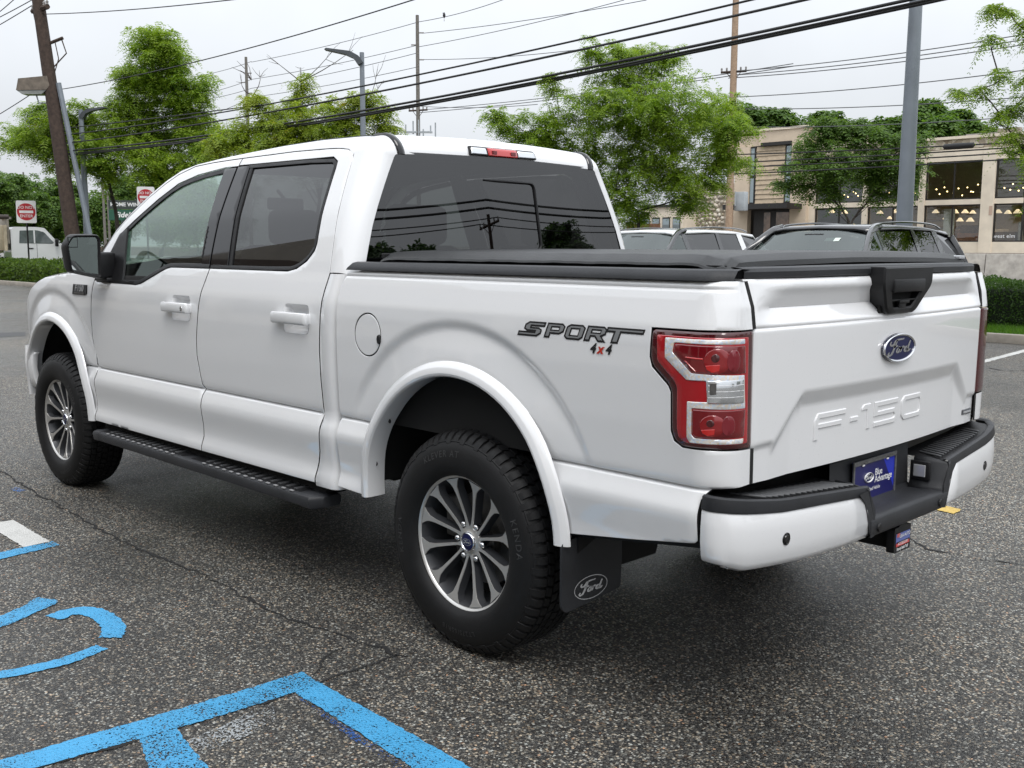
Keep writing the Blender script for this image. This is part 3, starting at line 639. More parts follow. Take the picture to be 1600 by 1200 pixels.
# ---- front fender, bonnet, nose
FA = [(3.683-.507, .47), (3.683-.507, .51)]+[(FW[0]-.507*math.cos(a), FW[1]+.507*math.sin(a)) for a in np.linspace(.02, math.pi*.80, 26)]
FT = [(4.16, .84), (4.27, .86), (4.30, 1.0), (4.22, 1.12), (4.08, 1.20), (3.95, 1.245), (3.82, 1.275), (3.51, 1.305), (3.10, 1.325), (3.082, 1.30)]
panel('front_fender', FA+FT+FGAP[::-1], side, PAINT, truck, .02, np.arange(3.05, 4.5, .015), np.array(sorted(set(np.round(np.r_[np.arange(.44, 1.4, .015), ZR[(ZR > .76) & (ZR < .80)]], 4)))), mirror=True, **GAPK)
g = []
for x in np.linspace(3.05, 4.42, 26):
    ze = float(np.interp(x, [3.05, 3.51, 3.82, 3.95, 4.08, 4.22, 4.42], [1.325, 1.303, 1.273, 1.243, 1.19, 1.09, .93])); ye = float(yb(min(ze, 1.30)))+float(nose(np.array(x)))
    row = []
    for t in np.linspace(0, 1, 16):
        y = ye*(1-t); row.append((x+.10*t*t*sstep(3.9, 4.4, x), y, ze+.075*(1-(1-t)**3)*(1-.5*sstep(3.95, 4.4, x))+.012*sstep(.3, .45, t)))
    g.append(row)
grid('bonnet', g, PAINT, truck, 60, mirror=True, flip=True)
mb = MB(); mb.box((4.40, 0, .87), (.12, 1.30, .36), bev=.03); mb.build('grille', BLKG, truck, 40)
for s_ in (1, -1):
    mb = MB(); mb.box((4.30, s_*.68, .95), (.16, .26, .26), bev=.04); mb.build('headlight', CLEAR, truck, 40)
g = []
for z, o_ in ((.79, -.02), (.775, 0), (.70, .010), (.62, 0), (.57, -.02), (.555, -.06)):
    g.append([(x+o_*.3, y+o_*.7, z) for x, y in [(4.075, .930), (4.085, .958), (4.13, .966), (4.21, .945), (4.34, .85), (4.47, .62), (4.54, .3), (4.56, 0)]])
grid('front_bumper', g, PAINT, truck, 60, mirror=True, flip=False, thick=.02)
mb = MB(); mb.box((4.15, .87, .53), (.14, .06, .05), bev=.01); mb.box((4.15, -.87, .53), (.14, .06, .05), bev=.01); mb.build('air_dam', BLK, truck)
# ---- doors: handles
def handle(cx, lock):
    z = 1.162; y = float(yb(z)); P = np.array(pocket(cx)); G = []
    for k, dpt in ((.0, .000), (.004, .006), (.012, .018), (.026, .027), (.045, .030)):
        q = inset(P, k-.004); G.append([(a_, float(yb(b_))-dpt, b_) for a_, b_ in q])
    G.append([(cx-.01, y-.031, z)]*len(P)); rec = grid('door_handle', G, PAINT, fdoor if lock else rdoor, 60, closed=True, flip=area(P) > 0)
    m_ = MB(); m_.box((cx+.012, y+.020, z+.004), (.262, .030, .050), bev=.011); m_.build('handle_grip', PAINT, rec, 45)
    m_ = MB(); m_.box((cx+.108, y+.004, z+.004), (.040, .030, .046), bev=.008); m_.build('handle_mount', PAINT, rec, 45); m_ = MB(); m_.box((cx-.098, y+.004, z+.004), (.034, .030, .046), bev=.008); m_.build('handle_mount', PAINT, rec, 45)
    if lock:
        m_ = MB(); m_.lathe([(0, .037), (.008, .037), (.013, .0355), (.014, .033)], 14, (cx-.078, y, z+.002), 1); m_.build('lock_cylinder', CHROME, rec, 50)
handle(HX[0], True); handle(HX[1], False)
# ---- door mirror
def rr(poly, y0, y1): return poly
mir = empty('door_mirror'); mir.parent = truck
mp_ = rounded([(1.018, 1.290), (1.185, 1.328), (1.200, 1.47), (1.165, 1.522), (1.030, 1.524), (1.014, 1.50)], .022, 4)
def mprism(poly, xs, ins): 
    G = []
    for x, i_ in zip(xs, ins): q = inset(np.array(poly), i_); G.append([(x, a, b) for a, b in q])
    return G
grid('mirror_housing', mprism(mp_, [2.86, 2.845, 2.84, 2.85, 2.90, 2.97, 3.01], [.016, .013, .004, 0, -.003, .02, .07])+[[(3.015, 1.10, 1.41)]*len(mp_)], BLK, mir, 50, closed=True, mirror=False, flip=False)
gl_ = inset(np.array(mp_), .014); V, T, _, _ = cdt(resample(gl_, .03), step=.06); mobj('mirror_glass', np.c_[np.full(len(V), 2.853), V], [t[::-1] for t in T.tolist()], MIRG, mir)
mb = MB(); mb.box((2.849, 1.163, 1.482), (.004, .052, .056), bev=.001); mb.build('spot_mirror', BLK, mir); mb = MB(); mb.box((2.8465, 1.163, 1.482), (.004, .044, .048)); mb.build('spot_mirror', MIRG, mir)
mb = MB(); mb.box((2.90, .985, 1.36), (.10, .11, .14), bev=.015); mb.box((2.93, .955, 1.282), (.16, .07, .02), bev=.006); mb.build('mirror_arm', BLK, mir, 45)
mr = empty('door_mirror'); mr.parent = truck
for ch in list(mir.children): mirror_y(ch, mr)
# ---- lower running board
rb = empty('running_board'); rb.parent = truck
prof = [(.885, .395), (.885, .425), (.90, .434), (1.012, .434), (1.03, .428), (1.036, .415), (1.030, .385), (1.015, .377), (.90, .38)]
g = [[(x, y+dx, z) for y, z in prof] for x, dx in ((.93, 0), (2.965, 0))]
grid('board', g, GREYP, rb, 40, closed=True)
for xa, xb, rear in ((2.955, 3.045, 0), (.845, .94, 1)):
    m_ = MB(); x_ = [(xa, -.001), (xb, -.001)]
    sect = [(y+(y-.96)*.015, z+(z-.405)*.06) for y, z in prof]; k = len(sect)
    if rear: V = [(xb, y, z) for y, z in sect]+[(xa+.03, y, z) for y, z in sect]+[(xa, .9+(y-.9)*.6, .405+(z-.405)*.8) for y, z in sect]
    else: V = [(xa, y, z) for y, z in sect]+[(xb-.02, y, z) for y, z in sect]+[(xb, .96+(y-.96)*.9, .405+(z-.405)*.8) for y, z in sect]
    F = [[r_*k+i, r_*k+(i+1) % k, (r_+1)*k+(i+1) % k, (r_+1)*k+i] for r_ in range(2) for i in range(k)]+[[2*k+i for i in range(k)]]
    if rear: F = [f[::-1] for f in F]
    m_.add(V, F); m_.build('end_cap', GREYP, rb, 40)
treads = np.r_[np.linspace(1.02, 1.78, 13), np.linspace(2.10, 2.86, 13)]
base_t = None
for x in treads:
    if base_t is None:
        m_ = MB(); m_.box((0, .952, .4385), (.024, .105, .010), bev=.004); base_t = m_.build('tread_bar', simple('tread_bar_grey', (.035, .036, .038), .32, .2), rb, 40); base_t.location.x = x
        m_ = MB(); m_.box((0, 1.020, .4345), (.026, .013, .007), bev=.003); base_k = m_.build('tread_knob', simple('worn_grey_knob', (.22, .22, .225), .45, .2), rb, 40); base_k.location.x = x
    else:
        for b_ in (base_t, base_k): c = b_.copy(); COL.objects.link(c); c.location.x = x
m_ = MB(); m_.box((1.45, .955, .434), (.95, .11, .004)); m_.box((2.48, .955, .434), (.95, .11, .004)); m_.build('tread_pad', BLK, rb)
m_ = MB(); m_.box((2.31, .905, .452), (.20, .012, .012), bev=.002); m_.build('label_plate', SILV, rb)
m_ = MB()
for x in (1.1, 1.9, 2.7): m_.box((x, .80, .43), (.06, .25, .03))
m_.build('bracket', DARK, rb)
rb2 = empty('running_board'); rb2.parent = truck
mirror_y([c for c in rb.children if c.name.startswith('board')][0], rb2)
# ---- rocker / sill under doors (black)
for s_ in (1, -1): mb = MB(); mb.box((1.98, s_*.89, .452), (2.2, .10, .05)); mb.build('sill', DARK, truck)
mb = MB(); mb.box((-.77, .915, .565), (.56, .03, .03)); mb.v = [(x, y, z+(-.55-x)*.13-.012) for x, y, z in mb.v]; mb.build('bed_lower_trim', BLK, truck)
# ---- rail cap, tonneau cover
def capsec(x, s0=.0): return [(x, .938, 1.374), (x, .936, 1.384), (x, .922, 1.402), (x, .90, 1.407), (x, .86, 1.405), (x, .845, 1.38)]
g = [[(x+.03*(1-1), y, z) for x, y, z in capsec(.66)]]
g = [[(.715-(z-1.374)*.9, y, z) for x, y, z in capsec(0)]]+[capsec(x) for x in np.linspace(.66, -1.0, 20)]+[[(x, y-.012*k, z) for x, y, z in capsec(x)] for k, x in ((.3, -1.03), (1, -1.06))]
g = np.array(g); g[-3:, :, 1] -= np.array([0, .02, .05])[:, None]
grid('bed_rail_cap', g, GREYP, truck, 45, mirror=True)
ton = empty('bed_cover'); ton.parent = truck
g = []
for x in np.linspace(.62, -1.02, 60):
    row = []
    dip = .016*math.exp(-((x+.955)/.035)**2)
    for y in np.linspace(-1, 1, 41):
        yy = y*.835; e = abs(y); z = 1.446+.012*(1-y*y)-.024*sstep(.945, 1.0, e)+.0007*math.sin(x*23+y*3)*sstep(.2, .9, e)+.0006*math.sin(x*61+9*y)-.010*sstep(.57, .62, x)
        z -= dip*sstep(.85, .99, e); z -= .022*sstep(-.985, -1.02, x)
        row.append((x, yy, z))
    g.append(row)
g = np.array(g); lo_ = g.copy()
grid('cover_skin', g, VINYL, ton, 70)
sk = [[(x, s_*.835, float(g[i, -1, 2])), (x, s_*.840, float(g[i, -1, 2])-.007), (x, s_*.835, float(g[i, -1, 2])-.014), (x, s_*.82, float(g[i, -1, 2])-.012)] for s_ in (1,) for i, x in enumerate(np.linspace(.62, -1.02, 60))]
grid('cover_hem', sk, VINYL, ton, 70, mirror=True)
mb = MB(); mb.box((-.19, .815, 1.405), (1.62, .03, .022)); mb.box((-.19, -.815, 1.405), (1.62, .03, .022)); mb.box((.622, 0, 1.43), (.03, 1.64, .02), bev=.004); mb.build('cover_rail', BLK, ton)
V = [(x, y, z) for (x, y, z) in g[-1]]+[(x-.004, y, z-.016) for (x, y, z) in g[-1]]+[(x+.02, y, z-.022) for (x, y, z) in g[-1]]
mobj('cover_rear_bar', V, [[r_*41+i, r_*41+i+1, (r_+1)*41+i+1, (r_+1)*41+i] for r_ in range(2) for i in range(40)], VINYL, ton, 50)
m_ = MB(); m_.box((-1.012, -.775, 1.432), (.03, .05, .014), bev=.003); m_.build('latch_tab', SILV, ton)
# ---- tailgate
def tgx(y, z):
    y = np.asarray(y, float); z = np.asarray(z, float); ay = np.abs(y)
    x = -1.138+.040*(ay/.82)**2+.012*(1.2-z)*(z < 1.2)
    lipz = np.interp(z, [1.20, 1.236, 1.250, 1.292, 1.335, 1.352, 1.374, 1.380], [0, 0, .006, .036, .020, .010, .014, .024])
    endf = sstep(.815, .66, ay+.04*(z-1.30)/.07); flat = np.interp(z, [1.236, 1.25, 1.37, 1.38], [0, .002, .030, .036])
    x = x+np.where(z > 1.236, lipz*endf+flat*(1-endf), 0)
    x = x+.006*np.exp(-((z-1.237)/.004)**2)*1.0                                             # shut line of the upper part
    tp = np.array([(-.84, .893), (-.705, .900), (-.565, 1.037), (.565, 1.037), (.705, .900), (.84, .893)])
    top = np.interp(y, tp[:, 0], tp[:, 1]); dd = (top-z)*np.where((ay > .56) & (ay < .71), .70, 1.0)
    wband = np.where(ay < .57, .050, np.where(ay < .71, .030, .012)); dep = np.where(ay < .60, .022, np.interp(ay, [.60, .72, .84], [.022, .010, .008]))
    x = x+dep*np.clip(dd/wband, 0, 1)
    x = x+.05*sstep(.800, .835, ay)*.35
    return x
def tgp(y, z): return np.stack([tgx(y, z), y, z], -1)
zz = np.array(sorted(set(np.round(np.r_[np.arange(.782, 1.378, .0085), 1.229, 1.233, 1.237, 1.241, 1.245, 1.378], 4)))); g = []
for z in zz:
    hw = float(np.interp(z, [.782, 1.235, 1.378], [.810, .817, .823])); t = np.linspace(-1, 1, 190); y = t*hw; row = tgp(y, np.full_like(y, z))
    row = np.vstack([row[0]+np.array([.04, 0, 0]), row, row[-1]+np.array([.04, 0, 0])]); g.append(row)
g = np.array(g); g = np.concatenate([g[:1]+np.array([.05, 0, .004]), g, g[-1:]+np.array([.05, 0, .0])])
tg = grid('tailgate', g, PAINT, truck, 40)
mb = MB(); V = []
sec = [(.002, 0), (-.003, .004), (-.004, .020), (.004, .030), (.03, .034), (.085, .032), (.09, 0)]
ys = np.linspace(-.822, .822, 40); G = [[(float(tgx(y, 1.376))+a, y, 1.378+b+.004*(1-(y/.82)**2)) for a, b in sec] for y in ys]
grid('tailgate_cap', G, GREYP, tg, 40)
# letters pressed into the tailgate
def glyph(P): return P
s = .013
LET = {'F': [[(0, 0), (0, .062), (.018, .085), (.185, .085), (.185, .068), (.028, .068), (.022, .060), (.022, .052), (.16, .052), (.16, .036), (.022, .036), (.022, 0)]],
       '-': [[(0, .036), (.05, .036), (.05, .052), (0, .052)]],
       '1': [[(.035, 0), (.035, .066), (0, .066), (0, .074), (.014, .085), (.058, .085), (.058, 0)]],
       '5': [[(0, 0), (.15, 0), (.175, .016), (.175, .036), (.155, .052), (.024, .052), (.024, .068), (.175, .068), (.175, .085), (0, .085), (0, .036), (.145, .036), (.152, .030), (.152, .022), (.145, .017), (0, .017)]],
       '0': [[(.02, 0), (.155, 0), (.175, .017), (.175, .068), (.155, .085), (.02, .085), (0, .068), (0, .017)], [(.03, .017), (.023, .024), (.023, .061), (.03, .068), (.145, .068), (.152, .061), (.152, .024), (.145, .017)]]}
ylet = .47
for ch, adv in (('F', .215), ('-', .075), ('1', .085), ('5', .205), ('0', .0)):
    pl = LET[ch]; poly = [(ylet-a, .868+b) for a, b in pl[0]]; hl = [[(ylet-a, .868+b) for a, b in q] for q in pl[1:]]
    panel('letter', poly, tgp, PAINT, tg, .02, gap=0, roll=.002, lip=.004, inward=(1, 0, 0), off=.004, holes=hl, flip=area(poly) < 0 and False)
    ylet -= adv
# handle
hp = rounded([(.182, 1.408), (-.182, 1.408), (-.182, 1.345), (-.105, 1.25), (.105, 1.25), (.182, 1.345)], [.004, .004, .02, .025, .025, .02], 4)
def hsurf(y, z): return np.stack([-1.146-.020*sstep(1.25, 1.36, z)-.004, y, z], -1)
th = panel('tailgate_handle', hp, hsurf, BLK, tg, .02, gap=0, roll=.006, lip=.06, inward=(1, 0, 0), holes=[rounded([(.115, 1.350), (-.115, 1.350), (-.105, 1.315), (-.068, 1.272), (.068, 1.272), (.105, 1.315)], .012, 3)])
mb = MB(); mb.box((-1.128, 0, 1.31), (.008, .26, .11)); mb.build('handle_pocket', DARK, th)
mb = MB(); mb.box((-1.158, .0, 1.345), (.034, .236, .045), bev=.008); mb.build('handle_grip', BLK, th, 45)
mb = MB(); mb.box((-1.150, .0, 1.290), (.014, .075, .012), bev=.003); mb.box((-1.144, .0, 1.277), (.012, .05, .03), bev=.003); mb.box((-1.149, .0, 1.296), (.006, .18, .005)); mb.build('camera_bracket', BLK, th, 45)
# script emblem strokes (drawn lettering on an oval badge)
def script():
    S_ = []
    S_.append([(-.62, .50), (-.72, .36), (-.66, .22), (-.50, .22), (-.38, .38), (-.30, .55), (-.05, .62), (.20, .60), (.30, .66)])
    S_.append([(-.20, .60), (-.30, .30), (-.42, -.05), (-.58, -.42), (-.76, -.52), (-.84, -.38), (-.74, -.24)])
    S_.append([(-.48, .06), (-.32, .14), (-.14, .16)])
    S_.append([(-.10, .02), (-.24, -.18), (-.20, -.34), (-.06, -.30), (.04, -.10), (-.02, .04), (-.10, .02), (.02, -.06), (.14, .02)])
    S_.append([(.14, .06), (.10, -.14), (.04, -.34)]); S_.append([(.10, -.10), (.20, .04), (.30, .04), (.32, -.04)])
    S_.append([(.60, -.02), (.48, .04), (.36, -.12), (.36, -.30), (.48, -.32), (.60, -.12)]); S_.append([(.78, .44), (.68, .16), (.58, -.16), (.58, -.32), (.70, -.28), (.80, -.16)])
    return S_
def stroke(P, wd):
    P = smoothpoly(np.array(P), 2); e = np.gradient(P, axis=0); e /= np.linalg.norm(e, axis=1)[:, None]; n = np.c_[-e[:, 1], e[:, 0]]
    t = np.linspace(0, 1, len(P)); ww = wd*(.55+.45*np.sin(t*math.pi))[:, None]; a, b = P+n*ww, P-n*ww; k = len(P)
    return np.vstack([a, b]), [[i, i+1, k+i+1, k+i] for i in range(k-1)]
def oval(n, a, b): return [(a*math.cos(t), b*math.sin(t)) for t in np.linspace(0, 2*math.pi, n, endpoint=False)]
def script_mesh(a, b, wd, lift):
    V = []; F = []
    for st in script():
        v, f = stroke(st, wd); q = len(V); V += [(x*a, y*b, lift) for x, y in v]; F += [[i+q for i in ff] for ff in f]
    return np.array(V), F
def badge(parent, name, o, ex, ey, a, b, base, rim, ink, thick=.006):
    V, F = prism(oval(40, a, b), 0, thick); e = mobj(name, put(V, o, ex, ey), F, base, parent, 30)
    G = [[(x*k, y*k2, h) for x, y in oval(40, a, b)] for k, k2, h in ((1.0, 1.0, 0), (1.0, 1., thick+.002), (.965, .93, thick+.005), (.92, .84, thick+.002), (.92, .84, thick-.001))]
    if rim: G = np.array(G); mobj('badge_rim', put(G.reshape(-1, 3), o, ex, ey), [[i*40+j, i*40+(j+1) % 40, (i+1)*40+(j+1) % 40, (i+1)*40+j] for i in range(4) for j in range(40)], rim, e, 50)
    V, F = script_mesh(a*.86, b*.95, .075, thick+.0012); mobj('badge_script', put(V, o, ex, ey), F, ink, e); return e
badge(tg, 'oval_badge', (-1.1385, 0, 1.134), (0, -1, 0), (0, 0, 1), .118, .049, BLUE, CHROME, CHROME, .008)
mb = MB(); mb.box((-1.0925, -.735, .828), (.006, .085, .020), bev=.002); sb = mb.build('small_badge', GUNM, tg)
mb = MB(); mb.box((-1.0965, -.735, .828), (.002, .07, .008)); mb.build('badge_script', SILV, sb)
mb = MB(); mb.box((-1.02, 0, 1.07), (.04, 1.66, .58)); mb.build('tailgate_inner', DARK, tg)
# ---- tail light
def tl(name, poly, mat, off, parent, r=.006, lip=.01, step=.02):
    return panel(name, rounded(poly, r, 3), bed, mat, parent, step, flip=True, gap=0, roll=.002, lip=lip, off=off, inward=(.35, -.93, 0))
t0 = panel('tail_light', rounded(LIGHT, .012, 3), bed, REDD, truck, .02, flip=True, gap=.0005, roll=.005, lip=.03, off=.004, inward=(.35, -.93, 0), mirror=True)
tl('red_lens', [(.866, 1.217), (1.180, 1.217), (1.184, .911), (.976, .913), (.952, .925), (.946, .95), (.945, 1.07), (.935, 1.088), (.872, 1.142)], RED, .0065, t0, .008)
tl('light_guide', [(.897, 1.211), (1.162, 1.213), (1.162, 1.199), (.931, 1.198), (.926, 1.171), (.994, 1.116), (1.163, 1.110), (1.170, 1.014), (.998, 1.016), (.998, .940), (1.008, .931), (1.166, .927), (1.162, .913), (.990, .916), (.981, .930), (.981, 1.034), (1.045, 1.036), (1.041, 1.096), (.978, 1.095), (.899, 1.153)], LED, .009, t0, .004)
tl('light_chamber', [(.934, 1.195), (1.163, 1.194), (1.170, 1.115), (.994, 1.119), (.930, 1.171)], REDB, .011, t0, .005)
tl('light_chamber', [(1.001, 1.013), (1.172, 1.011), (1.167, .932), (1.010, .934), (1.001, .945)], REDB, .011, t0, .006)
rv = tl('reverse_lens', [(1.045, 1.097), (1.163, 1.098), (1.165, 1.030), (1.047, 1.033)], CLEAR, .0125, t0, .003)
for zz_ in (1.048, 1.065, 1.082): tl('lens_rib', [(1.047, zz_), (1.163, zz_), (1.163, zz_+.0035), (1.047, zz_+.0035)], WHT, .0135, rv, 0)
tl('reverse_bulb', [(1.052, 1.092), (1.072, 1.093), (1.072, 1.058), (1.052, 1.057)], STEEL, .0138, rv, .004)
REDM = Mt('red_bowl').set(col=(.22, .004, .007), rough=.12, coat=1, coatr=0).m
for (cu_, cz_, ru, rz_) in ((1.072, 1.152, .040, .036), (1.062, .968, .038, .032)):
    el = lambda a, b, x=0, z=0: [(cu_+x+a*math.cos(t), cz_+z+b*math.sin(t)) for t in np.linspace(0, 2*math.pi, 20, endpoint=False)]
    panel('bulb_reflector', el(ru, rz_), bed, REDM, t0, .02, gap=0, roll=.002, lip=.008, off=.0125, inward=(.35, -.93, 0))
    panel('bowl_highlight', [(cu_-ru*.85, cz_-rz_*.35), (cu_+ru*.2, cz_-rz_*.25), (cu_+ru*.15, cz_-rz_*.75), (cu_-ru*.35, cz_-rz_*.9), (cu_-ru*.75, cz_-rz_*.65)], bed, REDL, t0, .02, gap=0, roll=.001, lip=.004, off=.0136, inward=(.35, -.93, 0))  # brighter red patch, a highlight painted on the unlit bowl
    panel('bulb', el(ru*.30, rz_*.32, -ru*.15, rz_*.25), bed, REDD, t0, .02, gap=0, roll=.001, lip=.004, off=.0138, inward=(.35, -.93, 0))
    panel('bowl_facet', el(ru*.55, rz_*.9, ru*1.25, 0), bed, Mt('ruby_facet').set(col=(.17, .003, .011), rough=.2, coat=1).m, t0, .02, gap=0, roll=.001, lip=.004, off=.0131, inward=(.35, -.93, 0))
tl('reflector_fin', [(.972, 1.162), (1.030, 1.160), (1.030, 1.154), (.972, 1.157)], REDL, .0125, t0, .001)
tl('reflector_fin', [(.975, 1.150), (1.012, 1.122), (1.005, 1.122), (.968, 1.15)], REDL, .0125, t0, .001)
# ---- rear bumper
bpath = np.array([(-1.040, .976), (-1.070, .985), (-1.100, .972), (-1.126, .945), (-1.147, .90), (-1.160, .84), (-1.168, .78), (-1.180, .66), (-1.190, .55), (-1.202, .42), (-1.212, .30), (-1.212, 0)])
bpath = np.vstack([smoothpoly(bpath[:8], 2), bpath[8:]])
def bp_at(yq): return float(np.interp(-yq, -bpath[:, 1][2:], bpath[:, 0][2:]))
rbm = empty('rear_bumper'); rbm.parent = truck
left = bpath[bpath[:, 1] > .27]
def wt(y): return float(np.interp(y, [.27, .45, .75, .985], [.683, .692, .705, .730]))
def wb(y): return float(np.interp(y, [.27, .36, .6, .9, .985], [.538, .530, .528, .545, .572]))
g = []
pth = left
for i, (x, y) in enumerate(pth):
    zt, zb = wt(y), wb(y); row = []
    for t, o_ in ((0, .018), (.0, .004), (.05, .0), (.3, -.004), (.6, -.004), (.85, .002), (.95, .010), (1, .028)):
        nx, ny = (0, -1) if y > .96 else (1, -.35) if y > .8 else (1, 0); q = y
        if y < .36: q = y-.026+.062*(1-t)
        row.append((x+o_*nx, q+o_*ny*.8, zt+(zb-zt)*t))
    g.append(row)
grid('bumper_cover', g, PAINT, rbm, 50, mirror=True, thick=.004)
# black top step with lip
g = []
for i, (x, y) in enumerate(np.vstack([left, [(-1.212, .30)]])):
    zt = wt(y); nx, ny = (0, -1) if y > .965 else (.75, -.66) if y > .9 else (1, -.2) if y > .8 else (1, 0)
    hh = float(np.interp(y, [.3, .6, .9, .985], [.026, .030, .036, .038]))
    row = [(x+.022*nx, y+.022*ny, zt-.004), (x-.001*nx, y-.001*ny, zt-.001), (x-.003*nx, y-.003*ny, zt+.006), (x+.002*nx, y+.002*ny, zt+hh), (x+.010*nx, y+.010*ny, zt+hh+.004), (x+.022*nx, y+.022*ny, zt+hh+.002), (x+.028*nx, y+.028*ny, zt+hh-.004)]
    g.append(row)
grid('step_lip', g, GREYP, rbm, 45, mirror=True)
g = []
for y in np.linspace(.93, .30, 20):
    x = bp_at(y); zt = wt(y)+float(np.interp(y, [.3, .6, .9, .985], [.026, .030, .036, .038]))-.006
    g.append([(x+.018, y, zt), (x+.06, y, zt+.002), (-1.05, y, zt+.006), (-1.02, y, zt+.006)])
grid('step_pad', g, BLK, rbm, 45, mirror=True)
rib0 = None
for i, y in enumerate(np.linspace(.80, .35, 17)):
    for s_ in (1, -1):
        if rib0 is None:
            m_ = MB(); m_.box((0, 0, 0), (.105, .010, .008), np.array([[.93, -.36, 0], [.36, .93, 0], [0, 0, 1]]), bev=.003); rib0 = m_.build('step_rib', simple('step_rib_grey', (.06, .062, .066), .4, .2), rbm, 45); o_ = rib0  # ribs coloured lighter than the pad, standing for the light they catch
        else: o_ = rib0.copy(); COL.objects.link(o_)
        zt = wt(y)+float(np.interp(y, [.3, .6, .9], [.026, .030, .036])); o_.location = ((bp_at(y)+.085), s_*y, zt+.002); o_.scale.y = s_
# centre step (notch)
zt0 = wt(.30)+.024
for s_ in (1,):
    G = []
    for x, k in ((-1.214, 1.0), (-1.216, .985), (-1.205, .955), (-1.14, .93), (-1.09, .92)):
        G.append([(x, .318*k, zt0-.002+(.008 if x > -1.15 else 0)), (x, .312*k, zt0-.012), (x, .288*k, .64), (x, .278*k, .615), (x, .270*k-.005, .603)])
    grid('notch_side', G, GREYP, rbm, 45, mirror=True, flip=False, thick=.006)
g = [[(x, y, z) for y in np.linspace(-.29, .29, 13)] for x, z in ((-1.19, .540), (-1.21, .542), (-1.217, .550), (-1.218, .596), (-1.212, .605), (-1.20, .608), (-1.14, .604), (-1.085, .604), (-1.070, .612), (-1.064, .76), (-1.03, .785))]
grid('lower_step', g, GREYP, rbm, 45, flip=True)
for s_ in (1, -1):
    mb = MB(); mb.add(*[[(-1.214, s_*.318, zt0-.006), (-1.2145, s_*.29, zt0-.03), (-1.2165, s_*.262, .63), (-1.217, s_*.262, .545), (-1.2165, s_*.288, .542), (-1.2155, s_*.335, .665), (-1.2145, s_*.372, zt0-.01)], [[0, 1, 2, 3, 4, 5, 6][::s_]]]); mb.build('notch_trim', GREYP, rbm)
for s_ in (1, -1):
    m_ = MB(); m_.lathe([(0, .0045), (.012, .004), (.015, 0)], 14, (0, 0, 0), 0); m_.v = [(-v[0]-1.2195, v[1]+s_*.235, v[2]+.568) for v in m_.v]; m_.build('push_fastener', BLK, rbm)
    m_ = MB(); m_.lathe([(0, .004), (.013, .004), (.0145, .0015), (.016, .003), (.019, .002), (.021, -.006)], 20, (0, 0, 0), 0); m_.v = [(-v[0]*1+bp_at(.738)-.0035, v[1]+s_*.738, v[2]+.622) for v in m_.v]; m_.build('parking_sensor', BLKG, rbm, 50)
# hitch plug socket in the notch side wall
m_ = MB(); m_.box((-1.128, -.262, .668), (.075, .012, .07), bev=.008); pg = m_.build('trailer_socket', BLK, rbm, 45)
m_ = MB(); m_.box((-1.128, -.2545, .668), (.044, .006, .044), bev=.002); m_.build('socket_lid', SILV, pg)
# plate
def plate_mat():
    m_ = Mt('dealer_plate_blue').set(rough=.3); c = m_.n('ShaderNodeSeparateXYZ'); m_.l(m_.coord(), c.inputs[0])
    d = m_.math('ADD', m_.math('MULTIPLY', c.outputs[1], -1.0), m_.math('MULTIPLY', c.outputs[2], .75)); m_.col(m_.mix(m_.math('GREATER_THAN', d, .615), (.012, .012, .10), (.02, .035, .42))); return m_.m
PM = plate_mat()
m_ = MB(); m_.box((-1.078, .0, .668), (.006, .31, .160), bev=.002); pl = m_.build('number_plate', PM, truck)
m_ = MB()
for c_, d_ in (((-1.0825, 0, .741), (.006, .318, .016)), ((-1.0825, 0, .594), (.006, .318, .018)), ((-1.0825, .1545, .667), (.006, .009, .14)), ((-1.0825, -.1545, .667), (.006, .009, .14))): m_.box(c_, d_, bev=.001)
m_.build('plate_frame', simple('plate_frame_grey', (.10, .10, .10), .35, .4, 90), pl)
def label(s_, size, o, ex, ey, mat, parent, name='lettering', bold=0, shear=0, align='CENTER', spacing=1):
    V, F = text(s_, size, 0, shear, bold, align, spacing); return mobj(name, put(V, o, ex, ey), F, mat, parent)
TX, TZ = (0, -1, 0), (0, 0, 1)
for s_, sz, y, z, b_ in (('Blue', .034, -.002, .700, .012), ('Advantage', .034, -.002, .675, .012), ('Certified Used Vehicle', .018, .105, .646, .008)):
    label(s_, sz, (-1.0815, y, z-.008), TX, TZ, WHT, pl, bold=b_, align='LEFT', spacing=.92)
badge(pl, 'plate_logo', (-1.0812, .045, .682), TX, TZ, .032, .017, BLUE, WHT, WHT, .0005)
label('AMERICAN FORD', .020, (-1.086, .02, .594), TX, TZ, WHT, pl, bold=.01)
mb = MB()
for y in (.09, -.09): mb.lathe([(0, .003), (.006, .003), (.008, 0)], 10, (0, 0, 0), 0)
mb = MB()
for y in (.09, -.09): mb.box((-1.0835, y, .734), (.004, .016, .014), bev=.003)
mb.build('plate_screw', WHT, pl)
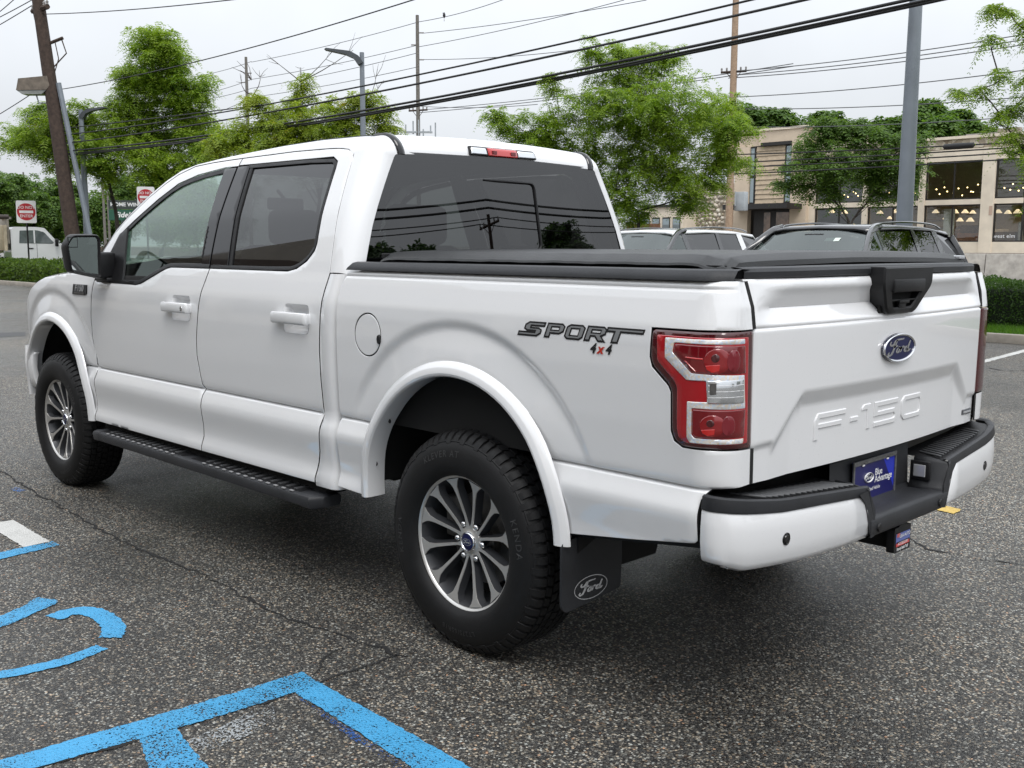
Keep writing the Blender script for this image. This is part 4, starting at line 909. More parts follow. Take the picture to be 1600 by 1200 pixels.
# hitch cover
m_ = MB(); m_.box((-1.06, 0, .482), (.22, .075, .075), bev=.006); m_.box((-.95, 0, .56), (.08, .5, .05)); hc0 = m_.build('hitch_receiver', DARK, truck)
m_ = MB(); m_.prism(rounded([(-.062, -.044), (.062, -.044), (.062, .044), (.03, .044), (.026, .050), (-.026, .050), (-.03, .044), (-.062, .044)], .010, 3), 0, .028); V = put(m_.v, (-1.165, 0, .480), TX, TZ)
hc = mobj('hitch_cover', V, m_.f, BLK, truck, 40)
for (c_, d_, mm) in (((0, .006), (.106, .034), simple('stripe_blue', (.10, .13, .34), .4, .1)), ((0, -.014), (.10, .016), simple('stripe_red', (.50, .05, .05), .4, .1)), ((-.036, .017), (.022, .013), simple('flag_red', (.45, .1, .1), .4, .3, 300))):
    m_ = MB(); m_.box((0, 0, 0), (d_[0], d_[1], .001)); mobj('printed_band', put(np.array(m_.v)+[c_[0], c_[1], 0], (-1.1945-(.0006 if d_[0] < .05 else 0), 0, .480), TX, TZ), m_.f, mm, hc)
label('USA AUTO', .017, (-1.1962, -.012, .492), TX, TZ, WHT, hc, bold=.01); label('ACCESSORY', .014, (-1.1955, 0, .466), TX, TZ, WHT, hc, bold=.01); label('Ready Built Tuff', .015, (-1.1940, 0, .4475), TX, TZ, WHT, hc, bold=.012, spacing=.9)
# ---- mud flap
m_ = MB(); m_.prism(rounded([(.0, .24), (.0, .02), (.018, .0), (.285, .030), (.290, .15), (.285, .26)], .015, 3), 0, .010)
mf = mobj('mud_flap', put(m_.v, (-.512, .995, .284), (-.04, -1, 0), TZ), m_.f, GREYP, truck, 40)
bo = badge(mf, 'flap_print', (-.5265, .858, .347), (-.04, -1, 0), TZ, .080, .040, GREYP, None, SILV, .0008)
V = np.array([(x*k, y*(1-(1-k)*2), .0015) for k in (1, .965) for x, y in oval(40, .080, .040)]); mobj('print_ring', put(V, (-.5265, .858, .347), (-.04, -1, 0), TZ), [[j, (j+1) % 40, 40+(j+1) % 40, 40+j] for j in range(40)], SILV, mf)
mirror_y(mf, truck)
# ---- SPORT 4x4 decal and fender badge
def sx(P, x0, z0, w_, h_, sh): return [(x0-(a*w_+b*sh*h_), z0+b*h_) for a, b in P]
SP = {'S': [[(-.25, 0), (.72, 0), (.90, .22), (.90, .44), (.74, .58), (.30, .58), (.30, .76), (1.0, .76), (1.0, 1), (.18, 1), (0, .80), (0, .52), (.16, .38), (.60, .38), (.60, .24), (-.25, .24)]],
      'P': [[(0, 0), (.26, 0), (.26, .30), (.80, .30), (1, .48), (1, .84), (.84, 1), (0, 1)], [(.26, .52), (.26, .78), (.74, .78), (.74, .52)]],
      'O': [[(.16, 0), (.84, 0), (1, .18), (1, .84), (.84, 1), (.16, 1), (0, .84), (0, .18)], [(.26, .24), (.26, .76), (.74, .76), (.74, .24)]],
      'R': [[(0, 0), (.26, 0), (.26, .34), (.50, .34), (.74, 0), (1.05, 0), (.80, .36), (1, .52), (1, .84), (.84, 1), (0, 1)], [(.26, .56), (.26, .78), (.74, .78), (.74, .56)]],
      'T': [[(.28, 0), (.58, 0), (.58, .76), (1.7, .76), (1.7, 1), (-.12, 1), (-.12, .76), (.28, .76)]]}
x0 = -.318; dec = None
for ch, ww in zip('SPORT', (.098, .085, .085, .088, .088)):
    pl_ = SP[ch]; sh = .35
    for k, (mt_, of_) in enumerate(((DECAL, .0012), (DECG, .0022))):
        o_, sc_ = (0, 1) if k == 0 else (.10, .8)
        pp = [[(-x, z) for x, z in sx(q, x0, 1.182, ww*.86, .043, sh)] for q in pl_]
        if k == 0: pp = [list(inset(np.array(pp[0]), -.003))]+[list(inset(np.array(q), .002)) for q in pp[1:]]
        else: pp = [[(u+.001, z) for u, z in inset(np.array(pp[0]), .0030)]]+[list(inset(np.array(q), -.0025)) for q in pp[1:]]
        o_ = panel('decal_letter', pp[0], bed, mt_, dec or truck, .02, flip=True, gap=0, roll=.0002, lip=.0006, off=of_, holes=pp[1:])
        if dec is None: dec = o_; dec.name = 'side_decal'
    x0 -= ww
for s_, dx, mt_ in (('4', 0, DECAL), ('x', .031, DECR), ('4', .062, DECAL)):
    V, F = text(s_, .042, 0, .3, .04); V = np.array([bed(np.array(.622+dx+v[0]), np.array(1.158+v[1]))+np.array([0, .002+(.0008 if s_ == 'x' else 0), 0]) for v in V]); mobj('decal_letter', V, F, mt_, dec)
fb = sidep('fender_badge', [(3.355, 1.185), (3.35, 1.245), (3.16, 1.245), (3.155, 1.195), (3.18, 1.185)], BLK, .006, mirror=False)
for s_, z_, sz in (('F150', 1.222, .052),):
    V, F = text(s_, sz, 0, .15, .02, spacing=1.15); V = np.array([side(np.array(3.255-v[0]*1.05), np.array(z_+v[1]))+np.array([0, .0085, 0]) for v in V]); mobj('badge_letter', V, F, SILV, fb)
mb = MB(); p = side(np.array(3.255), np.array(1.195)); mb.box(p+np.array([0, .0075, 0]), (.14, .002, .010)); mb.build('badge_strip', STEEL, fb)
# ---- wheels
SPK = simple('spoke_flank_paint', (.045, .047, .052), .38, .1, metal=.3)
def make_wheel():
    w_ = empty('wheel'); w_.parent = truck
    prof = [(.245, -.10), (.252, -.125), (.275, -.135), (.32, -.142), (.355, -.136), (.376, -.124), (.382, -.116), (.392, -.105), (.3985, -.08), (.401, 0), (.3985, .08), (.392, .105), (.382, .116), (.378, .122), (.374, .126), (.370, .125), (.366, .129), (.345, .137), (.318, .142), (.29, .140), (.272, .136), (.262, .130), (.254, .124), (.248, .117), (.246, .100)]
    V, F = lathe(prof, 96, 1); ty = mobj('tyre', V, F, RUB, w_, 30)
    # tread: staggered blocks, five ribs plus shoulder lugs
    m_ = MB(); n = 64
    def blk(a0, a1, y0, y1, r0, r1, skew=0):
        V = []
        for r in (r0, r1):
            k = .0012 if r == r1 else 0
            for (a, y) in ((a0+k*2, y0+k), (a1-k*2, y0+k), (a1-k*2+skew, y1-k), (a0+k*2+skew, y1-k)): V.append((r*math.cos(a), y, r*math.sin(a)))
        m_.add(V, [(4, 5, 6, 7), (0, 1, 5, 4), (1, 2, 6, 5), (2, 3, 7, 6), (3, 0, 4, 7)])
    d = 2*math.pi/n
    for i in range(n):
        a = i*d
        for k, (ya, yb_) in enumerate(((-.082, -.050), (-.044, -.016), (-.010, .020), (.026, .054), (.060, .086))):
            st = (k % 2)*.5*d; blk(a+st+.08*d, a+st+.88*d, ya, yb_, .398, .4095, (.18 if k % 2 else -.18)*d)
        for s_ in (1, -1):
            ln = .010 if i % 2 else 0
            V = []
            for (r, y, f) in ((.394, .090, .10), (.391, .107, .10), (.380, .118, .10), (.366-ln, .1285, .16), (.4065, .091, .13), (.4005, .106, .13), (.387, .120, .14), (.368-ln, .1300, .18)):
                for e in (f, 1-f-.08): V.append((r*math.cos(a+e*d), s_*y, r*math.sin(a+e*d)))
            F = [(8, 9, 11, 10), (10, 11, 13, 12), (12, 13, 15, 14), (8, 10, 2, 0), (9, 1, 3, 11), (10, 12, 4, 2), (11, 3, 5, 13), (12, 14, 6, 4), (13, 5, 7, 15), (0, 1, 9, 8), (14, 15, 7, 6)]
            m_.add(V, F if s_ > 0 else [f[::-1] for f in F])
    m_.build('tread', RUB, ty, 30)
    def arc_text(s_, size, r, a0, mat):
        V, F = text(s_, size, 0, 0, .01, 'CENTER', 1.25); P = []
        for x, y, z in V:
            rr_ = r+y; a = a0-x/r; P.append((-rr_*math.cos(a), np.interp(rr_, [.262, .272, .29, .318, .345, .366], [.130, .136, .140, .142, .137, .129])+.0014, rr_*math.sin(a)))
        mobj('tyre_lettering', P, F, mat, ty)
    arc_text('KLEVER AT', .034, .330, R(105), RUBW); arc_text('KENDA', .036, .322, R(-8)+math.pi*1.07, RUBW); arc_text('KENDA', .036, .322, R(15), RUBW); arc_text('LT275/65R18', .026, .322, R(-88), RUBW)
    prof = [(.236, -.11), (.228, -.10), (.222, -.04), (.224, .05), (.232, .092), (.2375, .104)]
    V, F = lathe(prof, 72, 1); rim = mobj('rim', V, [f[::-1] for f in F], SPK, w_, 50)
    V, F = lathe([(.2375, .100), (.240, .108), (.2475, .1125), (.2500, .108), (.2495, .098)], 72, 1); mobj('rim_lip', V, F, MACH, rim, 50)
    # spokes
    def yface(r): return float(np.interp(r, [.03, .06, .09, .15, .20, .24], [.076, .076, .078, .089, .099, .106]))
    sp0 = None
    for k in range(6):
        for s_ in (1, -1):
            # spoke centre line from the hub to the rim, flaring at the rim
            m1 = MB(); cen = []; wid = []
            for r in (.046, .070, .10, .14, .175, .205, .222, .2375):
                u_ = (r-.046)/(.2375-.046); h0, h1 = np.array([.046*math.cos(R(9)), .046*math.sin(R(9))]), np.array([.2375*math.cos(R(15.2)), .2375*math.sin(R(15.2))]); hq = h0*(1-u_)+h1*u_; ang = math.atan2(hq[1], hq[0]); w2 = float(np.interp(r, [.046, .07, .14, .190, .214, .2375], [.0095, .0048, .0056, .0068, .0130, .034]))
                cen.append((r, ang*s_)); wid.append(w2)
            V = []; 
            for (r, a), w2 in zip(cen, wid):
                yf = yface(r); dpt = .034 if r < .20 else .03
                for e, yo, ws in ((1, 0, 0), (-1, 0, 0), (1, -.003, .0008), (-1, -.003, .0008), (1, -dpt, .0075), (-1, -dpt, .0075)):
                    wa = e*(w2+ws)/r; rr_ = r
                    V.append((rr_*math.cos(a+wa), yf+yo, rr_*math.sin(a+wa)))
            q = len(cen); F = []; M_ = []
            for i in range(q-1):
                b, c = i*6, (i+1)*6
                F += [(b, b+1, c+1, c), (b+2, b, c, c+2), (b+1, b+3, c+3, c+1), (b+4, b+2, c+2, c+4), (b+3, b+5, c+5, c+3)]; M_ += [0, 0, 0, 1, 1]
            if sp0 is None or s_ not in sp0:
                o_ = mobj('spoke', V, F, None, rim, 25, M_, [MACH, SPK]); sp0 = sp0 or {}; sp0[s_] = o_
            else: o_ = sp0[s_].copy(); COL.objects.link(o_)
            o_.rotation_euler.y = -(R(30)+k*R(60))
    V, F = lathe([(.056, .030), (.056, .070), (.052, .0755), (.040, .077), (.036, .080)], 36, 1); mobj('hub', V, [f for f in F], MACH, rim, 40)
    V, F = lathe([(.0, .088), (.025, .0885), (.030, .086)], 30, 1); hc_ = mobj('hub_cap', V, F, BLUE, w_, 60)
    V, F = lathe([(.030, .085), (.0325, .089), (.0365, .086), (.037, .078)], 30, 1); mobj('cap_ring', V, F, CHROME, hc_, 60)
    V, F = script_mesh(.019, .012, .07, .0); mobj('badge_script', [(-v[0], .0895, v[1]) for v in V], F, SILV, hc_)
    mobj('badge_script', [(-x*k, .0894, y*k) for k in (1, .92) for x, y in oval(24, .023, .0125)], [[j, (j+1) % 24, 24+(j+1) % 24, 24+j] for j in range(24)], SILV, hc_)
    ln = None
    for k in range(6):
        if ln is None:
            V, F = lathe([(.0, .083), (.006, .0825), (.0105, .078), (.0115, .070), (.012, .03)], 12, 1); ln = mobj('lug_nut', V, F, CHROME, w_, 50); o_ = ln
        else: o_ = ln.copy(); COL.objects.link(o_)
        a = k*R(60); o_.location = (.0675*math.cos(a), 0, .0675*math.sin(a))
    V, F = lathe([(.05, .030), (.085, .034), (.088, .0), (.172, .0), (.175, -.012), (.172, -.025), (.05, -.025)], 48, 1); mobj('brake_disc', V, F, STEEL, w_, 40)
    m_ = MB(); m_.box((.135, .0, .06), (.09, .07, .16), bev=.012); m_.build('brake_caliper', simple('caliper_grey', (.09, .088, .085), .5, .3, 20), w_, 45)
    V, F = lathe([(.0, -.03), (.22, -.03)], 40, 1); mobj('backing_plate', V, F, DARK, w_)
    m_ = MB()
    for a in (2.85, 3.30): m_.box((.213*math.cos(a), .055, .213*math.sin(a)), (.010, .030, .022), np.array([[math.cos(a), 0, -math.sin(a)], [0, 1, 0], [math.sin(a), 0, math.cos(a)]]))
    m_.build('balance_weight', SILV, w_)
    return w_
wheel = make_wheel()
ZW = .405
wheel.location = (0, .848, ZW); wheel.rotation_euler = (0, 0, 0)
for (x, s_, rot) in ((3.683, 1, .35), (0, -1, .2), (3.683, -1, .7)):
    c = copy_tree(wheel, truck); c.location = (x, s_*.848, ZW); c.rotation_euler = (0, rot, 0) if s_ > 0 else (0, rot, math.pi)
# ---- underbody
mb = MB()
for s_ in (1, -1): mb.box((1.88, s_*.42, .54), (5.2, .09, .15))
for x in (-.9, .35, 1.3, 2.4, 3.3): mb.box((x, 0, .52), (.08, .85, .12))
mb.tube([(0, -.80, ZW), (0, .80, ZW)], .05, 10); mb.lathe([(0, -.15), (.12, -.13), (.16, 0), (.12, .13), (0, .15)], 16, (0, .05, ZW), 1)
mb.tube([(3.68, -.80, ZW), (3.68, .80, ZW)], .045, 10)
for s_ in (1, -1): mb.tube([(.75, s_*.52, .50), (.3, s_*.52, .42), (0, s_*.52, .35), (-.4, s_*.52, .44), (-.75, s_*.52, .55)], .035, 8)
mb.tube([(1.0, -.3, .45), (.4, -.42, .50), (-.3, -.50, .55), (-.9, -.50, .50)], .035, 10)
mb.box((1.6, .25, .48), (1.1, .4, .2)); mb.box((3.6, 0, .6), (.9, .9, .35))
mb.build('chassis', DARK, truck)
mb = MB(); mb.tube([(-.95, .40, .535), (-1.12, .42, .528)], .016, 10); mb.build('tow_hook', DARK, truck)
V, F = lathe([(.2, -.12), (.36, -.10), (.385, 0), (.36, .10), (.2, .12)], 40, 2); mobj('spare_wheel', np.array(V)*[1, 1, .9]+[-.62, 0, .64], F, RUB, truck, 60)
# ---- cabin
cb_ = empty('cabin_interior'); cb_.parent = truck
def seat(x, y, w_, name='seat'):
    m_ = MB(); m_.box((x+.22, y, .82), (.54, w_, .16), bev=.05); c, s_ = math.cos(.3), math.sin(.3)
    m_.box((x-.10, y, 1.15), (.16, w_, .66), np.array([[c, 0, -s_], [0, 1, 0], [s_, 0, c]]), bev=.06); m_.box((x-.22, y, 1.56), (.10, w_*.52, .18), bev=.04)
    m_.tube([(x-.20, y-.06, 1.45), (x-.21, y-.06, 1.52)], .008); m_.tube([(x-.20, y+.06, 1.45), (x-.21, y+.06, 1.52)], .008); m_.build(name, SEAT, cb_, 50)
seat(2.10, .42, .54); seat(2.10, -.42, .54); seat(1.12, .42, .60); seat(1.12, -.42, .60)
g = [[(x, y, z) for y in np.linspace(-.86, .86, 15)] for x, z in ((2.72, .85), (2.70, 1.10), (2.72, 1.20), (2.78, 1.235), (2.95, 1.25), (3.15, 1.245), (3.40, 1.20))]
grid('dashboard', g, INT, cb_, 50, flip=True)
m_ = MB(); m_.box((2.84, .42, 1.265), (.22, .42, .06), bev=.025); m_.box((2.68, 0, 1.16), (.06, .36, .24), bev=.02); m_.box((2.2, 0, .93), (1.0, .24, .22), bev=.04); m_.build('instrument_hood', INT, cb_, 50)
sw = []
for t in np.linspace(0, 2*math.pi, 33): sw.append((2.55+.19*math.sin(t)*.40, .42+.19*math.cos(t), 1.20+.19*math.sin(t)*.92))
m_ = MB(); m_.tube(sw, .016, 8, cap=False); m_.box((2.555, .42, 1.19), (.04, .14, .12), np.array([[.92, 0, .4], [0, 1, 0], [-.4, 0, .92]]), bev=.02); m_.tube([(2.57, .42, 1.18), (2.85, .42, 1.05)], .03); m_.tube([(2.555, .25, 1.195), (2.555, .59, 1.195)], .012); m_.build('steering_wheel', INT, cb_, 50)
m_ = MB(); m_.box((2.62, 0, 1.71), (.03, .24, .07), bev=.012); m_.tube([(2.63, 0, 1.74), (2.70, 0, 1.79)], .01); m_.build('cabin_mirror', BLK, cb_, 50)
m_ = MB()
for s_ in (1, -1): m_.box((1.88, s_*.80, 1.60), (.11, .03, .52), np.array([[1, 0, 0], [0, 1, -.4*s_], [0, .4*s_, 1]])); 
m_.build('pillar_trim', INT, cb_)
g = [[(x, y, float(zc(x))-.035-.12*abs(y/.7)**4*.4) for y in np.linspace(-.66, .66, 9)] for x in np.linspace(.86, 2.40, 8)]
grid('headliner', g, simple('headliner_grey', (.30, .30, .29), .9, .05), cb_, flip=True)
# ================================================================ STREET
PY = lambda px, py, Y: (lambda d: CAM+d*((Y-CAM[1])/d[1]))(ray(px, py))    # surveyed point on a plane y = Y
def D_at(px, Y): d = ray(px, 384); return float((Y-CAM[1])/d[1])
WOOD = simple('weathered_pole_wood', (.15, .14, .125), .9, .3, 9); WOODD = simple('dark_creosote_wood', (.052, .035, .027), .9, .35, 9); WOODL = simple('pale_pole_wood', (.34, .24, .165), .9, .2, 9)
GALV = simple('grey_pole_paint', (.19, .215, .245), .45, .08, 3); GALV2 = simple('pale_grey_metal', (.36, .39, .41), .5, .1, 3); WIRE = simple('wire_black', (.012, .012, .013), .6, 0); WIREG = simple('wire_grey', (.10, .105, .11), .6, 0)
CERAM = simple('insulator', (.20, .19, .18), .3, .2)
# ---------------------------------------------------------------- foliage
def leaf_mat(name, cols, yellow=0.0, scale=.6, sss=.0):
    m_ = Mt(name).set(rough=.5, spec=.35); g_ = m_.n('ShaderNodeNewGeometry'); r = g_.outputs['Random Per Island']
    c = m_.ramp(r, [(0, cols[0]), (.5, cols[1]), (1, cols[2])])
    n = m_.noise(scale, 3); c = m_.mix(m_.rng(n, .35, .65, 0, .55), c, cols[3])
    if yellow: c = m_.mix(m_.math('MULTIPLY', m_.rng(m_.noise(1.1, 2), 1-yellow-.08, 1-yellow+.02, 0, 1), m_.rng(r, .1, .5, .2, 1)), c, (.42, .26, .015))
    m_.col(c); tl_ = m_.n('ShaderNodeBsdfTranslucent'); m_.l(m_.mix(1.0, c, (1.3, 1.35, .6), 'MULTIPLY'), tl_.inputs[0]); mx_ = m_.n('ShaderNodeMixShader'); mx_.inputs[0].default_value = .48
    m_.l(m_.b.outputs[0], mx_.inputs[1]); m_.l(tl_.outputs[0], mx_.inputs[2]); m_.l(mx_.outputs[0], m_.o.inputs[0]); return m_.m
LOCUST = leaf_mat('locust_leaf', [(.075, .155, .018), (.175, .285, .028), (.30, .41, .048), (.25, .34, .03)], .20)
LOCUSTY = leaf_mat('yellowing_locust_leaf', [(.10, .17, .018), (.20, .29, .028), (.31, .39, .045), (.31, .35, .03)], .28)
DARKL = leaf_mat('dark_tree_leaf', [(.022, .055, .014), (.04, .09, .02), (.07, .13, .028), (.035, .075, .018)], .0)
MIDD = leaf_mat('street_tree_leaf', [(.045, .10, .02), (.095, .175, .03), (.15, .235, .045), (.085, .155, .03)], .0)
MIDL = leaf_mat('mid_tree_leaf', [(.055, .115, .022), (.09, .17, .03), (.14, .23, .045), (.08, .15, .028)], .0)
BARK = simple('bark', (.055, .045, .037), .95, .4, 14, .01, 40)
def fronds(P, L, nl, leaf, rng, droop=1.0, wid=.38, nf=6):
    """tufts of compound leaves: stalks arching out of each twig end, with pairs of leaflets as quads (leaflet islands)"""
    n0 = len(P); P = np.repeat(P, nf, 0); n = len(P); az = np.repeat(rng.uniform(0, 2*np.pi, n0), nf)+np.tile(np.arange(nf), n0)*2*np.pi/nf+rng.normal(0, .35, n); el = rng.normal(.38, .35, n); l = L*rng.uniform(.6, 1.3, n)
    h = np.c_[np.cos(az), np.sin(az), np.zeros(n)]; t = np.linspace(.14, 1, nl); V = np.zeros((n, nl, 2, 4, 3))
    sd_ = np.c_[-np.sin(az), np.cos(az), np.zeros(n)]
    for i, ti in enumerate(t):
        c = P+h*(l*ti*np.cos(el)*.95)[:, None]; c[:, 2] += l*(ti*np.sin(el)-droop*.75*ti**2)
        dz = np.sin(el)-droop*1.5*ti; d = h*np.cos(el)[:, None]*.95; d[:, 2] += dz; d /= np.linalg.norm(d, axis=1)[:, None]
        ll = leaf*(1-.6*abs(ti-.5))*rng.uniform(.8, 1.2, n)
        for s_ in (0, 1):
            o_ = sd_*(1 if s_ else -1)+d*.5+np.c_[np.zeros(n), np.zeros(n), rng.normal(-.15, .18, n)]; o_ /= np.linalg.norm(o_, axis=1)[:, None]
            w_ = d*(ll*wid*.5)[:, None]; o2 = o_*ll[:, None]
            V[:, i, s_, 0] = c; V[:, i, s_, 1] = c+o2*.5+w_; V[:, i, s_, 2] = c+o2; V[:, i, s_, 3] = c+o2*.5-w_
    return V.reshape(-1, 3)
def tree(name, foot, blobs, label, group, L=.30, nl=6, leaf=.07, dens=1.0, mat=None, trunk_r=.12, seed=1, droop=1.0, twig=True, bare=(), fork=.35, wid=.4, lean=0, fill=14, nf=6):
    """blobs: list of (centre xyz, radius) of leafy masses in metres"""
    rng = np.random.default_rng(seed); foot = np.array(foot, float); t = empty(name, tuple(foot), 0, label, 'tree', group)
    B = [(np.array(c, float)-foot, r) for c, r in blobs]; zc_ = np.array([b[0][2] for b in B]); ctr = np.mean([b[0] for b in B], 0); zlo = min(b[0][2]-b[1] for b in B)
    fz = max(.35*zlo+.2, zlo*fork*1.6); fz = min(fz, zc_.mean()*.7)
    top = np.array([ctr[0]*.5, ctr[1]*.5, fz]); m_ = MB()
    tp = np.array([(0, 0, -.05), (top[0]*.1, top[1]*.1, fz*.35), (top[0]*.5, top[1]*.5, fz*.72), top]); tp = smoothpoly(tp, 2)
    m_.tube(tp, np.linspace(trunk_r*1.15, trunk_r*.8, len(tp)), 10)
    pts = []; V = []; tips = []
    B.sort(key=lambda q: np.linalg.norm((q[0]-top)*np.array([1, 1, .8]))); nodes = [(top, trunk_r*.72)]
    for c, r in B:
        dd_ = [np.linalg.norm(c-q[0])+.25*np.linalg.norm(q[0]-top)+(.0 if q[0][2] <= c[2]+.3*r else 1.2*r) for q in nodes]; st, rp = nodes[int(np.argmin(dd_))]
        mid = .5*(st+c)+rng.normal(0, .12*np.linalg.norm(c-st)+.02, 3); mid[2] += -.06*np.linalg.norm((c-st)[:2])
        lp = smoothpoly(np.array([st, st*.7+mid*.3, mid, c]), 2); r0 = max(rp*.72, .012); m_.tube(lp, np.linspace(r0, r0*.55, len(lp)), 6); nodes.append((c, r0*.62))
        ncl = 13.5*dens*(r/L)**2; k = max(2, int(ncl*.22))
        for _ in range(k):
            d = rng.normal(0, 1, 3); d /= np.linalg.norm(d); e = c+d*r*rng.uniform(.55, 1.08)*np.array([1, 1, .85]); s_ = lp[int(len(lp)*rng.uniform(.45, .98))]
            mm = .5*(s_+e)+np.array([0, 0, .12*r]); q = smoothpoly(np.array([s_, mm, e]), 1)
            if twig: m_.tube(q, np.linspace(min(r0*.4, .02+.004*r), .004, len(q)), 4, cap=False)
            w_ = np.array([.55, .80, 1.0])+rng.uniform(-.08, .0, 3); tips.append((1-w_)[:, None]**2*s_+2*((1-w_)*w_)[:, None]*mm+(w_**2)[:, None]*e+rng.normal(0, .05*r, (3, 3)))
        d = rng.normal(0, 1, (int(ncl*.34)+1, 3)); d /= np.linalg.norm(d, axis=1)[:, None]; tips.append(c+d*r*(rng.uniform(.35, 1, len(d))**.5)[:, None]*np.array([1, 1, .85]))
    for e in bare:
        e = np.array(e, float)-foot; s_ = min((b[0] for b in B), key=lambda q: np.linalg.norm(q-e)); q = smoothpoly(np.array([s_, .5*(s_+e)+rng.normal(0, .08, 3), e]), 1); m_.tube(q, np.linspace(.018, .005, len(q)), 4, cap=False)
        for _ in range(3): f = q[len(q)//2]+(e-q[len(q)//2])*rng.uniform(.2, .8); g2 = f+(e-s_)*.3+rng.normal(0, .14, 3); m_.tube([f, .5*(f+g2)+rng.normal(0, .02, 3), g2], [.008, .006, .003], 4, cap=False)
    m_.build('trunk', BARK, t, 60)
    P = np.vstack(tips); V = fronds(P, L, nl, leaf, rng, droop, wid, nf); F = np.arange(len(V)).reshape(-1, 4)
    me = bpy.data.meshes.new('crown'); me.vertices.add(len(V)); me.vertices.foreach_set('co', V.ravel()); me.loops.add(len(V)); me.loops.foreach_set('vertex_index', np.arange(len(V), dtype=np.int32)); me.polygons.add(len(F)); me.polygons.foreach_set('loop_start', np.arange(0, len(V), 4, dtype=np.int32)); me.materials.append(mat); me.update(calc_edges=True); me.validate()
    o = bpy.data.objects.new('crown', me); COL.objects.link(o); o.parent = t; return t
def blobs(lst, D, rng=np.random.default_rng(5), spread=.75):
    out_ = []
    for px, py, r in lst:
        rm = r*D/FPX; p = at(px, py, D+rng.normal(0, 1)*rm*spread); out_.append((p, rm))
    return out_
YI = -13.8
def street_tree(px, lst, label, Y=YI, **k):
    D = D_at(px, Y); f = gnd(px, D); f[2] = k.pop('fz', .1); bare = [at(a, b, D) for a, b in k.pop('bare', ())]
    return tree('locust_tree', f, blobs(lst, D), label, 'street trees', bare=bare, **k)
street_tree(150, [(250, 85, 55), (228, 65, 30), (285, 130, 52), (228, 155, 58), (302, 172, 36), (180, 205, 56), (122, 195, 44), (66, 215, 42), (22, 215, 30), (260, 218, 62), (318, 212, 40), (150, 240, 42), (228, 252, 48), (95, 245, 36), (64, 178, 30), (325, 240, 26), (205, 120, 30), (165, 268, 22), (275, 265, 30), (345, 222, 26), (262, 290, 26), (300, 270, 24)],
            'tall green locust tree with yellow tufts beside the leaning utility pole', dens=1.5, L=.50, nl=7, leaf=.17, wid=.32, droop=1.0, mat=LOCUST, trunk_r=.20, seed=2)
street_tree(500, [(412, 190, 36), (395, 150, 22), (470, 128, 18), (472, 165, 30), (478, 198, 46), (530, 178, 36), (572, 165, 32), (592, 185, 30), (440, 215, 40), (372, 212, 34), (608, 212, 22), (540, 212, 40), (350, 225, 30), (480, 235, 50), (420, 245, 40), (560, 240, 40)],
            'yellowish locust tree with bare twigs rising behind the cab roof', dens=1.5, L=.40, nl=7, leaf=.13, wid=.32, droop=1.0, mat=LOCUSTY, trunk_r=.12, seed=3, bare=[(425, 92), (520, 80), (552, 78), (590, 108), (600, 125), (470, 105), (405, 110), (375, 115)])
street_tree(985, [(955, 105, 48), (925, 75, 25), (1020, 90, 32), (985, 90, 30), (1062, 165, 62), (1052, 90, 24), (940, 175, 62), (1000, 215, 76), (1118, 185, 46), (1150, 205, 34), (868, 130, 24), (862, 205, 46), (806, 195, 36), (768, 185, 24), (900, 255, 58), (1050, 262, 62), (962, 295, 52), (1118, 258, 44), (1142, 158, 22), (1080, 305, 38), (995, 330, 34), (842, 232, 36), (1010, 140, 46), (1165, 260, 22)],
            'broad drooping green locust tree between the pickup cab and the shop building', dens=1.35, L=.31, nl=8, leaf=.085, wid=.34, droop=1.0, mat=LOCUST, trunk_r=.10, seed=4)
street_tree(1770, [(1615, 140, 36), (1575, 200, 24), (1597, 225, 30), (1650, 40, 50), (1572, 14, 16), (1545, 16, 9), (1608, 262, 20), (1690, 190, 80), (1710, 70, 90), (1530, 140, 9), (1498, 143, 7), (1560, 115, 12), (1588, 165, 22), (1600, 45, 12), (1550, 62, 8), (1655, 250, 46), (1560, 175, 14)],
            'green locust tree whose drooping branches hang over the concrete barrier', dens=.95, L=.26, nl=8, leaf=.07, wid=.34, droop=1.0, mat=LOCUST, trunk_r=.13, seed=6)
street_tree(1325, [(1318, 208, 34), (1288, 205, 28), (1352, 212, 34), (1262, 240, 34), (1240, 268, 20), (1300, 255, 40), (1352, 258, 44), (1400, 240, 38), (1422, 270, 28), (1385, 285, 28), (1280, 285, 32), (1226, 288, 16), (1430, 222, 22), (1255, 300, 16), (1415, 300, 18)],
            'wide dark green tree standing before the shop windows', Y=-58, fz=.9, dens=1.2, L=.75, nl=5, leaf=.30, mat=MIDD, trunk_r=.17, seed=8, fork=.30)
def bgtree(px, lst, Y, label, group, mat, seed, base=0, dens=.8, **k):
    D = D_at(px, Y); f = gnd(px, D); f[2] = base; return tree('background_tree', f, blobs(lst, D), label, group, dens=dens, mat=mat, seed=seed, twig=False, **k)
for i, (px, lst) in enumerate([(1165, [(1165, 190, 30), (1150, 225, 36), (1180, 235, 30)]), (1220, [(1215, 190, 28), (1235, 215, 34), (1205, 230, 30)]), (1290, [(1290, 192, 26), (1310, 215, 34)]), (1390, [(1385, 205, 30), (1400, 225, 34), (1370, 222, 24)]), (1455, [(1450, 182, 30), (1430, 205, 34), (1470, 205, 32)]), (1505, [(1500, 192, 26), (1520, 212, 28)])]):
    bgtree(px, lst, -96, ['leafy tree behind the stone wall end of the shop', 'leafy tree behind the tan tower roof', 'leafy tree between tower and dark street tree', 'leafy tree behind the lamp pole, over the shop roof', 'leafy tree rising behind the roof unit', 'leafy tree at the far end of the shop roof'][i], 'trees behind the shop', MIDL, 20+i, base=3, L=1.0, nl=4, leaf=.62, trunk_r=.25, dens=2.0, wid=.6)
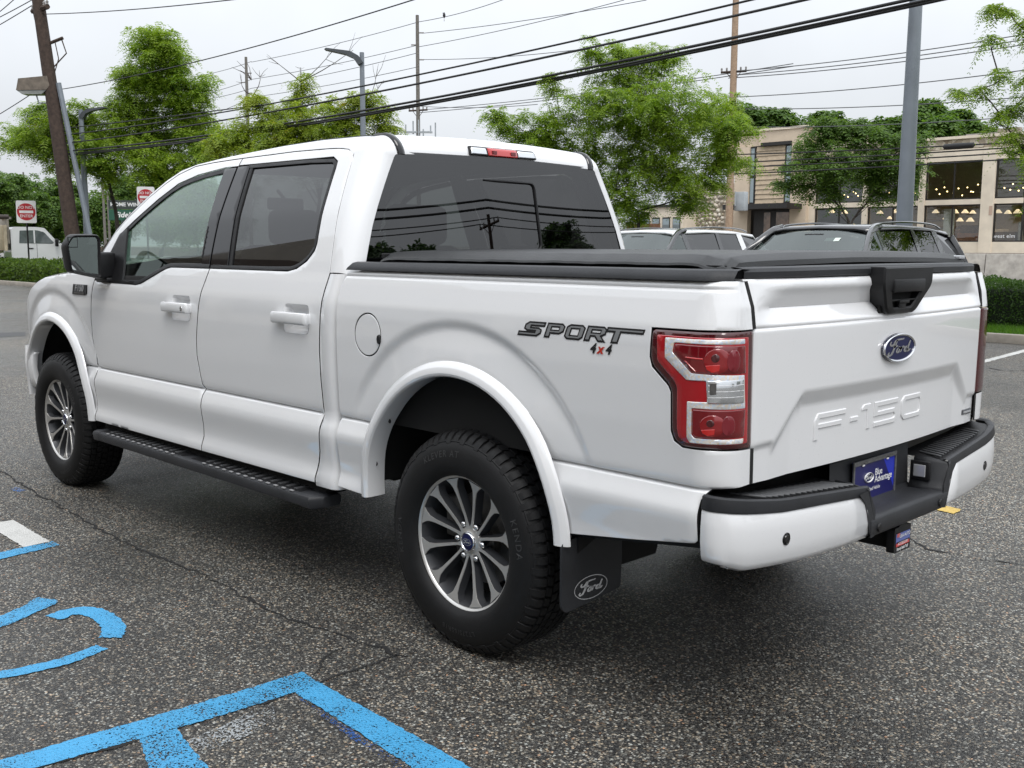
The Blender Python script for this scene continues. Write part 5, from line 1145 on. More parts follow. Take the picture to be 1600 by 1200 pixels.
FW_ = [(-10, [(-10, 300, 50), (0, 350, 40)]), (40, [(38, 300, 34), (60, 330, 36), (30, 345, 36)]), (95, [(95, 305, 36), (110, 345, 36), (80, 350, 30)]), (140, [(150, 325, 34), (140, 352, 34)]), (195, [(195, 300, 36), (185, 345, 34)]), (250, [(250, 300, 38), (260, 345, 36)]), (310, [(310, 300, 38), (310, 345, 38)]), (370, [(365, 300, 36), (360, 345, 36)])]
for i, (px, lst) in enumerate(FW_):
    D = 112+6*(i % 3); f = gnd(px, D); tree('background_tree', f, blobs(lst, D), ['dark tree of the far woods beyond the dump body', 'dark tree of the far woods behind the work truck cab', 'dark tree of the far woods behind the leaning pole', 'dark tree of the far woods behind the lamp post', 'dark tree of the far woods behind the green sign', 'dark tree of the far woods behind the half-hidden traffic sign', 'dark tree of the far woods seen through the front side window', 'dark tree of the far woods hidden by the cab roof'][i], 'dark trees of the far woods', dens=1.6, mat=MIDD, seed=40+i, twig=False, L=1.1, nl=5, leaf=.5, trunk_r=.3, wid=.5)
# ---------------------------------------------------------------- hedges and grass
def leafcloud(name, x0, x1, y0, y1, z0, z1, n, leaf, mat, label, seed, group=None, kind=None, lumpy=.06):
    rng = np.random.default_rng(seed); t = empty(name, ((x0+x1)/2, (y0+y1)/2, z0), 0, label, 'hedge', group); o0 = np.array(t.location)
    u = rng.uniform(0, 1, (n, 3)); f = rng.integers(0, 5, n)
    u[f < 2, 2] = rng.uniform(.86, 1.04, (f < 2).sum()); a = (f == 2) | (f == 3); u[a, 1] = rng.uniform(.86, 1.04, a.sum()); u[f == 4, 1] = rng.uniform(-.02, .1, (f == 4).sum())
    P = np.array([x0, y0, z0])+u*np.array([x1-x0, y1-y0, z1-z0]); lump = np.sin(P[:, 0]*3.1)*np.sin(P[:, 0]*1.3+1)+.5*np.sin(P[:, 0]*7+P[:, 1]*5); P[:, 2] += lump*lumpy*u[:, 2]; P[:, 1] += lump*lumpy*.5; P -= o0
    d = rng.normal(0, 1, (n, 3)); d[:, 2] += .6; d /= np.linalg.norm(d, axis=1)[:, None]; e = np.cross(d, rng.normal(0, 1, (n, 3))); e /= np.linalg.norm(e, axis=1)[:, None]; l = leaf*rng.uniform(.6, 1.3, n)[:, None]
    V = np.stack([P, P+d*l*.5+e*l*.28, P+d*l, P+d*l*.5-e*l*.28], 1).reshape(-1, 3)
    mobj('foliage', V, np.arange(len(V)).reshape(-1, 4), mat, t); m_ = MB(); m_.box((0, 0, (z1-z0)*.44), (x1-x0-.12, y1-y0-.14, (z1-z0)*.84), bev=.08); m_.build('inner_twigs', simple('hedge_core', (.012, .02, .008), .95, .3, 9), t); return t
HEDG = leaf_mat('hedge_leaf', [(.025, .06, .012), (.045, .10, .018), (.08, .15, .03), (.05, .10, .02)], 0, 3); JUN = leaf_mat('juniper_leaf', [(.035, .075, .015), (.07, .13, .022), (.13, .20, .035), (.10, .15, .03)], 0, 2)
for i, x in enumerate(np.arange(-3.0, 6.0, 1.5)): leafcloud('clipped_hedge', x, x+1.46, -16.6, -15.1, .12, .86, 9000, .045, HEDG, 'dark clipped hedge block behind the grass strip', 60+i, 'clipped hedge blocks')
for i, x in enumerate(np.arange(8.0, 24.0, 2.0)): leafcloud('clipped_hedge', x, x+1.96, -16.6, -15.1, .12, .80, 3000, .06, HEDG, 'dark clipped hedge block behind the parked sport utility vehicles', 80+i, 'hedge blocks behind the parked vehicles')
for i, x in enumerate(np.arange(31.4, 58, 1.9)): leafcloud('juniper_hedge', x, x+1.86, -13.3, -10.6, .12, .74, 4200, .11, JUN, 'low ragged green juniper clump on the kerbed bed before the work truck', 100+i, 'juniper clumps on the far bed', lumpy=.10)
n = 26000; rng = np.random.default_rng(9); P = np.c_[rng.uniform(-5.5, 6.5, n), rng.uniform(-15.2, -13.45, n), np.full(n, .115)]; d = np.c_[rng.normal(0, .35, (n, 2)), np.ones(n)]; l = rng.uniform(.04, .09, n)[:, None]; e = np.c_[rng.normal(0, 1, (n, 2)), np.zeros(n)]*.006
V = np.stack([P-e, P+e, P+d*l], 1).reshape(-1, 3); g_ = mobj('grass', V, np.arange(len(V)).reshape(-1, 3), leaf_mat('grass_blade', [(.05, .12, .012), (.08, .19, .02), (.13, .26, .03), (.09, .19, .02)], 0, 2)); tag(g_, 'bright green mown grass strip between kerb and hedge', 'grass', kind='stuff')
# ---------------------------------------------------------------- median barrier
BARR = simple('barrier_concrete', (.36, .335, .30), .9, .25, 3, .006, 40)
prof = [(-.32, 0), (-.32, .08), (-.19, .34), (-.12, 1.14), (-.08, 1.20), (.08, 1.20), (.12, 1.14), (.19, .34), (.32, .08), (.32, 0)]
xb = np.arange(-6, 84, 4.5); b0 = None
for i, x in enumerate(xb):
    if b0 is None: m_ = MB(); V, F = prism(prof, 0, 4.46); m_.add([(z, y, h) for y, h, z in V], [f[::-1] for f in F]); b0 = m_.build('concrete_barrier', BARR, None, 30); o = b0
    else: o = b0.copy(); COL.objects.link(o)
    o.location = (x, -47, 0); tag(o, 'pale concrete barrier segment along the middle of the highway', 'barrier', 'highway barrier segments')
# ---------------------------------------------------------------- shop building across the highway
YB = -66.0; GZ = 1.25
def bx(px, py=384): return float(PY(px, py, YB)[0])
def bz(px, py): return float(PY(px, py, YB)[2])
sheet('sidewalk', [(-300, -200), (400, -200), (400, -61.4), (-300, -61.4)], GZ-.15, simple('far_pavement', (.22, .21, .19), .9, .15, 2))
m_ = MB(); m_.box((40, -61.2, GZ/2-.1), (340, .45, GZ)); o = m_.build('retaining_kerb', simple('verge_brown', (.12, .085, .06), .95, .3, 1.5)); o['kind'] = 'structure'
CREAM = simple('cream_stucco', (.74, .65, .53), .85, .10, 1.2, .004, 30); TAN = simple('tan_stucco', (.62, .51, .39), .85, .10, 1.2, .004, 30); FRAME = simple('dark_bronze_frame', (.02, .018, .017), .5, .1); SIDING = simple('siding_board', (.50, .40, .285), .8, .15, 3)
def stone_mat():
    m_ = Mt('stone_veneer').set(rough=.9); v = m_.n('ShaderNodeTexVoronoi'); v.inputs['Scale'].default_value = 3.2; m_.l(m_.coord(), v.inputs[0]); s_ = m_.n('ShaderNodeSeparateColor'); m_.l(v.outputs['Color'], s_.inputs[0])
    m_.col(m_.ramp(s_.outputs[0], [(0, (.22, .17, .12)), (.5, (.42, .36, .27)), (1, (.60, .54, .44))])); m_.bump(m_.rng(v.outputs['Distance'], .1, .7, 1, 0), .03); return m_.m
STONE = stone_mat(); SHOPG = glass('shop_window_glass', (.80, .82, .80), 1.5)
shop = empty('shop_building', (bx(1400), YB, GZ), 0, 'cream two-storey shop building with big lit display windows across the highway', 'building'); SO = np.array(shop.location)
def fac(name, px0, px1, py0, py1, mat, dep=.2, out=.0, ref=None, parent=None, z=None):
    """facade piece between two surveyed bearings; py measured at ref bearing"""
    ref = ref or (px0+px1)/2; x0, x1 = bx(px0), bx(px1); z0, z1 = (bz(ref, py1), bz(ref, py0)) if z is None else z
    m_ = MB(); m_.box(((x0+x1)/2, YB+out-dep/2, (z0+z1)/2), (abs(x1-x0), dep, z1-z0)); m_.v = [tuple(np.array(v)-SO) for v in m_.v]; return m_.build(name, mat, parent or shop)
ZR_ = bz(1487, 233); ZWT, ZWB, ZLT, ZLB = bz(1487, 252), bz(1487, 312), bz(1487, 320), bz(1487, 378)
# main frame: columns, beams, parapet; openings stay open
cols = [(1262, 1271), (1345, 1353), (1432, 1441), (1529, 1549), (1640, 1655), (1760, 1780)]
for k, (a, b) in enumerate(cols):
    fac('column', a, b, 0, 0, CREAM, .55, .12, z=(GZ-.2, ZR_-.03))
for (a, b) in [(cols[i][1], cols[i+1][0]) for i in range(5)]:
    fac('spandrel', a, b, 0, 0, CREAM, .35, .05, z=(ZLT, ZWB)); fac('head_beam', a, b, 0, 0, CREAM, .35, .05, z=(ZWT, ZR_-.04)); fac('base_wall', a, b, 0, 0, CREAM, .35, .05, z=(GZ-.2, ZLB))
    for (z0, z1, warm) in ((ZWB, ZWT, 0), (ZLB, ZLT, 1)):
        x0, x1 = bx(a), bx(b); w_ = fac('window', a, b, 0, 0, SHOPG, .02, -.12, z=(z0+.06, z1-.06))
        m_ = MB(); h_ = (z1-z0); cz = (z0+z1)/2; cx = (x0+x1)/2; W_ = abs(x1-x0)
        for c_, d_ in (((cx, YB-.1, z1-.045), (W_-.02, .12, .09)), ((cx, YB-.1, z0+.045), (W_-.02, .12, .09)), ((x0-.05, YB-.1, cz), (.09, .12, h_-.19)), ((x1+.05, YB-.1, cz), (.09, .12, h_-.19)), ((cx, YB-.1, cz), (.07, .10, h_-.19))): m_.box(c_, d_)
        m_.v = [tuple(np.array(v)-SO) for v in m_.v]; m_.build('window_frame', FRAME, w_)
x0, x1 = bx(1262), bx(1780)
fac('parapet', 1262, 1780, 0, 0, STONE, .5, .0, z=(ZR_, ZR_+.62)); fac('cornice', 1262, 1780, 0, 0, CREAM, .6, .14, z=(ZR_+.62, ZR_+.80))
def ibox(name, xa, xb, ya, yb_, za, zb, mat, parent=None, bev=0):
    m_ = MB(); m_.box(((xa+xb)/2, (ya+yb_)/2, (za+zb)/2), (abs(xb-xa), abs(yb_-ya), abs(zb-za)), bev=bev); m_.v = [tuple(np.array(v)-SO) for v in m_.v]; return m_.build(name, mat, parent or shop)
WALLI = simple('shop_inner_wall', (.42, .36, .28), .9, .1); ibox('back_wall', x0, x1, YB-8, YB-8.2, GZ-.2, ZR_, WALLI); ibox('shop_floor', x0, x1, YB-.45, YB-8, GZ-.2, GZ, simple('shop_floor_wood', (.25, .17, .10), .5, .2)); ibox('mid_floor', x0, x1, YB-.45, YB-8, ZLT+.1, ZWB-.1, WALLI); ibox('roof_deck', x0, x1, YB-.55, YB-14, ZR_-.15, ZR_+.1, FRAME)
ibox('end_wall', x0, x0-.3, YB-.6, YB-14, GZ-.2, ZR_+.4, TAN); ibox('end_wall', x1, x1+.3, YB-.6, YB-14, GZ-.2, ZR_+.4, TAN)
def emis(name, col, st):
    m_ = Mt(name).set(col=col, em=col, ems=st); return m_.m
BULB = emis('lit_bulb', (1, .72, .32), 9); SHADE = emis('lit_lamp_shade', (1, .82, .58), .9)
rng = np.random.default_rng(3)
bulb0 = None
for (a, b) in [(1272, 1344), (1354, 1431), (1442, 1528), (1550, 1640)]:
    for px in np.linspace(a+2, b-2, 13):
        z = bz(1487, 296)+.22*math.sin(px*.35)+rng.normal(0, .06); loc = np.array([bx(px), YB-1.0-rng.uniform(0, .5), z])-SO
        if bulb0 is None: V, F = lathe([(0, -.045), (.032, -.03), (.045, 0), (.032, .03), (.0, .045)], 8, 2); bulb0 = mobj('light_bulb', V, F, BULB, shop, 60); o = bulb0
        else: o = bulb0.copy(); COL.objects.link(o)
        o.location = loc
lamp0 = None
for px, py, s_ in [(1462, 330, 1), (1492, 330, 1.1), (1508, 330, 1), (1520, 331, .9), (1500, 343, 1), (1516, 343, 1.1), (1560, 330, 1), (1575, 331, 1), (1590, 330, 1.1), (1478, 340, .9), (1300, 330, 1), (1320, 331, 1), (1375, 331, 1), (1400, 330, 1), (1390, 340, .8)]:
    p = PY(px, py, YB-2.2)-SO
    if lamp0 is None: V, F = lathe([(.07, .12), (.25, -.12), (.235, -.12), (.06, .11)], 14, 2); lamp0 = mobj('pendant_lamp', V, F, SHADE, shop, 60); o = lamp0
    else: o = lamp0.copy(); COL.objects.link(o)
    o.location = p; o.scale = (s_,)*3
cols_ = [(.30, .20, .12), (.45, .42, .38), (.16, .09, .05), (.55, .50, .44), (.12, .12, .13), (.35, .14, .06)]
fm_ = [simple('furniture_%d' % i, c, .7, .2) for i, c in enumerate(cols_)]
for i in range(34):
    px = rng.uniform(1272, 1640); w_, h_ = rng.uniform(.5, 1.6), rng.uniform(.5, 1.9); x = bx(px); y = YB-rng.uniform(1.4, 6.5)
    if any(a-2 < px < b+2 for a, b in cols): continue
    ibox('display_furniture', x-w_/2, x+w_/2, y-.3, y+.3, GZ, GZ+h_, fm_[i % 6], bev=.03)
for px0, px1 in ((1290, 1335), (1360, 1425), (1448, 1480), (1555, 1640)):
    for k in range(4): ibox('wall_shelf', bx(px0), bx(px1), YB-7.5, YB-7.95, GZ+.6+k*.55, GZ+.66+k*.55, fm_[0])
# ceiling lights of the shop (lit in the photograph)
for px in (1300, 1390, 1487, 1595):
    for zc_, e_ in ((ZLT-.05, 60), (ZR_-.3, 8)):
        l_ = bpy.data.lights.new('shop_ceiling_light', 'AREA'); l_.energy = e_; l_.size = 3; l_.color = (1, .80, .55); o = bpy.data.objects.new('shop_ceiling_light', l_); COL.objects.link(o); o.parent = shop; o.location = (bx(px)-SO[0], -3.5, zc_-SO[2])
V, F = text('west elm', 1.0, 0, 0, .012, 'CENTER', 1.1); V = put(V*.34, np.array([bx(1567), YB-.09, bz(1567, 369)])-SO, (-1, 0, 0), (0, 0, 1)); mobj('window_lettering', V, F, WHT, shop)
ibox('poster', bx(1467), bx(1484), YB-.5, YB-.56, ZLB+.3, ZLT-.25, simple('poster_white', (.7, .68, .62), .6, .1)); ibox('notice', bx(1543), bx(1548), YB+.125, YB+.14, bz(1545, 336), bz(1545, 322), simple('notice_pink', (.5, .36, .28), .7, .1))
ac = ibox('roof_unit', bx(1442), bx(1492), YB-6, YB-9, ZR_+.1, bz(1470, 206)+.35, simple('roof_unit_pink_grey', (.42, .37, .35), .7, .1)); ibox('unit_duct', bx(1492), bx(1520), YB-6.2, YB-8.5, ZR_+.1, ZR_+1.5, simple('duct_grey', (.45, .46, .48), .5, .1), ac); ibox('unit_hood', bx(1492), bx(1528), YB-6.0, YB-6.4, ZR_+1.3, ZR_+1.75, simple('duct_tan', (.40, .33, .26), .6, .1), ac)
# tower block with siding
ZT = bz(1230, 203)
for a, b, z0, z1, mt_, nm in ((1186, 1262, bz(1225, 226), ZT, TAN, 'tower_wall'), (1150, 1172, GZ-.2, bz(1225, 226), TAN, 'tower_wall'), (1237, 1262, GZ-.2, bz(1225, 226), TAN, 'tower_wall')): fac(nm, a, b, 0, 0, mt_, .5, .5, z=(z0, z1))
fac('tower_wall', 1150, 1186, 0, 0, TAN, .5, .3, z=(bz(1225, 226), ZT-.25)); fac('tower_coping', 1150, 1268, 0, 0, CREAM, .9, .6, z=(ZT, ZT+.16)); ibox('tower_side', bx(1262), bx(1262)-.3, YB+.0, YB-8, GZ, ZT, TAN); ibox('tower_roof', bx(1150), bx(1262), YB-.1, YB-8, ZT-.5, ZT-.3, FRAME)
ibox('tower_back', bx(1150), bx(1262), YB-1.2, YB-1.5, GZ, ZT-.4, FRAME)
zs0, zs1 = bz(1200, 318), bz(1200, 229); nb = 12
for k in range(nb):
    h_ = (zs1-zs0)/nb; m_ = MB(); xa, xb = bx(1181), bx(1225); V = [(xa, YB+.28, zs0+k*h_), (xb, YB+.28, zs0+k*h_), (xb, YB+.36, zs0+k*h_), (xa, YB+.36, zs0+k*h_), (xa, YB+.28, zs0+(k+1)*h_-.02), (xb, YB+.28, zs0+(k+1)*h_-.02), (xb, YB+.30, zs0+(k+1)*h_-.02), (xa, YB+.30, zs0+(k+1)*h_-.02)]
    m_.add([tuple(np.array(v)-SO) for v in V], [(0, 1, 2, 3), (4, 7, 6, 5), (3, 2, 6, 7), (0, 4, 5, 1), (0, 3, 7, 4), (1, 5, 6, 2)]); m_.build('siding_board', SIDING, shop)
fac('siding_backing', 1180, 1226, 0, 0, FRAME, .1, .27, z=(zs0-.1, zs1+.1)); fac('brow', 1190, 1237, 0, 0, FRAME, .7, .62, z=(bz(1212, 228), bz(1212, 223)))
PANE = Mt('pale_reflecting_glass').set(col=(.30, .36, .38), rough=.05, coat=1, metal=.4).m
for a, b in ((1171, 1180), (1226, 1237)):
    f_ = fac('slot_window', a, b, 0, 0, FRAME, .12, .33, z=(zs0, zs1))
    for z0, z1 in ((zs0+.1, zs0+(zs1-zs0)*.45), (zs0+(zs1-zs0)*.5, zs1-.1)): fac('pane', a+1.8, b-1.8, 0, 0, PANE, .05, .37, z=(z0, z1), parent=f_)
fac('canopy', 1157, 1256, 0, 0, FRAME, 2.6, 2.6, z=(bz(1205, 328), bz(1205, 320)))
d_ = fac('entrance_frame', 1178, 1237, 0, 0, FRAME, .3, .15, z=(GZ, bz(1205, 329)))
for a, b in ((1194, 1204), (1213, 1233)): fac('door_pane', a, b, 0, 0, simple('entrance_warm', (.22, .14, .09), .2, .5, 2, coat=1), .05, .18, z=(GZ+.2, bz(1205, 332)), parent=d_)
# stone end wall: separate stones laid on a mortar face
sw_ = fac('stone_wall', 1070, 1149, 0, 0, simple('mortar', (.33, .29, .23), .95, .15), .5, .2, z=(GZ-.2, bz(1120, 288))); sm = [simple('field_stone_%d' % i, c, .9, .2, 6) for i, c in enumerate([(.52, .46, .37), (.40, .33, .25), (.60, .55, .47), (.46, .41, .34)])]
xa, xb = bx(1070), bx(1149); zt_ = bz(1120, 288); st0 = []
for k in range(5):
    rr = np.random.default_rng(k); ang = np.sort(rr.uniform(0, 2*np.pi, 8)); pol = [(math.cos(a)*rr.uniform(.8, 1.05), math.sin(a)*rr.uniform(.7, 1.0)) for a in ang]; V, F = prism(pol, 0, .12); V = np.array(V); V[8:, :2] *= .8; me = mobj('stone', [(x, z, y) for x, y, z in V], [f[::-1] for f in F], sm[k % 4], sw_, 40); st0.append(me)
cnt = 0; zz_ = GZ
while zz_ < zt_-.1:
    xx = min(xa, xb)+.15+(cnt % 2)*.1
    while xx < max(xa, xb)-.1:
        k = int(rng.integers(0, 5)); s_ = rng.uniform(.15, .25)
        if cnt < 5: o = st0[cnt]
        else: o = st0[k].copy(); COL.objects.link(o)
        if cnt < 290: o.location = (xx-SO[0], YB+.19-SO[1], zz_+rng.normal(0, .04)-SO[2]); o.scale = (s_*1.15, 1, s_); o.rotation_euler = (0, rng.uniform(0, 6), 0)
        else: bpy.data.objects.remove(o)
        cnt += 1; xx += s_*1.9
    zz_ += .34
# neighbouring low buildings behind the big tree
def lowbox(name, px0, px1, Y, z0, py, mat, label):
    xa, xb = PY(px0, 384, Y)[0], PY(px1, 384, Y)[0]; zt = PY((px0+px1)/2, py, Y)[2]; t = empty(name, ((xa+xb)/2, Y, z0), 0, label, 'building'); m_ = MB(); m_.box((0, -3, (zt-z0)/2), (abs(xb-xa), 6, zt-z0)); m_.build('wall', mat, t); m_ = MB(); m_.box((0, -3, zt-z0+.1), (abs(xb-xa)+.4, 6.4, .2)); m_.build('roof', FRAME, t)
    for k in range(4):
        m_ = MB(); m_.box((-abs(xb-xa)*.36+k*abs(xb-xa)*.24, .03, (zt-z0)*.5), (abs(xb-xa)*.17, .06, (zt-z0)*.55)); w_ = m_.build('window', FRAME, t); m_ = MB(); m_.box((-abs(xb-xa)*.36+k*abs(xb-xa)*.24, .07, (zt-z0)*.5), (abs(xb-xa)*.15, .03, (zt-z0)*.48)); m_.build('pane', PANE, w_)
    return t
lowbox('low_building', 1000, 1066, -64, GZ-.2, 324, CREAM, 'low cream building with dark windows glimpsed under the broad tree')
m_ = MB()
fen = empty('board_fence', (PY(985, 384, -62)[0], -62, GZ-.2), 0, 'brown board fence glimpsed between tree trunk and low building', 'fence'); xa, xb = PY(980, 384, -62)[0], PY(1030, 384, -62)[0]
for k, x in enumerate(np.linspace(xa, xb, 22)):
    m_ = MB(); m_.box((x-fen.location.x, 0, 1.1), (abs(xb-xa)/22-.02, .04, 2.2+.06*(k % 3))); m_.build('board', simple('fence_wood', (.16, .075, .04), .85, .25), fen) if k == 0 else None
    if k == 0: fb0 = fen.children[0]
    else: o = fb0.copy(); COL.objects.link(o); o.location.x = x-xa
# ---------------------------------------------------------------- poles and wires
def pole(px, Y, top_py, r, mat, label, px_top=None, base=0, extra=None, group=None, name='utility_pole', toff=0):
    D = D_at(px, Y); f = gnd(px, D); f[2] = base; zt = zat(px, top_py, D); t = empty(name, tuple(f), 0, label, 'pole', group); tx = ((px_top or px)-px)*D/FPX*CR
    m_ = MB(); P = [np.array([0, 0, -.1]), np.array([tx[0]*.5, tx[1]*.5, (zt-base)*.5]), np.array([tx[0], tx[1], zt-base])]; m_.tube(smoothpoly(P, 1), np.linspace(r*1.1, r*.72, 5), 12); m_.build('shaft', mat, t, 60); t['zt'] = zt; return t, np.array([tx[0], tx[1], zt-base]), f, D
def xarm(t, c, half, ax, mat=WOODD, ins=True, th=.11):
    m_ = MB(); c = np.array(c); a, b = c-ax*half, c+ax*half; m_.tube([a, b], th*.6, 6); m_.tube([c+ax*half*.6, c-np.array([0, 0, half*.5])], .02, 5); m_.tube([c-ax*half*.6, c-np.array([0, 0, half*.5])], .02, 5); m_.build('crossarm', mat, t)
    if ins:
        for k in (-.95, -.55, .55, .95): m_ = MB(); m_.lathe([(.0, 0), (.06, .02), (.04, .07), (.06, .11), (.03, .17), (0, .18)], 8, tuple(c+ax*half*k+np.array([0, 0, .06]))); m_.build('insulator', CERAM, t, 50)
ACR = np.array([CR[0], CR[1], 0]); AX_ = np.array([0., 1, 0]); AXX = np.array([1., 0, 0])
# leaning near pole with flood light
t, tip, f, D = pole(121, -12.6, -60, .27, WOODD, 'dark leaning utility pole with crossarm and old flood light', 74, .1)
def onp(py): k = (384-py)/(384+60); return np.array([tip[0]*k, tip[1]*k, zat(121, py, D)-.1])
xarm(t, onp(25), 1.05, AX_*.55+ACR*.83, th=.16)
m_ = MB(); c = onp(78); m_.tube([c, c+ACR*.65+np.array([0, 0, .25])], .06, 6); m_.tube([c+ACR*.6+np.array([0, 0, .2]), c+ACR*.75+np.array([0, 0, -.3]), c+ACR*.15+np.array([0, 0, -.9])], .025, 5); m_.tube([c+ACR*.35+np.array([0, 0, .1]), c+ACR*.45+np.array([0, 0, -.5]), c+ACR*.2+np.array([0, 0, -1.2])], .02, 5); m_.build('bracket', WOODD, t)
m_ = MB()
for k in (-.95, -.8, -.5): a = onp(25)+(AX_*.55+ACR*.83)*1.05*k; m_.tube(smoothpoly([a, a+np.array([0, 0, -.7])+ACR*.12, a+np.array([0, 0, -1.9+k*.5])+ACR*.35, onp(85)+ACR*-.2], 2), .018, 5)
m_.build('drop_lead', WIRE, t)
c = onp(138)-ACR*.62; fl = MB(); ex = ACR; V, F = prism([(-.62, -.22), (-.52, .20), (.55, .30), (.62, -.05), (.50, -.20)], -.24, .24); fl.add(put(V, c, ex, (0, 0, 1)), F); flo = fl.build('flood_light', simple('floodlight_brown', (.14, .115, .09), .6, .3, 6), t, 30)
m_ = MB(); V, F = prism([(-.60, -.23), (.48, -.21), (.30, -.36), (-.42, -.36)], -.22, .22); m_.add(put(V, c, ex, (0, 0, 1)), F); m_.build('flood_lens', simple('floodlight_lens', (.20, .21, .20), .3, .3), t, 30)
m_ = MB(); m_.tube([onp(165), onp(165)-ACR*.6, c-np.array([0, 0, .3])], .03, 6); m_.build('light_bracket', GALV2, t)
m_ = MB(); m_.tube([onp(135)+ACR*.25, onp(380)+ACR*.55], .10, 8); m_.build('metal_brace', GALV, t)
LP_near = (f+np.array([tip[0], tip[1], 0]))
# far line of tall poles
YF = -44.5
tops = {}
for px, tp_, r, mt_, lb in ((1138, -70, .20, WOODL, 'pale brown wooden utility pole with meter box before the shop'), (655, 34, .16, WOOD, 'weathered wooden pole with antenna cluster at mid height'), (393, 96, .16, WOOD, 'weathered wooden pole with bare branch beside it')):
    t, tip, f, D = pole(px, YF, tp_, r, mt_, lb, None, 0); tops[px] = (f, D)
    for py, s_ in {1138: ((118, 0),), 655: ((60, 1), (78, -1), (100, 1)), 393: ((120, 1), (134, -1), (150, 1))}[px]:
        z = zat(px, py, D)
        if s_ == 0: xarm(t, (0, 0, z), 1.0, AX_*.4+ACR*.9)
        else: m_ = MB(); m_.tube([(0, 0, z), tuple(np.array([0, 0, z])+ACR*s_*(.45))], .05, 6); m_.build('line_bracket', CERAM, t)
    if px == 1138:
        m_ = MB(); m_.box(tuple(np.array([0, 0, zat(px, 315, D)])+ACR*.62), (.62, .4, 1.0), bev=.03); m_.tube([tuple(np.array([0, 0, zat(px, 300, D)])+ACR*.3), tuple(np.array([0, 0, zat(px, 322, D)])+ACR*.3)], .05); m_.build('meter_box', GALV2, t, 40)
        xarm(t, (0, 0, zat(px, 2, D)), .9, AX_*.4+ACR*.9)
    if px == 655:
        xarm(t, (0, 0, zat(px, 176, D)), 1.1, AX_*.4+ACR*.9, ins=True)
        m_ = MB()
        for k in np.linspace(-1.0, 1.0, 9): m_.box(tuple(np.array([0, .3*math.sin(k*5), zat(px, 207, D)+.25*math.sin(k*9)])+ACR*k), (.07, .07, .8+.3*math.sin(k*7)))
        m_.box((0, 0, zat(px, 209, D)), (2.0, .25, .12), np.array([[CR[0], -CR[1], 0], [CR[1], CR[0], 0], [0, 0, 1]])); m_.build('antenna_cluster', GALV2, t)
    if px == 393:
        m_ = MB()
        for a, b in ((370, 95), (375, 110), (383, 92), (362, 105)): m_.tube([at(393, 125, D)-f, at((a+393)/2+2, (b+125)/2-2, D)-f, at(a, b, D)-f], [.04, .03, .012], 4, cap=False)
        m_.build('dead_branch', BARK, t)
for px, Y, tp_, r, lb in ((43, -42, 270, .13, 'thin grey pole far behind the do-not-enter sign'), (165, -40, 285, .14, 'thin wooden pole far off beside the green sign'), (172, -36, 300, .11, 'short pale pole left of the green sign')):
    pole(px, Y, tp_, r, WOOD, lb)
def wire(p, q, r, sag, label, mat=WIRE, n=24, group='overhead wires', name='overhead_wire'):
    t = np.linspace(0, 1, n); P = np.array(p)[None]*(1-t)[:, None]+np.array(q)[None]*t[:, None]; P[:, 2] -= sag*4*t*(1-t); V, F = tube(P, r, 6); o = mobj(name, V, F, mat, None, 60); return tag(o, label, 'wire', group)
def wy(px, py, Y): return PY(px, py, Y)
NEAR = 'near cable strung above the verge past the lamp poles'
def through(a, b, Y, r, sag, label, mat=WIRE, ext=(.15, .15), group='overhead wires', name='overhead_wire'):
    p, q = wy(*a, Y), wy(*b, Y); d = q-p; return wire(p-d*ext[0], q+d*ext[1], r, sag, label, mat, 28, group, name)
YN = -12.6
through((1133, 0), (140, 196), YN, .020, .38, 'uppermost thick black cable crossing the sky above the trees', ext=(.10, .25))
through((1225, 0), (140, 210), YN, .024, .34, 'middle thick black cable crossing in front of the broad tree', ext=(.08, .25))
for k, (dy, r) in enumerate(((0, .028), (7, .024), (11, .026))): through((1410, -6+dy), (150, 222+dy*.6), YN-.10*k, r, .42, ['topmost', 'middle', 'lowest'][k]+' strand of the heavy cable bundle above the pickup', ext=(.06, .2), group='cable bundle strands', name='cable_strand')
through((400, 165), (140, 195), YN-.3, .018, .03, 'black service cable running into the tall locust crown', ext=(.0, .6))
through((640, -4), (92, 140), YN-.6, .016, .25, 'thin cable rising from the leaning pole to the sky', ext=(.1, .0))
through((365, -6), (72, 22), YN+.3, .016, .12, 'thin cable leaving the top of the leaning pole', ext=(.35, .0))
for k, (a, b) in enumerate((((62, 0), (-40, 60)), ((48, 0), (-40, 45)), ((20, 0), (-30, 40)), ((40, 152), (-40, 200)), ((95, 200), (-60, 235)))): through(a, b, YN-.2*k, .018, .05, ['lowest', 'middle', 'outer', 'side', 'cross-street'][k]+' short cable going left from the leaning pole')
FARW = [((655, 34), (393, 97)), ((655, 70), (393, 124)), ((655, 82), (393, 138)), ((655, 104), (393, 152)), ((790, -2), (655, 34)), ((1010, 0), (660, 52)), ((975, 0), (655, 73)), ((900, 78), (660, 93)), ((840, 163), (657, 166)), ((393, 96), (300, 120)), ((393, 124), (300, 150)), ((393, 138), (300, 158)), ((393, 152), (310, 185))]
for k, (a, b) in enumerate(FARW): through(a, b, YF-.1*k, .022, .15, 'thin far wire strung between the weathered wooden poles', WIREG, ext=(0, 0), group='thin far wires')
for k, (a, b) in enumerate((((1600, 50), (1138, 112)), ((1600, 58), (1138, 118)), ((1600, 66), (1138, 122)), ((1600, 106), (1138, 152)), ((1600, 148), (1138, 170)), ((1600, 178), (1138, 198)), ((1138, 112), (655, 172)), ((1138, 116), (655, 176)))): through(a, b, YF-.1*k, .024, .22, 'thin wire running off from the pale brown pole', WIREG, ext=(.15, 0), group='thin wires of the pale pole')
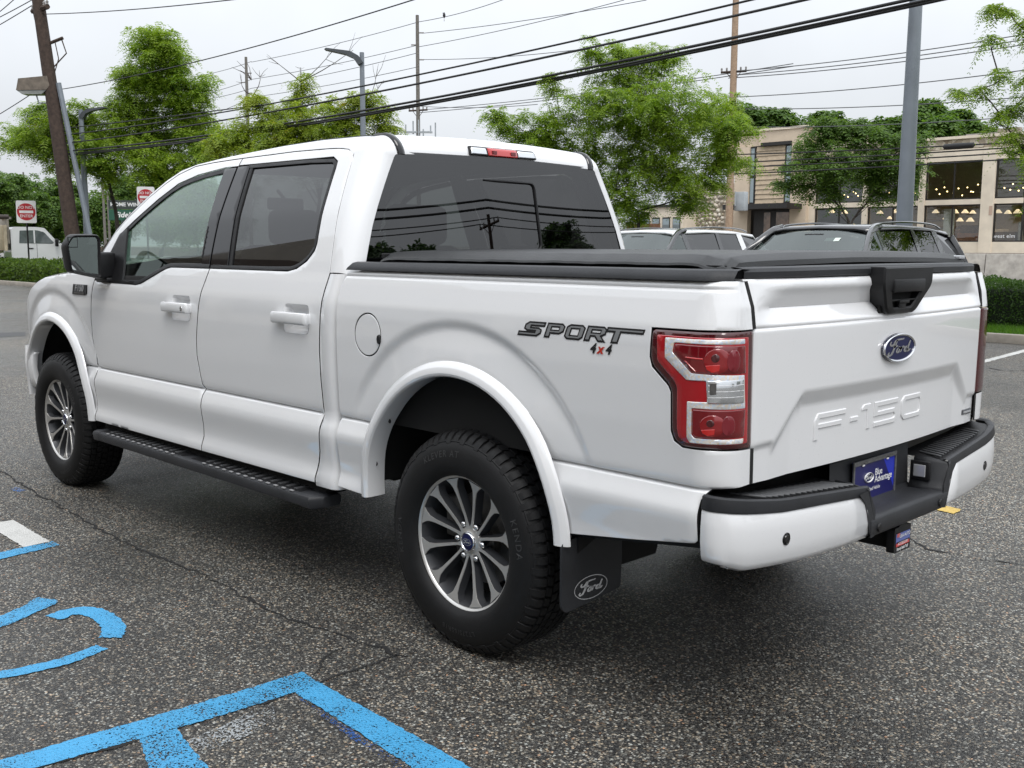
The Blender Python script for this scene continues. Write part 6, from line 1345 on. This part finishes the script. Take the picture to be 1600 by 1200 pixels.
for k, (a, b) in enumerate((((1560, 222), (1160, 240)), ((1560, 230), (1160, 252)), ((1560, 238), (1160, 260)), ((1560, 248), (1160, 270)))): through(a, b, -52-.3*k, .04, .10, ['topmost', 'second', 'third', 'lowest'][k]+' of four black cables crossing in front of the shop facade', ext=(.3, .2), group='cables before the shop')
p = wy(1498, 228, -52.0); m_ = MB(); m_.lathe([(0, -.85), (.14, -.75), (.16, 0), (.14, .75), (0, .85)], 10, tuple(p), 0); tag(m_.build('splice_case', WIRE, None, 50), 'black splice case hanging on the cable before the shop', 'cable box')
p = wy(694, 28.5, YF-.4); m_ = MB(); V, F = lathe([(0, -.16), (.07, -.08), (.10, .05), (.07, .16), (.05, .20), (0, .26)], 8, 2); m_.add(np.array(V)+p+np.array([0, 0, .15]), F); m_.add(np.array([(0, 0, 0), (-.03, 0, -.3), (.03, 0, -.3)])+p+np.array([0, 0, .1]), [(0, 1, 2)]); V, F = prism([(0, .0), (.10, .02), (0, .05)], -.02, .02); m_.add(np.array(V)+p+np.array([.05, 0, .35]), F); tag(m_.build('bird', WIRE, None, 60), 'small dark bird perched on a thin far wire', 'bird')
# lamp posts
def lamp(px, Y, h, r, label, arm=-1):
    D = D_at(px, Y); f = gnd(px, D); f[2] = .1; t = empty('lamp_post', tuple(f), 0, label, 'lamp post', 'parking lot lamp posts'); m_ = MB(); m_.tube([(0, 0, 0), (0, 0, h*.5), (0, 0, h)], [r*1.15, r*.95, r*.72], 14); m_.build('post', GALV, t, 60)
    m_ = MB(); m_.lathe([(0, 0), (.2, 0), (.2, .35), (.17, .4), (0, .4)], 16); m_.build('footing', CONC, t, 40)
    if arm:
        a = ACR*arm; V, F = prism([(-.05, -.28), (.08, -.10), (.30, .02), (.95, .10), (1.0, .06), (.45, -.06), (.22, -.16), (.10, -.34)], -.13, .13); m_ = MB(); m_.add(put(V, (0, 0, h), a, (0, 0, 1)), F); m_.build('lamp_head', simple('lamp_head_grey', (.06, .068, .075), .5, .1), t, 30)
    return t
lamp(1411, -13.2, 6.4, .125, 'thick blue-grey lamp post rising behind the black vehicle'); lamp(570, -14.0, 6.55, .085, 'grey lamp post with a flat head above the cab roof'); lamp(137, -13.2, 6.45, .12, 'pale grey lamp post in front of the tall locust tree', 1)
# ---------------------------------------------------------------- signs
SRED = simple('sign_red', (.42, .012, .02), .4, .08); SWHT = simple('sign_white', (.72, .72, .71), .45, .05); SGRN = simple('sign_green', (.012, .075, .045), .45, .1)
def dne(px, py, D, half, label, words=True):
    c = at(px, py, D); t = empty('traffic_sign', (c[0], c[1], .1), 0, label, 'sign', 'do-not-enter signs'); z = c[2]-.1; n = CAM-c; n[2] = 0; n /= np.linalg.norm(n); ex = np.cross((0, 0, 1), n); ez = np.array([0, 0, 1.])
    V, F = prism(rounded([(-half, -half*1.22), (half, -half*1.22), (half, half*1.22), (-half, half*1.22)], .06, 3), 0, .01); mobj('plate', put(V, (0, 0, z), ex, ez), F, SWHT, t)
    V, F = prism(oval(40, half*.93, half*.93), .011, .014); mobj('red_disc', put(V, (0, 0, z), ex, ez), F, SRED, t); V, F = prism([(-half*.7, -half*.14), (half*.7, -half*.14), (half*.7, half*.14), (-half*.7, half*.14)], .015, .018); mobj('white_bar', put(V, (0, 0, z), ex, ez), F, SWHT, t)
    for s_, dz in (('DO NOT', half*.47), ('ENTER', -half*.47)): V, F = text(s_, half*.44, 0, 0, .008); mobj('lettering', put(V, np.array([0, 0, z+dz])+n*.02, ex, ez), F, SWHT, t)
    m_ = MB(); m_.box(tuple(np.array([0, 0, (z+half*1.2)/2])-n*.03), (.05, .05, z+half*1.2)); m_.build('post', BLK, t); return t
dne(41, 331, 41, .36, 'do-not-enter sign on a black post behind the low green bed'); dne(228, 308, 37, .30, 'do-not-enter sign half hidden by the pickup windscreen pillar')
c = at(195, 328, 85); t = empty('shop_sign', (c[0], c[1], 0), 0, 'dark green roadside sign with white shop names', 'sign'); n = CAM-c; n[2] = 0; n /= np.linalg.norm(n); ex = np.cross((0, 0, 1), n); z = c[2]
for dz, h_, s_, sz, mt_ in ((.42, .72, 'HOME WINE', .42, simple('sign_dark', (.03, .04, .035), .5, .1)), (-.42, .86, 'Fidelity', .62, SGRN)):
    V, F = prism([(-1.25, -h_/2), (1.45, -h_/2), (1.45, h_/2), (-1.25, h_/2)], 0, .2); mobj('sign_panel', put(V, (0, 0, z+dz), ex, (0, 0, 1)), F, mt_, t); V, F = text(s_, sz, 0, .2 if 'F' in s_ else 0, .02); mobj('lettering', put(V, np.array([0, 0, z+dz])+n*.22+ex*.1, ex, (0, 0, 1)), F, SWHT, t)
m_ = MB(); m_.box((0, 0, z/2-.4), (.5, .5, z-.8)); m_.build('post', SGRN, t)
# ---------------------------------------------------------------- vehicles
CARG = glass('vehicle_glass', (.22, .26, .25), 1.7, 0, (.9, .97, .95)); CARD = glass('vehicle_dark_glass', (.04, .045, .045), 1.62)
CBLK = Mt('black_car_paint').set(col=(.008, .008, .009), rough=.2, coat=1, coatr=.02).m; CWHT = Mt('white_car_paint').set(col=(.72, .73, .74), rough=.3, coat=1, coatr=.03).m
def suv(loc, rz, body, roofm, label, sticker):
    """crossover, 5.0 m, nose towards local +y"""
    t = empty('sport_utility_vehicle', loc, rz, label, 'car', 'parked sport utility vehicles')
    ysec = [(-2.48, .62, 1.00, .80), (-2.40, .55, 1.10, .93), (-2.0, .42, 1.12, .985), (-1.0, .40, 1.10, 1.0), (0, .40, 1.08, 1.0), (.80, .40, 1.06, 1.0), (1.20, .42, 1.05, .99), (1.8, .50, 1.00, .97), (2.25, .45, .93, .92), (2.46, .50, .82, .80), (2.50, .55, .70, .72)]
    G = []
    for y, z0, z1, w_ in ysec: G.append([(-w_*.93, y, z0), (-w_, y, z0+.12), (-w_, y, z0+.35*(z1-z0)), (-w_*.985, y, z1-.10), (-w_*.95, y, z1), (-w_*.5, y, z1+.035), (0, y, z1+.05), (w_*.5, y, z1+.035), (w_*.95, y, z1), (w_*.985, y, z1-.10), (w_, y, z0+.35*(z1-z0)), (w_, y, z0+.12), (w_*.93, y, z0)])
    o = grid('body', G, body, t, 60); mobj('body_end', G[0], [list(range(13))], body, o); mobj('nose', G[-1], [list(range(13))[::-1]], body, o)
    # roof and pillars
    rs = [(-2.30, 1.42, .62), (-2.25, 1.62, .66), (-2.1, 1.70, .68), (-1.5, 1.745, .70), (-.6, 1.76, .70), (.1, 1.735, .69), (.28, 1.70, .67)]
    G = [[(-w_, y, z-.05), (-w_+.03, y, z-.012), (-w_*.75, y, z+.008), (0, y, z+.022), (w_*.75, y, z+.008), (w_-.03, y, z-.012), (w_, y, z-.05)] for y, z, w_ in rs]; grid('roof', G, roofm, t, 70, thick=.03)
    belt = lambda y: (.935 if y > -2.2 else .90, 1.08 if y < .8 else 1.06)
    ytop = [(.20, 1.675, .685), (-.6, 1.71, .70), (-1.5, 1.695, .70), (-2.1, 1.65, .68), (-2.25, 1.55, .66)]
    wins = [((.98, .30), (.16, .22)), ((.02, -.04), (-.80, -.84)), ((-.92, -.94), (-1.52, -1.56)), ((-1.66, -1.66), (-2.22, -2.12))]
    def top(y): yy = [q[0] for q in ytop][::-1]; return float(np.interp(y, yy, [q[1] for q in ytop][::-1])), float(np.interp(y, yy, [q[2] for q in ytop][::-1]))
    quads = [(.98, .10, .05, .09), (-.03, .03, -.86, -.86), (-.95, -.95, -1.62, -1.52), (-1.70, -1.60, -2.34, -2.16)]
    for s_ in (1, -1):
        for k, (ya, yt, yb2, yt2) in enumerate(quads):
            za, wa = top(yt); zb, wb_ = top(yt2); P = [(s_*.965, ya, 1.07), (s_*.965, yb2, 1.08 if k < 3 else 1.14), (s_*wb_, yt2, zb-.02), (s_*wa, yt, za-.02)]
            if k == 0: P = [(s_*.965, .98, 1.06), (s_*.965, .02, 1.08), (s_*.70, .06, 1.665), (s_*.69, .20, 1.655), (s_*.84, .66, 1.36)]
            mobj('side_window', P, [list(range(len(P)))[::s_]], CARD if k else CARG, t)
        for (ya, yt, wd, mt_) in ((.0, .05, .07, CBLK), (-.90, -.90, .06, CBLK), (-1.66, -1.57, .09, body if k else body)):
            z, w_ = top(yt); V = [(s_*.972, ya+wd, 1.06), (s_*.972, ya-wd, 1.06), (s_*(w_+.004), yt-wd*.8, z), (s_*(w_+.004), yt+wd*.8, z)]; mobj('window_pillar', V, [[0, 1, 2, 3][::s_]], mt_, t)
        m_ = MB(); m_.tube(smoothpoly([(s_*.955, 1.10, 1.05), (s_*.86, .68, 1.36), (s_*.70, .25, 1.69), (s_*.69, .0, 1.735)], 2), .045, 6); m_.build('windscreen_pillar', CBLK, t, 60)
        m_ = MB(); m_.tube(smoothpoly([(s_*.62, .10, 1.72), (s_*.63, .0, 1.765), (s_*.64, -.8, 1.805), (s_*.63, -1.7, 1.79), (s_*.62, -1.95, 1.73)], 2), .015, 6); m_.build('roof_rail', CBLK, t, 60)
        m_ = MB(); m_.box((s_*1.08, .72, 1.12), (.16, .12, .16), bev=.04); m_.build('door_mirror', body, t, 45)
        m_ = MB(); m_.tube(smoothpoly([(s_*.93, -2.30, 1.10), (s_*.82, -2.28, 1.35), (s_*.66, -2.22, 1.62)], 2), .06, 6); m_.build('rear_pillar', body, t, 60)
    G = [[(x*w_, y-.10*(abs(x)**2.2)*k, z) for x in np.linspace(-1, 1, 11)] for y, z, w_, k in ((1.22, 1.05, .94, 1.6), (.78, 1.36, .84, 1.3), (.30, 1.68, .69, 1.0))]; grid('windscreen', G, CARG, t, 70)
    G = [[(x*w_, y, z) for x in (-1, 0, 1)] for y, z, w_ in ((-2.42, 1.08, .86), (-2.34, 1.4, .74), (-2.24, 1.62, .64))]; grid('rear_window', G, CARD, t, 70)
    m_ = MB(); m_.box((0, .55, 1.02), (1.7, .5, .12), bev=.05); m_.build('dashboard', INT, t, 50)
    for x in (-.38, .38):
        m_ = MB(); m_.box((x, -.28, 1.10), (.5, .16, .62), np.array([[1, 0, 0], [0, .96, -.26], [0, .26, .96]]), bev=.06); m_.box((x, -.40, 1.50), (.26, .1, .17), bev=.04); m_.build('seat', SEAT, t, 50)
    m_ = MB(); m_.box((0, -.3, .75), (1.7, 3.6, .5)); m_.build('cabin_floor', DARK, t)
    m_ = MB(); m_.box((0, .36, 1.60), (.28, .05, .08), bev=.02); m_.build('sensor_housing', BLK, t)
    if sticker: m_ = MB(); m_.box((-.30, .45, 1.565), (.20, .004, .075), np.array([[1, 0, 0], [0, .55, -.83], [0, .83, .55]])); m_.build('window_sticker', emis('sticker_pale', (.55, .62, .56), 0), t)
    for x in (-.86, .86):
        for y in (1.52, -1.45):
            w_ = empty('wheel'); w_.parent = t; w_.location = (x, y, .36); V, F = lathe([(.22, -.11), (.33, -.12), (.36, -.09), (.36, .09), (.33, .12), (.22, .11)], 28, 0); mobj('tyre', V, F, RUB, w_, 40); V, F = lathe([(0, -.10), (.23, -.11), (.23, .11), (0, .10)], 20, 0); mobj('rim', V, F, GUNM, w_, 40)
    for s_ in (1, -1):
        m_ = MB(); m_.box((s_*.72, 2.36, .80), (.36, .14, .12), bev=.03); m_.build('headlight', CLEAR, t, 45); m_ = MB(); m_.box((s_*.80, -2.42, .95), (.2, .10, .24), bev=.03); m_.build('tail_light', RED, t, 45)
    m_ = MB(); m_.box((0, 2.46, .62), (1.1, .08, .26), bev=.03); m_.build('grille', BLK, t, 45)
    return t
suv((4.10, -9.15, 0), 0, CBLK, CBLK, 'black sport utility vehicle with roof rails parked beyond the pickup bed', True); suv((8.25, -10.75, 0), 0, CWHT, CWHT, 'white sport utility vehicle partly hidden behind the pickup cab', False)
# work truck at the far left
def worktruck():
    D = 47; p = gnd(62, D); t = empty('work_truck', tuple(p), math.atan2(CR[1], CR[0])+.62, 'white work truck with a beige dump body behind the green bed', 'truck')
    prof = [(-1.35, .62), (-1.35, 2.12), (-1.20, 2.24), (-.30, 2.24), (.05, 2.20), (.62, 1.52), (1.45, 1.36), (1.66, 1.22), (1.72, .70), (1.55, .55), (-1.2, .55)]
    def sidey(P, y0, y1): V, F = prism(P, y0, y1); return [(x, z, y) for x, y, z in V], [f[::-1] for f in F]
    V, F = sidey(rounded(prof, .05, 3), -.95, .95); cab = mobj('cab', V, F, CWHT, t, 30)
    V, F = sidey(rounded([(-1.02, 1.52), (-.98, 2.08), (-.28, 2.10), (.02, 2.02), (.42, 1.55), (.36, 1.50)], .04, 3), -.956, -.95); w_ = mobj('side_window', V, F, CARG if 0 else simple('truck_glass', (.10, .12, .12), .05, .2, coat=1), t)
    V, F = sidey([(-.42, 1.52), (-.42, 2.09), (-.36, 2.09), (-.36, 1.52)], -.962, -.957); mobj('window_divider', V, F, CWHT, t); m_ = MB(); m_.box((.50, -1.12, 1.55), (.12, .22, .34), bev=.03); m_.build('door_mirror', BLK, t, 45); m_ = MB(); m_.box((1.60, -.86, 1.10), (.16, .16, .36), bev=.03); m_.build('headlight', BLKG, t, 45)
    m_ = MB(); m_.box((-.55, -.96, 1.30), (.2, .03, .04)); m_.build('door_handle', BLK, t); m_ = MB(); m_.box((-.30, -.951, 1.05), (.015, .006, .95)); m_.build('door_gap', DARK, t)
    DB = simple('dump_body_beige', (.42, .36, .26), .7, .25, 4); m_ = MB(); m_.box((-3.15, 0, 1.75), (3.3, 2.2, 1.1), bev=.03); body = m_.build('dump_body', DB, t, 30)
    for x in np.linspace(-4.7, -1.6, 5): m_ = MB(); m_.box((x, -1.14, 1.75), (.12, .08, 1.12)); m_.build('body_rib', DB, body)
    m_ = MB(); m_.box((-1.45, 0, 2.05), (.08, 2.1, 1.1)); m_.box((-1.45, -.5, 2.62), (.3, 1.1, .10)); m_.build('headboard', simple('headboard_grey', (.22, .20, .17), .6, .3, 8), body); m_ = MB(); m_.tube([(-1.4, -1.0, 2.66), (-2.6, -1.0, 2.66)], .10, 8); m_.build('tarp_roll', simple('tarp_dark', (.05, .04, .035), .8, .2), body, 60)
    for x in (1.0, -3.3):
        for y in (-.82, .82): V, F = lathe([(0, -.12), (.25, -.13), (.42, -.12), (.46, -.08), (.46, .08), (.42, .12), (0, .12)], 24, 1); mobj('wheel', np.array(V)+[x, y, .46], F, RUB, t, 40)
    m_ = MB(); m_.box((-1.5, 0, .75), (6.2, .9, .25)); m_.build('chassis', DARK, t)
    return t
worktruck()
def farcar(px, D, col, label, rz):
    p = gnd(px, D); t = empty('distant_car', tuple(p), rz, label, 'car', 'cars in the far lot'); G = []
    for x, z in ((-2.3, .8), (-2.2, 1.0), (-1.2, 1.05), (-.7, 1.50), (.6, 1.52), (1.3, 1.02), (2.1, .92), (2.3, .65)): G.append([(x, -.9, .35), (x, -.92, min(z, .95)), (x, -.70 if z > 1.1 else -.88, z), (x, .70 if z > 1.1 else .88, z), (x, .92, min(z, .95)), (x, .9, .35)])
    grid('body', G, col, t, 40); m_ = MB(); m_.box((0, 0, 1.25), (1.9, 1.66, .34), bev=.08); m_.build('windows', CBLK, t)
    for x in (-1.4, 1.4):
        for y in (-.85, .85): V, F = lathe([(0, -.1), (.32, -.1), (.34, 0), (.32, .1), (0, .1)], 16, 1); mobj('wheel', np.array(V)+[x, y, .33], F, RUB, t, 40)
for px, D, c_, lb, rz in ((84, 78, CBLK, 'dark car roof far behind the work truck', .4), (103, 74, CWHT, 'white car far behind the door mirror', 2.0), (112, 82, simple('silver_paint', (.4, .41, .42), .3, .05, coat=1), 'silver car far behind the door mirror', .4), (90, 66, simple('grey_paint', (.25, .26, .27), .3, .05, coat=1), 'grey car in the far lot beside the work truck bonnet', 2.1)): farcar(px, D, c_, lb, rz)
# ---------------------------------------------------------------- behind the camera: what the wet paint and the glass mirror
db = empty('dealer_building', (16, 11, 0), 0, 'beige dealership building with dark glass front beside the lot', 'building'); DB1 = simple('dealer_beige', (.52, .47, .40), .8, .08, 1); DB2 = Mt('dealer_dark_glass').set(col=(.03, .032, .035), rough=.06, coat=1).m
def dbox(name, x0, x1, y0, y1, z0, z1, mat, par=None): m_ = MB(); m_.box(((x0+x1)/2-16, (y0+y1)/2-11, (z0+z1)/2), (x1-x0, y1-y0, z1-z0)); return m_.build(name, mat, par or db)
dbox('wall', -10, 40, 11, 30, 3.4, 7.2, DB1); gf = dbox('glass_front', -9.6, 39.6, 11.3, 29.6, .5, 3.4, DB2); dbox('base', -10, 40, 11.1, 30, 0, .5, DB1)
for x in np.arange(-10, 41, 5): dbox('pier', x-.3, x+.3, 10.9, 11.3, .0, 3.4, DB1)
for x in np.arange(-7.5, 40, 2.5): dbox('mullion', x-.05, x+.05, 11.2, 11.3, .5, 3.4, FRAME, gf)
V, F = prism([(12, 7.2), (19, 9.2), (26, 7.2)], 0, 10); mobj('gable', [(x-16, z+.1, y) for x, y, z in V], [f[::-1] for f in F], DB1, db); dbox('fascia', -10.2, 40.2, 10.75, 11.0, 6.7, 7.25, simple('fascia_brown', (.14, .10, .08), .7, .1))
PB = [(-36, -6), (-31, -30), (-26, -54)]
for k, (x, y) in enumerate(PB):
    t = empty('utility_pole', (x, y, 0), 0, ['dark pole mirrored at the low corner of the rear window', 'dark pole mirrored near the slider seam of the rear window', 'slim pole mirrored at the far side of the rear window'][k], 'pole'); m_ = MB(); m_.tube([(0, 0, 0), (0, 0, 9.5)], [.15, .11], 10); m_.build('shaft', WOODD, t, 60); xarm(t, (0, 0, 9.0), 1.0, AXX)
for k, (z, dx) in enumerate(((9.2, -.8), (9.2, .8), (10.2, 0), (9.8, .1), (11.6, 2.5), (13.6, 5), (13.9, 5.4), (16.0, 8))):
    for (xa, ya), (xb, yb_) in ((PB[0], PB[1]), (PB[1], PB[2])): wire((xa+dx, ya, z+(k > 3)*1.5*(ya/-30)), (xb+dx, yb_, z+(k > 3)*1.5*(yb_/-30)), .028+.03*(k in (2, 3))+.022*(k > 3), .5, 'dark cable mirrored in the rear window', group='cables behind the lot')
for k, (x, y, r) in enumerate(((-36, -20, 1.9), (-44, -34, 2.4), (-33, -40, 1.8), (-46, -12, 2.2), (-28, -52, 2.3), (-40, -27, 1.6))):
    tree('background_tree', (x, y, 0), [((x, y, 8.0+r*.3), r), ((x+r, y+r*.4, 7.0), r*1.1), ((x-r, y-r*.3, 7.2), r*1.1), ((x, y, 5), r*1.2)], 'round dark tree across the road behind the pickup', 'trees behind the pickup', L=.7, nl=4, leaf=.4, dens=1.5, mat=DARKL, seed=70+k, twig=False, trunk_r=.2, wid=.6)
